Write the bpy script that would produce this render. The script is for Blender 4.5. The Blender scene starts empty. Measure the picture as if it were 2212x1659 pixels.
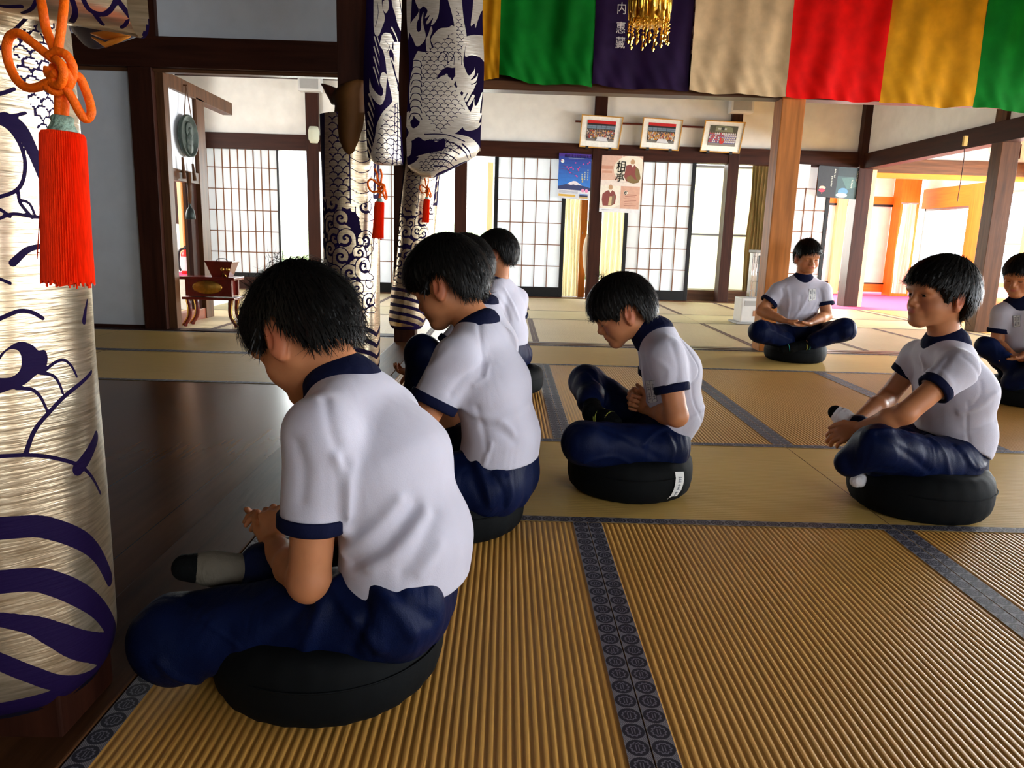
import bpy, bmesh, math, random
import numpy as np
from mathutils import Vector, Matrix
random.seed(7); RNG = np.random.default_rng(11)
C = bpy.context.scene.collection
SC = bpy.context.scene

# ---------------------------------------------------------------- camera
F_PX, PITCH, ROLL, YAW, EYE = 1591.06, 0.195027, 0.0294503, 0.0120632, 0.84585
IW, IH = 2212, 1659
_cy, _sy = math.cos(YAW), math.sin(YAW)
FW = np.array([_sy*math.cos(PITCH), _cy*math.cos(PITCH), -math.sin(PITCH)])
_r0 = np.array([_cy, -_sy, 0.0]); _u0 = np.cross(_r0, FW)
RT = math.cos(ROLL)*_r0 + math.sin(ROLL)*_u0
UP = -math.sin(ROLL)*_r0 + math.cos(ROLL)*_u0
EYEP = np.array([0.0, 0.0, EYE])
cam_data = bpy.data.cameras.new('camera'); cam = bpy.data.objects.new('camera', cam_data); C.objects.link(cam)
cam_data.sensor_fit = 'HORIZONTAL'; cam_data.sensor_width = 36.0; cam_data.lens = 36.0*F_PX/IW
cam_data.clip_start = 0.02; cam_data.clip_end = 200
m = Matrix.Identity(4)
for i in range(3):
    m[i][0] = RT[i]; m[i][1] = UP[i]; m[i][2] = -FW[i]; m[i][3] = EYEP[i]
cam.matrix_world = m
SC.camera = cam

def ray(px, py):
    return ((px-IW/2)/F_PX)*RT - ((py-IH/2)/F_PX)*UP + FW
def at_y(px, py, Y):                       # where the sight line through a point of the photo meets the plane y = Y
    d = ray(px, py); return EYEP + d*((Y-EYEP[1])/d[1])
def at_x(px, py, X):
    d = ray(px, py); return EYEP + d*(X/d[0])
def at_z(px, py, Z=0.0):
    d = ray(px, py); return EYEP + d*((Z-EYE)/d[2])

# ---------------------------------------------------------------- light
SC.view_settings.view_transform = 'Standard'
SC.view_settings.look = 'None'
SC.view_settings.gamma = 1.0
SC.view_settings.use_curve_mapping = False
SC.view_settings.exposure = 0.85
SC.cycles.max_bounces = 10
SC.cycles.diffuse_bounces = 5
SC.cycles.glossy_bounces = 4
SC.cycles.transmission_bounces = 6
SC.cycles.transparent_max_bounces = 12
SC.cycles.sample_clamp_indirect = 6.0
world = bpy.data.worlds.new('overcast_sky'); SC.world = world; world.use_nodes = True
wn = world.node_tree.nodes; wn['Background'].inputs[0].default_value = (0.90, 0.96, 1.0, 1); wn['Background'].inputs[1].default_value = 3.0

def area(name, loc, direction, sx, sy, power, col=(1, 1, 1)):
    l = bpy.data.lights.new(name, 'AREA'); l.shape = 'RECTANGLE'; l.size = sx; l.size_y = sy
    l.energy = power; l.color = col
    o = bpy.data.objects.new(name, l); C.objects.link(o); o.location = loc
    o.rotation_euler = Vector(direction).to_track_quat('-Z', 'Y').to_euler()
    return o
# daylight pressing in through the glazed sides of the hall, plus a left-room fill lamp
area('daylight_right_windows', (8.9, 3.2, 1.75), (-1, 0, -0.12), 11.0, 2.3, 900, (0.97, 0.97, 1.0))
area('daylight_right_rear', (8.95, 8.6, 1.6), (-1, -0.05, -0.15), 4.0, 2.2, 1050, (1.0, 0.98, 0.94))
area('daylight_right_far', (8.6, 12.2, 1.5), (-1, -0.1, -0.1), 3.6, 2.2, 120, (1.0, 0.97, 0.92))
area('daylight_back', (1.0, 13.6, 1.6), (0, -1, -0.05), 10.0, 2.4, 850, (1.0, 0.98, 0.9))
area('daylight_entrance', (4.4, -4.6, 1.9), (-0.12, 1, -0.02), 3.0, 1.8, 66, (0.95, 0.97, 1.0))
area('fill_left_room', (-5.45, 7.7, 1.7), (1, 0.3, -0.2), 1.6, 1.4, 110, (1.0, 0.97, 0.92))  # added lamp to brighten the little left room; the wall behind it has no window
sun_data = bpy.data.lights.new('sun', 'SUN'); sun_data.energy = 14.0; sun_data.angle = math.radians(2); sun_data.color = (1, 0.95, 0.82)
sun = bpy.data.objects.new('sun', sun_data); C.objects.link(sun); sun.rotation_euler = Vector((-0.35, -0.3, -1)).to_track_quat('-Z', 'Y').to_euler()

# ---------------------------------------------------------------- materials
def nt(name):
    m = bpy.data.materials.new(name); m.use_nodes = True
    t = m.node_tree; return m, t, t.nodes['Principled BSDF']
def N(t, typ, **kw):
    n = t.nodes.new(typ)
    for k, v in kw.items():
        if k.startswith('i_'):
            n.inputs[int(k[2:]) if k[2:].isdigit() else k[2:].replace('_', ' ')].default_value = v
        else: setattr(n, k, v)
    return n
def Lk(t, a, b): t.links.new(a, b)
def math_n(t, op, a, b=None, c=None):
    n = t.nodes.new('ShaderNodeMath'); n.operation = op
    for i, v in enumerate((a, b, c)):
        if v is None: continue
        if isinstance(v, (int, float)): n.inputs[i].default_value = v
        else: t.links.new(v, n.inputs[i])
    return n.outputs[0]
def ramp(t, fac, stops):
    n = t.nodes.new('ShaderNodeValToRGB'); e = n.color_ramp.elements
    while len(e) < len(stops): e.new(0.5)
    for el, (p, c) in zip(e, stops): el.position = p; el.color = (*c, 1)
    t.links.new(fac, n.inputs[0]); return n.outputs[0]
def plain(name, col, rough=0.6, metal=0.0, var=0.08, scale=20.0, bump=0.0, bscale=60.0, spec=0.5, stretch=(1, 1, 1), sheen=0.0, coat=0.0):
    m, t, b = nt(name)
    tc = N(t, 'ShaderNodeTexCoord'); mp = N(t, 'ShaderNodeMapping'); mp.inputs['Scale'].default_value = stretch
    Lk(t, tc.outputs['Object'], mp.inputs[0])
    nz = N(t, 'ShaderNodeTexNoise'); nz.inputs['Scale'].default_value = scale; nz.inputs['Detail'].default_value = 4
    Lk(t, mp.outputs[0], nz.inputs['Vector'])
    lo = tuple(max(0, c*(1-var)) for c in col); hi = tuple(min(1, c*(1+var)) for c in col)
    Lk(t, ramp(t, nz.outputs['Fac'], [(0.3, lo), (0.7, hi)]), b.inputs['Base Color'])
    b.inputs['Roughness'].default_value = rough; b.inputs['Metallic'].default_value = metal
    b.inputs['Specular IOR Level'].default_value = spec
    if sheen: b.inputs['Sheen Weight'].default_value = sheen
    if coat: b.inputs['Coat Weight'].default_value = coat; b.inputs['Coat Roughness'].default_value = 0.2
    if bump:
        n2 = N(t, 'ShaderNodeTexNoise'); n2.inputs['Scale'].default_value = bscale; n2.inputs['Detail'].default_value = 3
        Lk(t, mp.outputs[0], n2.inputs['Vector'])
        bp = N(t, 'ShaderNodeBump'); bp.inputs['Strength'].default_value = bump; bp.inputs['Distance'].default_value = 0.01
        Lk(t, n2.outputs['Fac'], bp.inputs['Height']); Lk(t, bp.outputs[0], b.inputs['Normal'])
    return m
def wood(name, col, rough=0.5, grain=(1, 1, 14), var=0.35, spec=0.16, axis='Z', coat=0.0):
    st = {'Z': (9, 9, 0.7), 'X': (0.7, 9, 9), 'Y': (9, 0.7, 9)}[axis]
    return plain(name, col, rough, 0, var, 3.0, 0.08, 9.0, spec, st, coat=coat)
def translucent(name, col, trans=0.55, rough=0.8):
    m, t, b = nt(name); t.nodes.remove(b)
    d = N(t, 'ShaderNodeBsdfDiffuse'); d.inputs[0].default_value = (*col, 1)
    tr = N(t, 'ShaderNodeBsdfTranslucent')
    nz = N(t, 'ShaderNodeTexNoise'); nz.inputs['Scale'].default_value = 6; nz.inputs['Detail'].default_value = 5
    tc = N(t, 'ShaderNodeTexCoord'); Lk(t, tc.outputs['Object'], nz.inputs['Vector'])
    c2 = ramp(t, nz.outputs['Fac'], [(0.3, tuple(c*0.94 for c in col)), (0.7, col)])
    Lk(t, c2, tr.inputs[0]); Lk(t, c2, d.inputs[0])
    mx = N(t, 'ShaderNodeMixShader'); mx.inputs[0].default_value = trans
    Lk(t, d.outputs[0], mx.inputs[1]); Lk(t, tr.outputs[0], mx.inputs[2]); Lk(t, mx.outputs[0], t.nodes['Material Output'].inputs[0])
    return m
def glass_mat(name, tint=(0.95, 0.98, 1.0), refl=0.08):
    m, t, b = nt(name); t.nodes.remove(b)
    tr = N(t, 'ShaderNodeBsdfTransparent'); tr.inputs[0].default_value = (*tint, 1)
    g = N(t, 'ShaderNodeBsdfGlossy'); g.inputs['Roughness'].default_value = 0.03
    mx = N(t, 'ShaderNodeMixShader'); mx.inputs[0].default_value = refl
    Lk(t, tr.outputs[0], mx.inputs[1]); Lk(t, g.outputs[0], mx.inputs[2]); Lk(t, mx.outputs[0], t.nodes['Material Output'].inputs[0])
    return m
M = {}
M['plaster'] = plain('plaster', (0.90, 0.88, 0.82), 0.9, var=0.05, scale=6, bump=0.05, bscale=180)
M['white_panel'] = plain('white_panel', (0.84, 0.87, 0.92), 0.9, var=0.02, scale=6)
M['plaster_shaded'] = plain('plaster_shaded', (0.60, 0.64, 0.69), 0.9, var=0.05, scale=6, bump=0.05, bscale=180)  # white plaster with the left wall's shade put into its colour
M['dark_wood'] = wood('dark_wood', (0.034, 0.0095, 0.0048))
M['dark_wood_x'] = wood('dark_wood_x', (0.034, 0.0095, 0.0048), axis='X')
M['dark_wood_y'] = wood('dark_wood_y', (0.034, 0.0095, 0.0048), axis='Y')
M['brown_wood'] = wood('brown_wood', (0.10, 0.042, 0.018), 0.4)
M['brown_wood_x'] = wood('brown_wood_x', (0.10, 0.042, 0.018), 0.4, axis='X')
M['pillar_wood'] = wood('pillar_wood', (0.50, 0.18, 0.040), 0.42, var=0.25)
M['cedar'] = wood('cedar', (0.66, 0.19, 0.02), 0.5, var=0.15)
M['cedar_x'] = wood('cedar_x', (0.66, 0.19, 0.02), 0.5, var=0.15, axis='X')
M['cedar_y'] = wood('cedar_y', (0.66, 0.19, 0.02), 0.5, var=0.15, axis='Y')
M['pale_wood'] = wood('pale_wood', (0.80, 0.50, 0.25), 0.5, var=0.12)
M['black_lacquer'] = plain('black_lacquer', (0.006, 0.006, 0.007), 0.4, var=0.1, spec=0.25)
M['lattice'] = wood('lattice', (0.20, 0.085, 0.04), 0.7)
M['paper'] = translucent('shoji_paper', (0.80, 0.82, 0.84), 0.30)
M['frosted'] = translucent('frosted_glass', (0.86, 0.88, 0.72), 0.36)
M['glass'] = glass_mat('window_glass')
M['alu'] = plain('window_metal', (0.20, 0.20, 0.20), 0.4, 0.6, 0.05)
M['beige_curtain'] = translucent('beige_curtain_cloth', (0.62, 0.54, 0.33), 0.35)
M['brown_curtain'] = translucent('brown_curtain_cloth', (0.30, 0.23, 0.10), 0.22)
M['white_curtain'] = translucent('white_curtain_cloth', (0.88, 0.82, 0.72), 0.5)
M['white_plastic'] = plain('white_plastic', (0.72, 0.72, 0.70), 0.4, var=0.03)
M['grey_plastic'] = plain('grey_plastic', (0.40, 0.40, 0.39), 0.5, var=0.03)
M['steel'] = plain('steel', (0.62, 0.64, 0.66), 0.25, 0.95, 0.05)
M['chrome'] = plain('chrome', (0.75, 0.76, 0.78), 0.12, 1.0, 0.03)
M['black'] = plain('black_plastic', (0.012, 0.012, 0.012), 0.45, var=0.05)
M['bronze'] = plain('bronze', (0.030, 0.044, 0.034), 0.6, 0.3, 0.35, 22, 0.35, 40)
M['iron'] = plain('iron', (0.035, 0.045, 0.04), 0.5, 0.6, 0.3, 30)
M['red_paint'] = plain('red_paint', (0.62, 0.02, 0.015), 0.35, var=0.05)
M['red_lacquer'] = plain('red_lacquer', (0.15, 0.014, 0.008), 0.22, var=0.2, coat=0.4)
M['gold'] = plain('gold', (0.85, 0.48, 0.10), 0.3, 1.0, 0.15, 40, 0.1, 60)
M['red_carpet'] = plain('red_carpet', (0.72, 0.04, 0.16), 0.95, var=0.15, scale=60)
M['cord'] = plain('orange_cord', (0.92, 0.13, 0.004), 0.5, var=0.15, scale=60, bump=0.25, bscale=260, spec=0.15)
M['tassel'] = plain('red_tassel_thread', (0.90, 0.030, 0.002), 0.65, var=0.25, scale=90, stretch=(6, 6, 0.4), spec=0.08)
M['tassel_cap'] = plain('green_braid', (0.22, 0.34, 0.26), 0.6, var=0.35, scale=160, bump=0.5, bscale=220)
M['zafu'] = plain('black_cotton', (0.0022, 0.003, 0.0036), 0.75, var=0.2, scale=30, bump=0.12, bscale=30, spec=0.12, sheen=0.0)
M['tag'] = plain('white_cotton_tag', (0.72, 0.72, 0.70), 0.8, var=0.05)
M['ink'] = plain('ink', (0.015, 0.014, 0.016), 0.7, var=0.05)
M['ink_grey'] = plain('faded_ink', (0.20, 0.21, 0.25), 0.8, var=0.1)

# ---------------------------------------------------------------- mesh helpers
LOC = {}
def wloc(o):
    return LOC.get(o.name, np.zeros(3)) if o is not None else np.zeros(3)
def link_mesh(name, V, Fs, mat, parent=None, smooth=False, mats=None, fmat=None, uv=None):
    V = np.asarray(V, float) - wloc(parent)
    me = bpy.data.meshes.new(name)
    me.from_pydata([tuple(v) for v in V], [], [tuple(int(i) for i in f) for f in Fs])
    for mm in (mats or [mat]): me.materials.append(mm)
    if fmat is not None: me.polygons.foreach_set('material_index', np.asarray(fmat, dtype=np.int32))
    if smooth: me.polygons.foreach_set('use_smooth', np.ones(len(me.polygons), dtype=bool))
    if uv is not None:
        l = me.uv_layers.new(name='UVMap')
        l.data.foreach_set('uv', np.asarray(uv, dtype=np.float32).ravel())
    me.update()
    o = bpy.data.objects.new(name, me); C.objects.link(o)
    if parent is not None: o.parent = parent
    LOC[o.name] = wloc(parent)
    return o
def link_quads(name, V, Q, mat, parent=None, smooth=True, attrs=None):
    """fast path for big meshes: V (n,3), Q (m,4)"""
    V = (np.asarray(V, np.float64) - wloc(parent)).astype(np.float32); Q = np.asarray(Q, np.int32)
    me = bpy.data.meshes.new(name)
    me.vertices.add(len(V)); me.vertices.foreach_set('co', V.ravel())
    me.loops.add(Q.size); me.loops.foreach_set('vertex_index', Q.ravel())
    me.polygons.add(len(Q)); me.polygons.foreach_set('loop_start', np.arange(0, Q.size, 4, dtype=np.int32))
    if smooth: me.polygons.foreach_set('use_smooth', np.ones(len(Q), dtype=bool))
    me.materials.append(mat)
    me.update(calc_edges=True)
    for k, a in (attrs or {}).items():
        at = me.attributes.new(k, 'FLOAT', 'POINT'); at.data.foreach_set('value', np.asarray(a, np.float32).ravel())
    me.validate()
    o = bpy.data.objects.new(name, me); C.objects.link(o)
    if parent is not None: o.parent = parent
    LOC[o.name] = wloc(parent)
    return o
class MB:
    def __init__(s): s.v = []; s.f = []; s.mi = []; s.cur = 0
    def add(s, V, Fs):
        n = len(s.v); s.v += [tuple(map(float, v)) for v in V]; s.f += [tuple(n+i for i in f) for f in Fs]; s.mi += [s.cur]*len(Fs); return s
    def box(s, x0, x1, y0, y1, z0, z1, bev=0.0):
        if bev <= 0:
            V = [(x0,y0,z0),(x1,y0,z0),(x1,y1,z0),(x0,y1,z0),(x0,y0,z1),(x1,y0,z1),(x1,y1,z1),(x0,y1,z1)]
            return s.add(V, [(0,3,2,1),(4,5,6,7),(0,1,5,4),(1,2,6,5),(2,3,7,6),(3,0,4,7)])
        b = bm_box(x0, x1, y0, y1, z0, z1, bev); return s.add(*b)
    def obox(s, c, ax, ay, az, hx, hy, hz):
        c, ax, ay, az = map(lambda q: np.asarray(q, float), (c, ax, ay, az)); V = []
        for dz in (-1, 1):
            for dx, dy in ((-1,-1),(1,-1),(1,1),(-1,1)): V.append(c+ax*hx*dx+ay*hy*dy+az*hz*dz)
        return s.add(V, [(0,3,2,1),(4,5,6,7),(0,1,5,4),(1,2,6,5),(2,3,7,6),(3,0,4,7)])
    def tube(s, P, r, n=10, cap=True, closed=False):
        P = [np.asarray(p, float) for p in P]; m = len(P)
        R = r if hasattr(r, '__len__') else [r]*m
        V = []; prev = None
        for i in range(m):
            if closed: t = P[(i+1) % m]-P[i-1]
            else: t = P[min(i+1, m-1)]-P[max(i-1, 0)]
            t = t/(np.linalg.norm(t)+1e-12)
            if prev is None:
                a = np.array([0,0,1.0]) if abs(t[2]) < 0.9 else np.array([1.0,0,0]); u = np.cross(t, a)
            else: u = prev-t*(prev@t)
            u /= (np.linalg.norm(u)+1e-12); w = np.cross(t, u); prev = u
            for k in range(n):
                a = 2*math.pi*k/n; V.append(P[i]+R[i]*(math.cos(a)*u+math.sin(a)*w))
        Fs = []
        for i in range(m if closed else m-1):
            j = (i+1) % m
            for k in range(n): Fs.append((i*n+k, i*n+(k+1) % n, j*n+(k+1) % n, j*n+k))
        if cap and not closed: Fs.append(tuple(range(n))[::-1]); Fs.append(tuple((m-1)*n+k for k in range(n)))
        return s.add(V, Fs)
    def lathe(s, c, prof, n=24, axis='Z'):
        V = []; Fs = []
        for (r, z) in prof:
            for k in range(n):
                a = 2*math.pi*k/n; x, y = r*math.cos(a), r*math.sin(a)
                q = {'Z': (x, y, z), 'Y': (x, z, y), 'X': (z, x, y)}[axis]
                V.append((c[0]+q[0], c[1]+q[1], c[2]+q[2]))
        for i in range(len(prof)-1):
            for k in range(n): Fs.append((i*n+k, i*n+(k+1) % n, (i+1)*n+(k+1) % n, (i+1)*n+k))
        if prof[0][0] > 1e-6: Fs.append(tuple(range(n))[::-1])
        if prof[-1][0] > 1e-6: Fs.append(tuple((len(prof)-1)*n+k for k in range(n)))
        return s.add(V, Fs)
    def prism(s, pts, fn, d):
        """polygon pts (2d) mapped by fn(u,v,w) with w from 0 to d"""
        n = len(pts); V = [fn(u, v, 0) for u, v in pts]+[fn(u, v, d) for u, v in pts]
        return s.add(V, [tuple(range(n))[::-1], tuple(range(n, 2*n))]+[(i, (i+1) % n, n+(i+1) % n, n+i) for i in range(n)])
    def build(s, name, mat, parent=None, smooth=False, mats=None):
        return link_mesh(name, s.v, s.f, mat, parent, smooth, mats, s.mi if mats else None)
def bm_box(x0, x1, y0, y1, z0, z1, bev):
    bm = bmesh.new(); bmesh.ops.create_cube(bm, size=1.0)
    for v in bm.verts: v.co = Vector(((x0+x1)/2+v.co.x*(x1-x0), (y0+y1)/2+v.co.y*(y1-y0), (z0+z1)/2+v.co.z*(z1-z0)))
    bmesh.ops.bevel(bm, geom=bm.edges[:], offset=bev, segments=2, affect='EDGES', profile=0.6)
    bm.verts.index_update(); V = [tuple(v.co) for v in bm.verts]; Fs = [tuple(v.index for v in f.verts) for f in bm.faces]; bm.free(); return V, Fs
def tag(o, label=None, cat=None, group=None, kind=None):
    if label: o['label'] = label
    if cat: o['category'] = cat
    if group: o['group'] = group
    if kind: o['kind'] = kind
    return o
def thing(name, label, cat, loc, group=None):
    o = bpy.data.objects.new(name, None); C.objects.link(o); o.empty_display_size = 0.1
    o.location = tuple(float(v) for v in loc); LOC[o.name] = np.array(loc, float)
    return tag(o, label, cat, group)
def struct(o): o['kind'] = 'structure'; return o
def text_mesh(name, body, size, fn, mat, parent, depth=0.001, align='CENTER', weight=0.0):
    """letters as a flat mesh; fn(u, v, w) places a point of the lettering in the place"""
    cu = bpy.data.curves.new(name, 'FONT'); cu.body = body; cu.size = size; cu.align_x = align; cu.align_y = 'CENTER'; cu.extrude = depth/2; cu.offset = weight
    cu.resolution_u = 3
    o = bpy.data.objects.new(name+'_tmp', cu); C.objects.link(o)
    dg = bpy.context.evaluated_depsgraph_get(); dg.update()
    me = bpy.data.meshes.new_from_object(o.evaluated_get(dg))
    C.objects.unlink(o); bpy.data.objects.remove(o); bpy.data.curves.remove(cu)
    V = [fn(v.co.x, v.co.y, v.co.z) for v in me.vertices]; Fs = [tuple(p.vertices) for p in me.polygons]
    bpy.data.meshes.remove(me)
    return link_mesh(name, V, Fs, mat, parent)
# ---------------------------------------------------------------- tatami, floor
MX, MW = 0.268, 0.955
Y1 = 2.127; Y2 = Y1+MW; Y3 = Y2+2*MW; Y4 = Y3+MW
HW = 0.0435
def straw(name, a, b_, axis):
    m, t, b = nt(name)
    tc = N(t, 'ShaderNodeTexCoord'); mp = N(t, 'ShaderNodeMapping')
    mp.inputs['Scale'].default_value = (1.2, 60, 1) if axis == 'X' else (60, 1.2, 1)
    Lk(t, tc.outputs['Object'], mp.inputs[0])
    nz = N(t, 'ShaderNodeTexNoise'); nz.inputs['Scale'].default_value = 5; nz.inputs['Detail'].default_value = 5; Lk(t, mp.outputs[0], nz.inputs['Vector'])
    nb = N(t, 'ShaderNodeTexNoise'); nb.inputs['Scale'].default_value = 1.3; nb.inputs['Detail'].default_value = 3; Lk(t, tc.outputs['Object'], nb.inputs['Vector'])
    f = math_n(t, 'ADD', math_n(t, 'MULTIPLY', nz.outputs['Fac'], 0.6), math_n(t, 'MULTIPLY', nb.outputs['Fac'], 0.4))
    Lk(t, ramp(t, f, [(0.35, a), (0.65, b_)]), b.inputs['Base Color'])
    b.inputs['Roughness'].default_value = 0.48; b.inputs['Specular IOR Level'].default_value = 0.42
    bp = N(t, 'ShaderNodeBump'); bp.inputs['Strength'].default_value = 0.12; bp.inputs['Distance'].default_value = 0.003
    Lk(t, nz.outputs['Fac'], bp.inputs['Height']); Lk(t, bp.outputs[0], b.inputs['Normal'])
    return m
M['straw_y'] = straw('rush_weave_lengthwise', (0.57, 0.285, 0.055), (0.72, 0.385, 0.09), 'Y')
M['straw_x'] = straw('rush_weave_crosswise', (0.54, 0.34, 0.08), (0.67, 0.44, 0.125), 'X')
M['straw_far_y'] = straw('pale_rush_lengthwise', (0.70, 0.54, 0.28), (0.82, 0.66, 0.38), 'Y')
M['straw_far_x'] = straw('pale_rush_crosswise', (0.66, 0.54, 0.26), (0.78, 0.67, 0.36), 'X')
def heri_mat():
    m, t, b = nt('tatami_border_crests')
    uv = N(t, 'ShaderNodeUVMap'); sp = N(t, 'ShaderNodeSeparateXYZ'); Lk(t, uv.outputs[0], sp.inputs[0])
    u = math_n(t, 'SUBTRACT', math_n(t, 'FRACT', sp.outputs[0]), 0.5); v = math_n(t, 'SUBTRACT', math_n(t, 'FRACT', sp.outputs[1]), 0.5)
    r = math_n(t, 'SQRT', math_n(t, 'ADD', math_n(t, 'MULTIPLY', u, u), math_n(t, 'MULTIPLY', v, v)))
    th = math_n(t, 'ARCTAN2', v, u)
    disc = math_n(t, 'LESS_THAN', r, 0.475)
    pet = math_n(t, 'ADD', 0.285, math_n(t, 'MULTIPLY', math_n(t, 'COSINE', math_n(t, 'MULTIPLY', th, 10.0)), 0.03))
    ring = math_n(t, 'LESS_THAN', math_n(t, 'ABSOLUTE', math_n(t, 'SUBTRACT', r, pet)), 0.035)
    bar = math_n(t, 'MULTIPLY', math_n(t, 'LESS_THAN', math_n(t, 'ABSOLUTE', math_n(t, 'SUBTRACT', math_n(t, 'ABSOLUTE', math_n(t, 'SUBTRACT', math_n(t, 'ABSOLUTE', u), 0.06)), 0.0)), 0.022), math_n(t, 'LESS_THAN', r, 0.18))
    emb = math_n(t, 'MAXIMUM', ring, bar)
    ck = N(t, 'ShaderNodeTexChecker'); ck.inputs['Scale'].default_value = 22; Lk(t, uv.outputs[0], ck.inputs['Vector'])
    bg = N(t, 'ShaderNodeMix', data_type='RGBA'); Lk(t, ck.outputs['Fac'], bg.inputs[0]); bg.inputs[6].default_value = (0.30, 0.29, 0.30, 1); bg.inputs[7].default_value = (0.10, 0.09, 0.12, 1)
    di = N(t, 'ShaderNodeMix', data_type='RGBA'); Lk(t, emb, di.inputs[0]); di.inputs[6].default_value = (0.010, 0.008, 0.020, 1); di.inputs[7].default_value = (0.16, 0.15, 0.19, 1)
    mx = N(t, 'ShaderNodeMix', data_type='RGBA'); Lk(t, disc, mx.inputs[0]); Lk(t, bg.outputs[2], mx.inputs[6]); Lk(t, di.outputs[2], mx.inputs[7])
    Lk(t, mx.outputs[2], b.inputs['Base Color']); b.inputs['Roughness'].default_value = 0.6
    return m
M['heri'] = heri_mat()
M['heri_brown'] = plain('brown_tatami_border', (0.115, 0.05, 0.028), 0.7, var=0.15, scale=60)
RIBW = 0.0156
floor = struct(MB().box(-8, 9.6, -5, 16, -0.10, -0.06).build('floor', M['dark_wood']))
TAT = {k: [] for k in ('y', 'x', 'fy', 'fx', 'h', 'b')}
def mat_surface(x0, x1, y0, y1, along, far=False):
    """one mat's woven face: real ridges running lengthwise"""
    V = []; Fs = []
    w = (x1-x0) if along == 'Y' else (y1-y0)
    n = int(round(w/RIBW)); k = 5; prof = []
    for i in range(n):
        for j in range(k):
            s = (i+j/k)/n; prof.append((s*w, 0.0019*math.sqrt(max(0, math.sin(math.pi*j/k)))-0.0019))
    prof.append((w, -0.0019))
    if along == 'X': prof = [(a, 0.35*(z+0.0019)-0.0019*0.35) for a, z in prof]
    for a, z in prof:
        if along == 'Y': V += [(x0+a, y0, z), (x0+a, y1, z)]
        else: V += [(x0, y0+a, z), (x1, y0+a, z)]
    for i in range(len(prof)-1):
        q = (2*i, 2*i+2, 2*i+3, 2*i+1); Fs.append(q if along == 'Y' else q[::-1])
    TAT[('f' if far else '')+('y' if along == 'Y' else 'x')].append((V, Fs))
def heri(x0, x1, y0, y1, along, brown=False, off=0.0):
    z = 0.0012; V = [(x0,y0,z),(x1,y0,z),(x1,y1,z),(x0,y1,z)]
    W = HW
    if along == 'Y': uv = [(0, y0/W), (1, y0/W), (1, y1/W), (0, y1/W)]
    else: uv = [(x0/W, 0), (x1/W, 0), (x1/W, 1), (x0/W, 1)]
    TAT['b' if brown else 'h'].append((V, [(0,1,2,3)], [(a+off, b+off) for a, b in uv]))
def mat_long(x0, x1, y0, y1, brown=False):      # long side along Y, cloth borders on its two long edges
    w = 0.028 if brown else HW
    g = 0.0015
    mat_surface(x0+g, x1-g, y0+g, y1-g, 'Y', brown); heri(x0+g, x0+w, y0+g, y1-g, 'Y', brown); heri(x1-w, x1-g, y0+g, y1-g, 'Y', brown)
def mat_wide(x0, x1, y0, y1, brown=False, no=()):
    w = 0.028 if brown else HW; g = 0.0015
    mat_surface(x0+g, x1-g, y0+g, y1-g, 'X', brown)
    if 'n' not in no: heri(x0+g, x1-g, y0+g, y0+w, 'X', brown)
    if 'f' not in no: heri(x0+g, x1-g, y1-w, y1-g, 'X', brown)
# main hall
for i in range(-1, 6):
    xa = MX+i*MW
    if xa > 5.0: break
    mat_long(xa, min(xa+MW, 5.1), Y1-2*MW, Y1); mat_long(xa, min(xa+MW, 5.1), Y1-4*MW, Y1-2*MW); mat_long(xa, min(xa+MW, 5.1), Y2, Y3)
for (ya, yb) in ((Y1, Y2), (Y3, Y4)):
    for i in range(4):
        xa = MX-MW+2*i*MW
        if xa < 5.0: mat_wide(xa, min(xa+2*MW, 5.1), ya, yb)
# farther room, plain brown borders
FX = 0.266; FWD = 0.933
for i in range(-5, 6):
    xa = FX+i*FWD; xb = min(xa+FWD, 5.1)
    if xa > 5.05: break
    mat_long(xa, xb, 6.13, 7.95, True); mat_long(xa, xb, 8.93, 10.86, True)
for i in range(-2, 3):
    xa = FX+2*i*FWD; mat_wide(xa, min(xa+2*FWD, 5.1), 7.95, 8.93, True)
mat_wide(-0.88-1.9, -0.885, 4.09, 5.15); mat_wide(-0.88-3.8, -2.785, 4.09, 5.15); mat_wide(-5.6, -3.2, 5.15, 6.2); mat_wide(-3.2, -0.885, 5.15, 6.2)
def flush(key, name, mat):
    V = []; Fs = []; UV = []
    for e in TAT[key]:
        n = len(V); V += e[0]; Fs += [tuple(n+i for i in f) for f in e[1]]
        if len(e) > 2: UV += e[2]
    return link_mesh(name, V, Fs, mat, floor, key[-1] in 'yx', uv=UV or None)
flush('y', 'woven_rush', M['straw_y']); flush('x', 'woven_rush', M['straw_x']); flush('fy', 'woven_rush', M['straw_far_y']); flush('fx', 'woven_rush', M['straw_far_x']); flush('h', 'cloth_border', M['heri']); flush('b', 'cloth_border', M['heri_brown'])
b = MB()
for xa in np.arange(-5.6, 5.1, 0.1): pass
b.box(-5.6, 5.1, -5, 16, -0.06, -0.0026)
b.build('tatami_edge', M['heri_brown'], floor)
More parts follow.
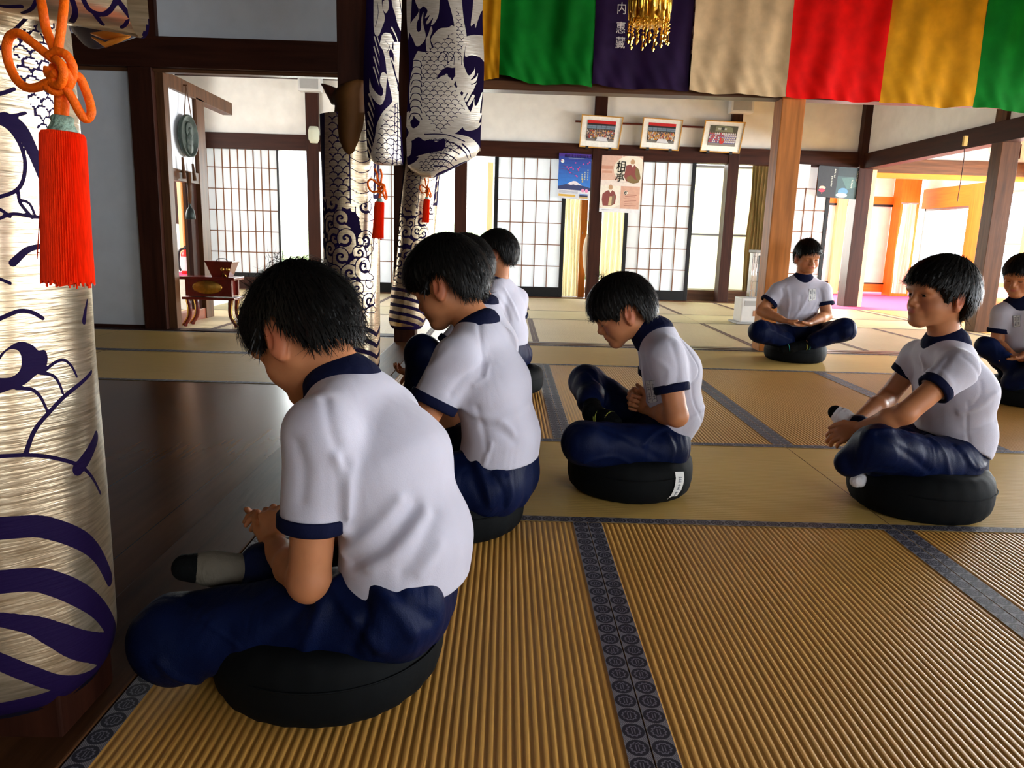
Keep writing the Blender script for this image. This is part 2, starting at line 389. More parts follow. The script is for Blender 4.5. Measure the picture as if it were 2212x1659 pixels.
# polished boards of the sanctuary, planks running away from the camera
def plank_mat():
    m, t, b = nt('polished_boards')
    tc = N(t, 'ShaderNodeTexCoord'); sp = N(t, 'ShaderNodeSeparateXYZ'); Lk(t, tc.outputs['Object'], sp.inputs[0])
    u = math_n(t, 'DIVIDE', math_n(t, 'ADD', sp.outputs[0], 10.0), 0.30); fr = math_n(t, 'FRACT', u)
    line = math_n(t, 'LESS_THAN', fr, 0.012)
    mp = N(t, 'ShaderNodeMapping'); mp.inputs['Scale'].default_value = (9, 0.5, 1); Lk(t, tc.outputs['Object'], mp.inputs[0])
    nz = N(t, 'ShaderNodeTexNoise'); nz.inputs['Scale'].default_value = 4; nz.inputs['Detail'].default_value = 5; Lk(t, mp.outputs[0], nz.inputs['Vector'])
    col = ramp(t, nz.outputs['Fac'], [(0.3, (0.100, 0.037, 0.011)), (0.7, (0.125, 0.048, 0.015))])
    mx = N(t, 'ShaderNodeMix', data_type='RGBA'); Lk(t, line, mx.inputs[0]); Lk(t, col, mx.inputs[6]); mx.inputs[7].default_value = (0.02, 0.01, 0.006, 1)
    Lk(t, mx.outputs[2], b.inputs['Base Color']); b.inputs['Roughness'].default_value = 0.24; b.inputs['Specular IOR Level'].default_value = 0.12
    return m
M['planks'] = plank_mat()
MB().box(-5.6, -0.885, -5, 4.088, -0.058, -0.001).build('wooden_floorboards', M['planks'], floor)
sill = MB().box(-0.885, -0.69, -5, 6.2, -0.06, 0.004, 0.003).build('floor_sill', wood('sill_wood', (0.075, 0.030, 0.012), 0.4, spec=0.08, axis='Y'), floor); tag(sill, 'brown floor beam under the brocade pillars')
th = MB(); th.box(-0.69, 5.1, Y4+0.004, Y4+0.06, -0.05, 0.004); th.box(-0.69, 5.1, Y4+0.075, Y4+0.165, -0.05, 0.006); th.build('threshold', M['brown_wood_x'], floor)
th = MB(); th.box(-5.6, 4.62, 10.87, 11.12, -0.05, 0.012, 0.003); th.build('threshold', M['brown_wood_x'], floor)
MB().box(-5.6, -0.885, 6.205, 6.36, -0.05, 0.006).build('threshold', M['dark_wood_x'], floor)
MB().box(5.1, 8.9, -4.6, 10.4, -0.058, 0.0).build('annex_floor', M['straw_y'], floor)
MB().box(4.62, 8.9, 10.4, 15.5, -0.055, 0.002).build('red_carpet', M['red_carpet'], floor)
MB().box(-5.6, 4.62, 11.12, 12.5, -0.1, -0.02).build('veranda_boards', M['brown_wood_x'], floor)
garden = struct(MB().box(-14, 18, 12.6, 34, -0.6, -0.5).build('ground', plain('garden_gravel', (0.55, 0.58, 0.42), 0.95, var=0.15, scale=8)))
hedge = MB(); hv = []
for i in range(60):
    x = -13+0.45*i; h = 1.6+0.5*math.sin(i*1.7)+0.3*math.sin(i*0.6)
    hedge.lathe((x, 27+0.5*math.sin(i*2.3), -0.5), [(0.05, 0), (0.75, 0.25*h), (0.85, 0.6*h), (0.55, 0.9*h), (0.02, h)], 10)
hg = hedge.build('hedge', plain('garden_hedge_leaves', (0.52, 0.62, 0.34), 0.9, var=0.35, scale=14, bump=1.0, bscale=20), smooth=True)
tag(hg, 'bright garden hedge seen through the open back doors', 'hedge', kind='stuff')

# ---------------------------------------------------------------- walls
BY = 11.05
w = MB(); w.box(-5.6, 5.02, 11.0, 11.10, 2.19, 3.05); wall_back = struct(w.build('wall_back', M['plaster']))
w = MB(); w.box(-5.6, 5.02, 10.94, 11.12, 1.985, 2.20, 0.004); w.box(-5.6, 5.1, 10.94, 11.12, 2.95, 3.1); w.build('lintel', M['dark_wood_x'], wall_back)
posts = [(-2.89, -2.71, 0, 3.0), (-0.775, -0.60, 0, 3.0), (1.19, 1.365, 0, 3.0), (3.135, 3.29, 0, 3.0)]
for a, b_, z0, z1 in posts: MB().box(a, b_, 10.93, 11.13, z0, z1, 0.004).build('post', M['dark_wood'], wall_back)
MB().box(-0.33, -0.245, 11.9, 11.98, 0, 2.0).build('slim_post', M['pale_wood'], wall_back)
MB().box(-3.07, -3.0, 11.7, 11.76, 0, 2.0).build('slim_post', M['pale_wood'], wall_back)
MB().box(1.09, 1.185, 11.2, 11.3, 0, 2.0).build('slim_post', M['cedar'], wall_back)
MB().box(-5.6, 5.0, 12.3, 12.45, 2.3, 3.1).build('outer_lintel', M['dark_wood_x'], wall_back)
MB().box(-5.6, 5.0, 11.1, 12.4, 3.0, 3.06).build('veranda_ceiling', M['brown_wood_x'], wall_back)
# outer glass doors of the veranda (the glazed strip beyond the paper doors)
def glazed(name, x0, x1, Y, z0, z1, pane, rail=None, fr=0.035, fm='alu', parent=None):
    f = MB(); f.box(x0, x0+fr, Y-0.02, Y+0.02, z0, z1); f.box(x1-fr, x1, Y-0.02, Y+0.02, z0, z1); f.box(x0+fr, x1-fr, Y-0.02, Y+0.02, z1-fr, z1); f.box(x0+fr, x1-fr, Y-0.02, Y+0.02, z0, z0+0.09)
    if rail: f.box(x0+fr, x1-fr, Y-0.021, Y+0.021, rail-0.014, rail+0.014)
    o = struct(f.build(name, M[fm])); MB().box(x0+fr*0.5, x1-fr*0.5, Y-0.004, Y+0.004, z0+0.05, z1-fr*0.5).build('pane', M[pane], o); return o
glazed('window_1', -4.6, -3.1, 12.35, 0, 2.3, 'glass', None)
glazed('window_2', -3.1, -1.6, 12.37, 0, 2.3, 'glass', None)
glazed('window_3', -1.6, -0.2, 12.35, 0, 2.3, 'glass', None)
glazed('window_4', -0.2, 1.2, 12.37, 0, 2.3, 'glass', None)
glazed('window_5', 2.55, 3.9, 11.60, 0, 2.02, 'frosted', 0.99)
glazed('window_6', 1.2, 2.55, 12.35, 0, 2.3, 'glass')
MB().box(2.6, 3.9, 11.2, 11.6, -0.02, 0.16).build('raised_sill', M['brown_wood_x'], wall_back)
# sliding paper doors
SHO = 0
def shoji(x0, x1, z0, z1, ncol, nrow, stile=0.055, base=0.14, top=0.05, Y=11.02):
    global SHO; SHO += 1
    f = MB(); f.box(x0, x0+stile, Y-0.018, Y+0.018, z0, z1, 0.003); f.box(x1-stile, x1, Y-0.018, Y+0.018, z0, z1, 0.003)
    f.box(x0+stile, x1-stile, Y-0.018, Y+0.018, z1-top, z1); f.box(x0+stile, x1-stile, Y-0.018, Y+0.018, z0, z0+base)
    o = struct(f.build('door_%d' % SHO, M['black_lacquer']))
    a0, a1, c0, c1 = x0+stile, x1-stile, z0+base, z1-top
    l = MB()
    for i in range(1, ncol): xx = a0+(a1-a0)*i/ncol; l.box(xx-0.006, xx+0.006, Y-0.012, Y+0.002, c0, c1)
    for i in range(1, nrow): zz = c0+(c1-c0)*i/nrow; l.box(a0, a1, Y-0.012, Y+0.002, zz-0.006, zz+0.006)
    l.build('lattice', M['lattice'], o)
    MB().box(a0, a1, Y+0.003, Y+0.006, c0, c1).build('paper', M['paper'], o)
    return o
shoji(-0.205, 0.835, 0.012, 2.06, 5, 6)
shoji(1.70, 2.70, 0.012, 2.03, 5, 6)
shoji(3.80, 4.68, 0.012, 2.03, 5, 6)
shoji(-4.93, -3.31, 0.18, 2.06, 14, 6, 0.03, 0.06, 0.03)
shoji(-2.10, -1.12, 0.012, 2.06, 5, 6)
shoji(-5.6, -4.90, 0.18, 2.06, 6, 6, 0.03, 0.06, 0.03, 11.06)
MB().box(-5.6, -2.9, 10.94, 11.12, 0.0, 0.18).build('low_rail', M['dark_wood_x'], wall_back)

# the sanctuary's left screen wall
LW = 6.30
w = MB(); w.box(-5.6, -3.04, LW, LW+0.06, 0.0, 2.10); w.box(-5.6, -0.9, LW, LW+0.06, 2.30, 3.05); wall_left = struct(w.build('wall_left', M['plaster_shaded']))
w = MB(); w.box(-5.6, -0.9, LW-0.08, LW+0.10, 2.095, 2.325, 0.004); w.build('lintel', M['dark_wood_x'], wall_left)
w = MB(); w.box(-5.6, -0.9, LW-0.02, LW+0.05, 2.07, 2.096); w.build('lintel_edge', M['brown_wood_x'], wall_left)
MB().box(-3.05, -2.865, LW-0.06, LW+0.10, 0, 2.1, 0.004).build('post', M['dark_wood'], wall_left)
MB().box(-2.865, -2.80, LW+0.0, LW+0.09, 0, 2.08, 0.003).build('door_jamb', M['brown_wood'], wall_left)
MB().box(-2.99, -2.815, LW-0.05, LW+0.07, 2.32, 3.05, 0.004).build('post', M['dark_wood'], wall_left)
MB().box(-5.6, -3.05, LW-0.012, LW, 0, 0.03).build('skirting', M['dark_wood_x'], wall_left)
# side wall beyond the opening: white panel with the gong, doorway beneath
SX = -2.93
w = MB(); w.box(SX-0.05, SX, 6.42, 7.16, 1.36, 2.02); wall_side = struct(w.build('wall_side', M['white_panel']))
MB().box(SX-0.07, SX+0.03, 6.40, 8.1, 2.02, 2.14, 0.003).build('rail', M['brown_wood'], wall_side)
MB().box(SX-0.06, SX+0.025, 6.40, 7.2, 1.26, 1.36, 0.003).build('rail', M['brown_wood'], wall_side)
MB().box(SX-0.14, SX+0.03, 7.18, 7.36, 0, 2.04, 0.003).build('post', M['brown_wood'], wall_side)
MB().box(SX-0.05, SX-0.01, 7.03, 7.18, 0, 1.28, 0.003).build('door_leaf', M['dark_wood'], wall_side)
MB().box(SX-0.06, SX+0.02, 6.42, 7.2, 0, 0.10, 0.003).build('step_board', plain('red_brown_step', (0.26, 0.06, 0.025), 0.3, var=0.2), wall_side)
# the little room behind it
w = MB(); w.box(-5.62, -5.56, 6.4, 11, 0, 3.05); w.box(-5.6, -4.45, 10.3, 10.36, 0, 3.05)
rm = struct(w.build('wall_far_left', M['plaster']))
o0, o1, o2, o3 = (at_y(q_, 500, 8.92)[0] for q_ in (340, 392, 399, 440))
MB().box(o0, o1, 8.9, 8.95, 0, 2.05).build('wall_panel', M['white_panel'], rm)
MB().box(o1, o2, 8.86, 8.95, 0, 2.05).build('post', M['pale_wood'], rm)
q9 = at_y(379, 450, 8.88)[0]; MB().box(q9, q9+.05, 8.87, 8.9, .9, 2.05).build('post', M['dark_wood'], rm)
MB().box(o2, o3, 8.9, 8.95, 0, 2.05).build('wall_panel', plain('ochre_wall', (0.75, 0.33, 0.03), 0.8, var=0.08), rm)
MB().box(-4.9, -3.3, 7.9, 8.86, -0.05, 0.33, 0.004).build('platform', plain('white_step', (0.75, 0.74, 0.70), 0.7), rm)
MB().box(-4.8, -3.35, 8.0, 8.8, 0.33, 0.345).build('red_carpet', M['red_carpet'], rm)

# right side: beam line with open bays to the annex
RX = 5.10
w = MB(); w.box(RX, RX+0.08, -4.6, 11.0, 2.17, 3.05); wall_right = struct(w.build('wall_right', M['plaster']))
MB().box(RX-0.05, RX+0.12, -4.6, 11.0, 1.965, 2.175, 0.004).build('lintel', M['dark_wood_y'], wall_right)
MB().box(RX-0.1, RX+0.10, 10.88, 11.12, 0, 3.05, 0.004).build('post', M['dark_wood'], wall_right)
MB().box(RX+0.10, RX+0.17, 10.9, 11.0, 0, 1.96, 0.003).build('door_jamb', M['pale_wood'], wall_right)
for y in (7.87, 4.2, 0.4, -2.6): MB().box(RX-0.04, RX+0.15, y, y+0.18, 0, 3.05, 0.004).build('post', M['brown_wood'] if y > 7 else M['dark_wood'], wall_right)
# annex: end wall, window wall
AX = 7.7
e = MB(); e.box(5.2, 8.9, 11.0, 11.06, 2.12, 3.05); wall_annex = struct(e.build('wall_annex', M['plaster']))
MB().box(5.2, 8.9, 10.96, 11.1, 1.93, 2.13, 0.003).build('lintel', M['brown_wood_x'], wall_annex)
MB().box(5.15, 8.9, 10.97, 11.08, 1.86, 1.93, 0.003).build('lintel', M['cedar_x'], wall_annex)
xa_, xb_, xc_, xd_ = (at_y(px_, 540, 13.95)[0] for px_ in (1797, 1816, 1918, 1952))
MB().box(4.4, xc_, 14.0, 14.06, 0.22, 1.66).build('wall_panel', M['plaster'], wall_annex)
MB().box(4.4, xc_, 14.0, 14.06, 1.80, 3.0).build('wall_panel', M['plaster'], wall_annex)
MB().box(4.4, xc_, 13.97, 14.05, 1.66, 1.80).build('rail', M['cedar_x'], wall_annex)
MB().box(4.4, xc_, 13.96, 14.04, 1.62, 1.66).build('rail', M['black_lacquer'], wall_annex)
MB().box(4.4, xc_, 13.97, 14.05, 0.05, 0.20).build('rail', M['cedar_x'], wall_annex)
MB().box(4.4, xc_, 13.96, 14.04, 0.20, 0.225).build('rail', M['black_lacquer'], wall_annex)
MB().box(xa_, xb_, 13.88, 14.0, 0, 1.95).build('post', M['pale_wood'], wall_annex)
MB().box(xc_, xd_+0.05, 13.7, 14.0, 0, 3.0, 0.004).build('post', M['cedar'], wall_annex)
MB().box(4.4, 8.8, 10.5, 15.5, 3.02, 3.08).build('annex_ceiling', M['cedar'], wall_annex)
# window wall of the annex
pa = at_x(2085, 500, AX-0.06)[1]; pb = at_x(2135, 500, AX-0.06)[1]
wall_w = struct(MB().box(AX, AX+0.08, 9.0, 14.0, 1.80, 3.0).build('wall_window_side', M['plaster']))
MB().box(AX-0.03, AX+0.06, pb, 14.0, 1.60, 1.95, 0.003).build('header', M['cedar_y'], wall_w)
MB().box(AX-0.03, AX+0.06, pb, 14.0, -0.05, 0.14, 0.003).build('sill', M['cedar_y'], wall_w)
MB().box(AX-0.06, AX+0.08, pb, pa, -0.05, 1.95, 0.003).build('post', M['cedar'], wall_w)
def side_window(name, X, y0, y1, z0, z1, muls, fm='alu', rails=(), fr=0.04):
    f = MB(); f.box(X-0.02, X+0.02, y0, y0+fr, z0, z1); f.box(X-0.02, X+0.02, y1-fr, y1, z0, z1); f.box(X-0.02, X+0.02, y0, y1, z1-fr, z1); f.box(X-0.02, X+0.02, y0, y1, z0, z0+fr)
    for y in muls: f.box(X-0.025, X+0.025, y-0.045, y+0.045, z0, z1)
    for r in rails: f.box(X-0.015, X+0.015, y0, y1, r-0.012, r+0.012)
    o = struct(f.build(name, M[fm])); MB().box(X-0.004, X+0.004, y0+0.01, y1-0.01, z0+0.01, z1-0.01).build('pane', M['glass'], o); return o
side_window('window_7', AX+0.03, pa, 13.95, 0.14, 1.60, (12.35,), 'alu', (0.62,))
side_window('window_8', 8.72, 7.4, 14.0, 0.25, 1.95, (9.1, 11.0, 12.6), 'pale_wood', (1.0,), 0.08)
side_window('window_9', 8.72, 3.6, 7.4, 0.25, 1.95, (5.5,), 'pale_wood', (1.0,), 0.08)
side_window('window_10', 8.72, -0.4, 3.6, 0.25, 1.95, (1.6,), 'pale_wood', (1.0,), 0.08)
side_window('window_11', 8.72, -4.4, -0.4, 0.25, 1.95, (-2.4,), 'pale_wood', (1.0,), 0.08)
w = MB(); w.box(8.68, 8.76, -4.6, 14, -0.05, 0.25); w.box(8.68, 8.76, -4.6, 14, 1.95, 3.05); struct(w.build('wall_east', M['plaster']))
w = MB(); w.box(8.72, 8.9, 10.95, 11.05, 1.9, 3.0); w.build('post', M['pale_wood'], wall_annex)
# ceiling and the walls behind the camera
cl = MB(); cl.box(-5.6, 8.9, -4.6, 11.1, 3.05, 3.12); ceiling = struct(cl.build('ceiling', M['dark_wood_x']))
bt = MB()
for y in np.arange(-4.4, 11, 0.46): bt.box(-5.6, 5.1, y, y+0.035, 3.01, 3.05)
bt.build('ceiling_battens', M['dark_wood_x'], ceiling)
w = MB(); w.box(-5.6, 2.9, -4.5, -4.42, 0, 3.05); w.box(5.9, 8.8, -4.5, -4.42, 0, 3.05); w.box(2.9, 5.9, -4.5, -4.42, 2.75, 3.05); struct(w.build('wall_front', M['plaster']))
w = MB(); w.box(-5.62, -5.55, -4.6, 6.4, 0, 3.05); struct(w.build('wall_sanctuary', M['dark_wood']))

# ---------------------------------------------------------------- hall pillars and the tie beam over them
MB_p = MB().box(2.075, 2.255, 5.93, 6.11, 0.0, 3.05, 0.006); pl = struct(MB_p.build('pillar', M['pillar_wood']))
for y in (1.10, 4.0, 5.90): struct(MB().box(-0.89, -0.722, y, y+0.165, 0.0, 3.05, 0.005).build('pillar', M['dark_wood']))
bm_ = MB().box(-0.74, 5.15, 5.97, 6.10, 2.02, 2.26, 0.004); beam = struct(bm_.build('beam', M['dark_wood_x']))
MB().box(-0.74, 5.15, 5.94, 6.08, 1.955, 2.02).build('beam_moulding', M['brown_wood_x'], beam)
MB().box(-0.9, -0.74, 1.0, 6.1, 2.75, 3.0).build('beam_over_sill', M['dark_wood_y'], beam)
# ---------------------------------------------------------------- brocade: woven figure kept as a mask on a fine cloth mesh
def brocade_mat(name, c0, c1, metal):
    m, t, b = nt(name)
    a = N(t, 'ShaderNodeAttribute'); a.attribute_name = 'figure'
    f = math_n(t, 'GREATER_THAN', a.outputs['Fac'], 0.0)
    tc = N(t, 'ShaderNodeTexCoord'); mp = N(t, 'ShaderNodeMapping'); mp.inputs['Scale'].default_value = (10, 10, 120); Lk(t, tc.outputs['Object'], mp.inputs[0])
    nz = N(t, 'ShaderNodeTexNoise'); nz.inputs['Scale'].default_value = 1.4; nz.inputs['Detail'].default_value = 5; Lk(t, mp.outputs[0], nz.inputs['Vector'])
    sil = ramp(t, nz.outputs['Fac'], [(0.3, c0), (0.7, c1)])
    mx = N(t, 'ShaderNodeMix', data_type='RGBA'); Lk(t, f, mx.inputs[0]); mx.inputs[6].default_value = (0.012, 0.005, 0.038, 1); Lk(t, sil, mx.inputs[7])
    Lk(t, mx.outputs[2], b.inputs['Base Color'])
    Lk(t, math_n(t, 'MULTIPLY', f, metal), b.inputs['Metallic'])
    Lk(t, math_n(t, 'ADD', 0.06, math_n(t, 'MULTIPLY', f, 0.4)), b.inputs['Specular IOR Level'])
    Lk(t, math_n(t, 'SUBTRACT', 0.62, math_n(t, 'MULTIPLY', f, 0.34)), b.inputs['Roughness'])
    bp = N(t, 'ShaderNodeBump'); bp.inputs['Strength'].default_value = 0.28; bp.inputs['Distance'].default_value = 0.004
    n3 = N(t, 'ShaderNodeTexNoise'); n3.inputs['Scale'].default_value = 9; n3.inputs['Detail'].default_value = 4; Lk(t, tc.outputs['Object'], n3.inputs['Vector'])
    Lk(t, math_n(t, 'ADD', nz.outputs['Fac'], math_n(t, 'MULTIPLY', n3.outputs['Fac'], 1.5)), bp.inputs['Height']); Lk(t, bp.outputs[0], b.inputs['Normal'])
    return m
M['brocade'] = brocade_mat('silver_and_purple_brocade', (0.44, 0.34, 0.215), (0.76, 0.64, 0.46), 0.80)
M['brocade_lit'] = brocade_mat('lit_silver_and_purple_brocade', (0.70, 0.61, 0.48), (0.95, 0.88, 0.77), 0.38)  # same brocade, with the stronger light on the curtains put into its colour
M['lining'] = plain('brown_satin_lining', (0.085, 0.034, 0.008), 0.65, var=0.25, scale=5, spec=0.1)
M['lining_dark'] = plain('navy_lining', (0.016, 0.012, 0.030), 0.6, var=0.2)

def poly_sd(px, py, P):
    """signed distance to a polygon, negative inside"""
    P = np.asarray(P, float); n = len(P); d = np.full(px.shape, 1e9); s = np.ones(px.shape)
    j = n-1
    for i in range(n):
        ex, ey = P[j][0]-P[i][0], P[j][1]-P[i][1]; wx, wy = px-P[i][0], py-P[i][1]
        t = np.clip((wx*ex+wy*ey)/(ex*ex+ey*ey+1e-15), 0, 1); bx, by = wx-ex*t, wy-ey*t
        d = np.minimum(d, bx*bx+by*by)
        c1 = py >= P[i][1]; c2 = py < P[j][1]; c3 = ex*wy > ey*wx
        flip = (c1 & c2 & c3) | (~c1 & ~c2 & ~c3); s = np.where(flip, -s, s); j = i
    return s*np.sqrt(d)
def smooth_line(P, n=6):
    P = [np.asarray(p, float) for p in P]
    if len(P) < 3: return np.array(P)
    out = []
    for i in range(len(P)-1):
        p0 = P[max(i-1, 0)]; p1 = P[i]; p2 = P[i+1]; p3 = P[min(i+2, len(P)-1)]
        for k in range(n):
            t = k/n; out.append(0.5*((2*p1)+(-p0+p2)*t+(2*p0-5*p1+4*p2-p3)*t*t+(-p0+3*p1-3*p2+p3)*t**3))
    out.append(P[-1]); return np.array(out)
class Figure:
    """s > 0: silver thread, s < 0: purple ground"""
    def __init__(s, U, V, start): s.U = U; s.V = V; s.s = np.full(U.shape, 0.01*start)
    def _near(s, lo, hi, pad): return np.where((s.U > lo[0]-pad) & (s.U < hi[0]+pad) & (s.V > lo[1]-pad) & (s.V < hi[1]+pad))[0]
    def fill(s, P, silver=True, smooth=True):
        P = np.asarray(P, float)
        if smooth: P = smooth_line(list(P)+[P[0]], 5)[:-1]
        ix = s._near(P.min(0), P.max(0), 0.02)
        if not len(ix): return
        d = poly_sd(s.U[ix], s.V[ix], P)
        s.s[ix] = np.maximum(s.s[ix], -d) if silver else np.minimum(s.s[ix], d)
    def line(s, P, w, silver=False, w2=None):
        P = smooth_line(P); wm = max(np.max(w), w2 or 0); ix = s._near(P.min(0), P.max(0), wm+0.02)
        if not len(ix): return
        u, v = s.U[ix], s.V[ix]; d = np.full(u.shape, 1e9)
        for k in range(len(P)-1):
            f = k/(len(P)-1); ww = (w if w2 is None else w+(w2-w)*f)/2
            ex, ey = P[k+1]-P[k]; wx, wy = u-P[k][0], v-P[k][1]; t = np.clip((wx*ex+wy*ey)/(ex*ex+ey*ey+1e-15), 0, 1)
            d = np.minimum(d, np.hypot(wx-ex*t, wy-ey*t)-ww)
        s.s[ix] = np.maximum(s.s[ix], -d) if silver else np.minimum(s.s[ix], d)
    def scales(s, P, r, lw, up=1):
        """overlapping scale outlines inside polygon P"""
        P = np.asarray(P, float); lo, hi = P.min(0), P.max(0); ix = s._near(lo, hi, 0.0)
        if not len(ix): return
        u, v = s.U[ix], s.V[ix]; ins = poly_sd(u, v, P) < -lw*0.5
        dx, dy = 1.7*r, 0.95*r; best = np.full(u.shape, 1e9)
        # nearest scale in front decides the outline
        row = np.floor((v-lo[1])/dy)
        owner = np.full(u.shape, -1.0); dist = np.full(u.shape, 1e9)
        for k in (2, 1, 0, -1):
            rr = row-k*up if up > 0 else row+k
            cy = lo[1]+(rr+0.5)*dy; off = np.where(np.mod(rr, 2) == 0, 0.0, 0.5)*dx
            cx = lo[0]+(np.floor((u-lo[0]-off)/dx)+0.5)*dx+off
            d = np.hypot(u-cx, (v-cy))-r
            hit = (d < 0) & (owner < 0)
            dist = np.where(hit, d, dist); owner = np.where(hit, 1, owner)
        line = ins & ((dist > -lw) | (owner < 0))
        s.s[ix] = np.where(line, np.minimum(s.s[ix], -0.003), s.s[ix])
    def spiral(s, c, r, turns, lw, sgn=1, a0=0.0, silver=False):
        n = int(14*turns); P = [(c[0]+r*(1-i/n)*math.cos(a0+sgn*2*math.pi*turns*i/n), c[1]+r*(1-i/n)*math.sin(a0+sgn*2*math.pi*turns*i/n)) for i in range(n+1)]
        s.line(P, lw, silver, lw*0.5)
    def disc(s, c, r, silver=True):
        d = np.hypot(s.U-c[0], s.V-c[1])-r; s.s = np.maximum(s.s, -d) if silver else np.minimum(s.s, d)

COVER_R = 0.150
def cover_mesh(cx, cy, z0, z1, nu, nv, draw, parent, shear=0.0):
    face = math.atan2(0-cy, 0-cx)                       # seam kept at the far side
    th = np.linspace(-math.pi, math.pi, nu); zz = np.linspace(0, 1, nv)
    prof_r = []; prof_z = []
    for q in zz:
        z = z0+(z1-z0)*q; h = z-z0; r = COVER_R
        if h < 0.10: r = COVER_R*(0.62+0.38*math.sqrt(max(0, 1-(1-h/0.10)**2)))
        prof_r.append(r); prof_z.append(z)
    TH, ZI = np.meshgrid(th, np.arange(nv)); Rr = np.array(prof_r)[ZI]; Z = np.array(prof_z)[ZI]
    wob = 0.0022*np.sin(3*TH+4*Z)+0.0018*np.sin(7*TH-9*Z)
    X = cx+(Rr+wob)*np.cos(TH+face)+shear*(Z-z0); Y = cy+(Rr+wob)*np.sin(TH+face)
    fig = Figure((TH*COVER_R).ravel(), Z.ravel(), 1); draw(fig, cx, cy, face)
    V = np.stack([X.ravel(), Y.ravel(), Z.ravel()], 1)
    i = np.arange(nv-1)[:, None]*nu+np.arange(nu-1)[None, :]
    Q = np.stack([i, i+1, i+1+nu, i+nu], -1).reshape(-1, 4)
    return link_quads('brocade_wrap', V, Q, M['brocade'], parent, True, {'figure': np.clip(fig.s*450, -1, 1)})
def cyl_uv(cx, cy, face):
    def f(px, py):
        d = ray(px, py); a = d[0]**2+d[1]**2; b = 2*(d[0]*(-cx)+d[1]*(-cy)); c = cx*cx+cy*cy-COVER_R**2; D = b*b-4*a*c
        if D <= 0:
            t = -b/(2*a); x, y = d[0]*t, d[1]*t
        else: t = (-b-math.sqrt(D))/(2*a); x, y = d[0]*t, d[1]*t
        th = math.atan2(y-cy, x-cx)-face; th = (th+math.pi) % (2*math.pi)-math.pi
        return (th*COVER_R, EYE+d[2]*t)
    return f
def draw_near(fig, cx, cy, face):
    g = cyl_uv(cx, cy, face); K = 1/1270.0
    def L(P, w, w2=None): fig.line([g(*p) for p in P], w*K, False, None if w2 is None else w2*K)
    # striped foot, the bands swing round the back as well
    L([(-150,1170),(-60,1145),(60,1137),(120,1145),(180,1170),(220,1205),(240,1250)], 50, 34)
    L([(-150,1285),(-60,1262),(60,1252),(120,1262),(180,1290),(225,1325),(250,1375)], 50, 46)
    L([(-150,1325),(-60,1328),(60,1348),(120,1370),(180,1395),(252,1405)], 12, 74)
    L([(-150,1390),(-60,1405),(60,1455),(120,1475),(180,1475),(246,1448)], 34, 36)
    for z in (0.10, 0.20, 0.29): fig.line([(-0.47, z), (-0.32, z+0.02), (-0.20, z)], 0.035); fig.line([(0.24, z+0.0), (0.36, z+0.03), (0.47, z)], 0.035)
    fig.s = np.where(fig.V < g(60, 1527)[1]+0.012*np.cos(fig.U*9), np.minimum(fig.s, -0.002), fig.s)
    L([(-100,990),(-20,985),(60,983),(120,990),(170,1005),(200,1030),(222,1065)], 8)
    L([(55,980),(75,930),(110,890),(150,850),(197,803)], 9)
    L([(170,1012),(211,945)], 30)
    fig.fill([g(*p) for p in [(-20,790),(5,760),(40,738),(70,745),(84,757),(100,757),(106,775),(100,798),(80,810),(50,832),(20,842),(-20,852),(-20,818),(20,815),(42,800),(46,775),(38,757),(15,757),(-10,790)]], False)
    L([(100,800),(122,784),(142,778),(158,792),(168,814)], 7, 5); L([(88,806),(118,812),(132,830),(139,850)], 7, 5); L([(35,838),(70,842),(90,860),(105,890)], 8, 5)
    L([(-40,705),(0,688),(40,672),(70,675),(95,688)], 8); L([(28,568),(55,543),(78,534),(106,530)], 14, 8); L([(-30,595),(0,603),(22,612)], 6)
    L([(186,648),(183,672),(181,694)], 5, 15)
    # great oval plates and small scales of the dragon's body
    L([(-40,262),(8,268),(38,300),(54,345),(50,390),(30,415),(-20,430)], 7); L([(14,258),(45,278),(72,330),(92,380)], 26, 20)
    L([(0,472),(30,462),(70,468),(102,470)], 6); L([(-30,445),(0,452),(22,468)], 6); L([(40,415),(45,440),(70,470)], 6); L([(45,432),(64,440),(76,465)], 5)
    L([(-30,240),(5,248),(28,250),(55,244)], 6); L([(-40,90),(0,105),(25,70),(35,62),(60,35)], 6); L([(-30,210),(10,200),(32,192)], 7)
    P = [g(*p) for p in [(35,60),(120,40),(150,250),(112,300),(82,290),(60,215),(36,170),(28,100)]]
    fig.scales(P, 0.0135, 0.0030)
    # figures on the sides the camera does not meet
    for a, z in ((-0.40, 0.55), (-0.30, 0.80), (0.33, 0.62), (0.42, 0.95), (-0.38, 1.15), (0.30, 1.25)):
        fig.spiral((a, z), 0.07, 1.6, 0.016); fig.line([(a-0.09, z-0.10), (a, z-0.05), (a+0.09, z-0.10)], 0.012)
    fig.scales([(-0.47, 0.95), (-0.14, 0.95), (-0.14, 1.5), (-0.47, 1.5)], 0.03, 0.005)
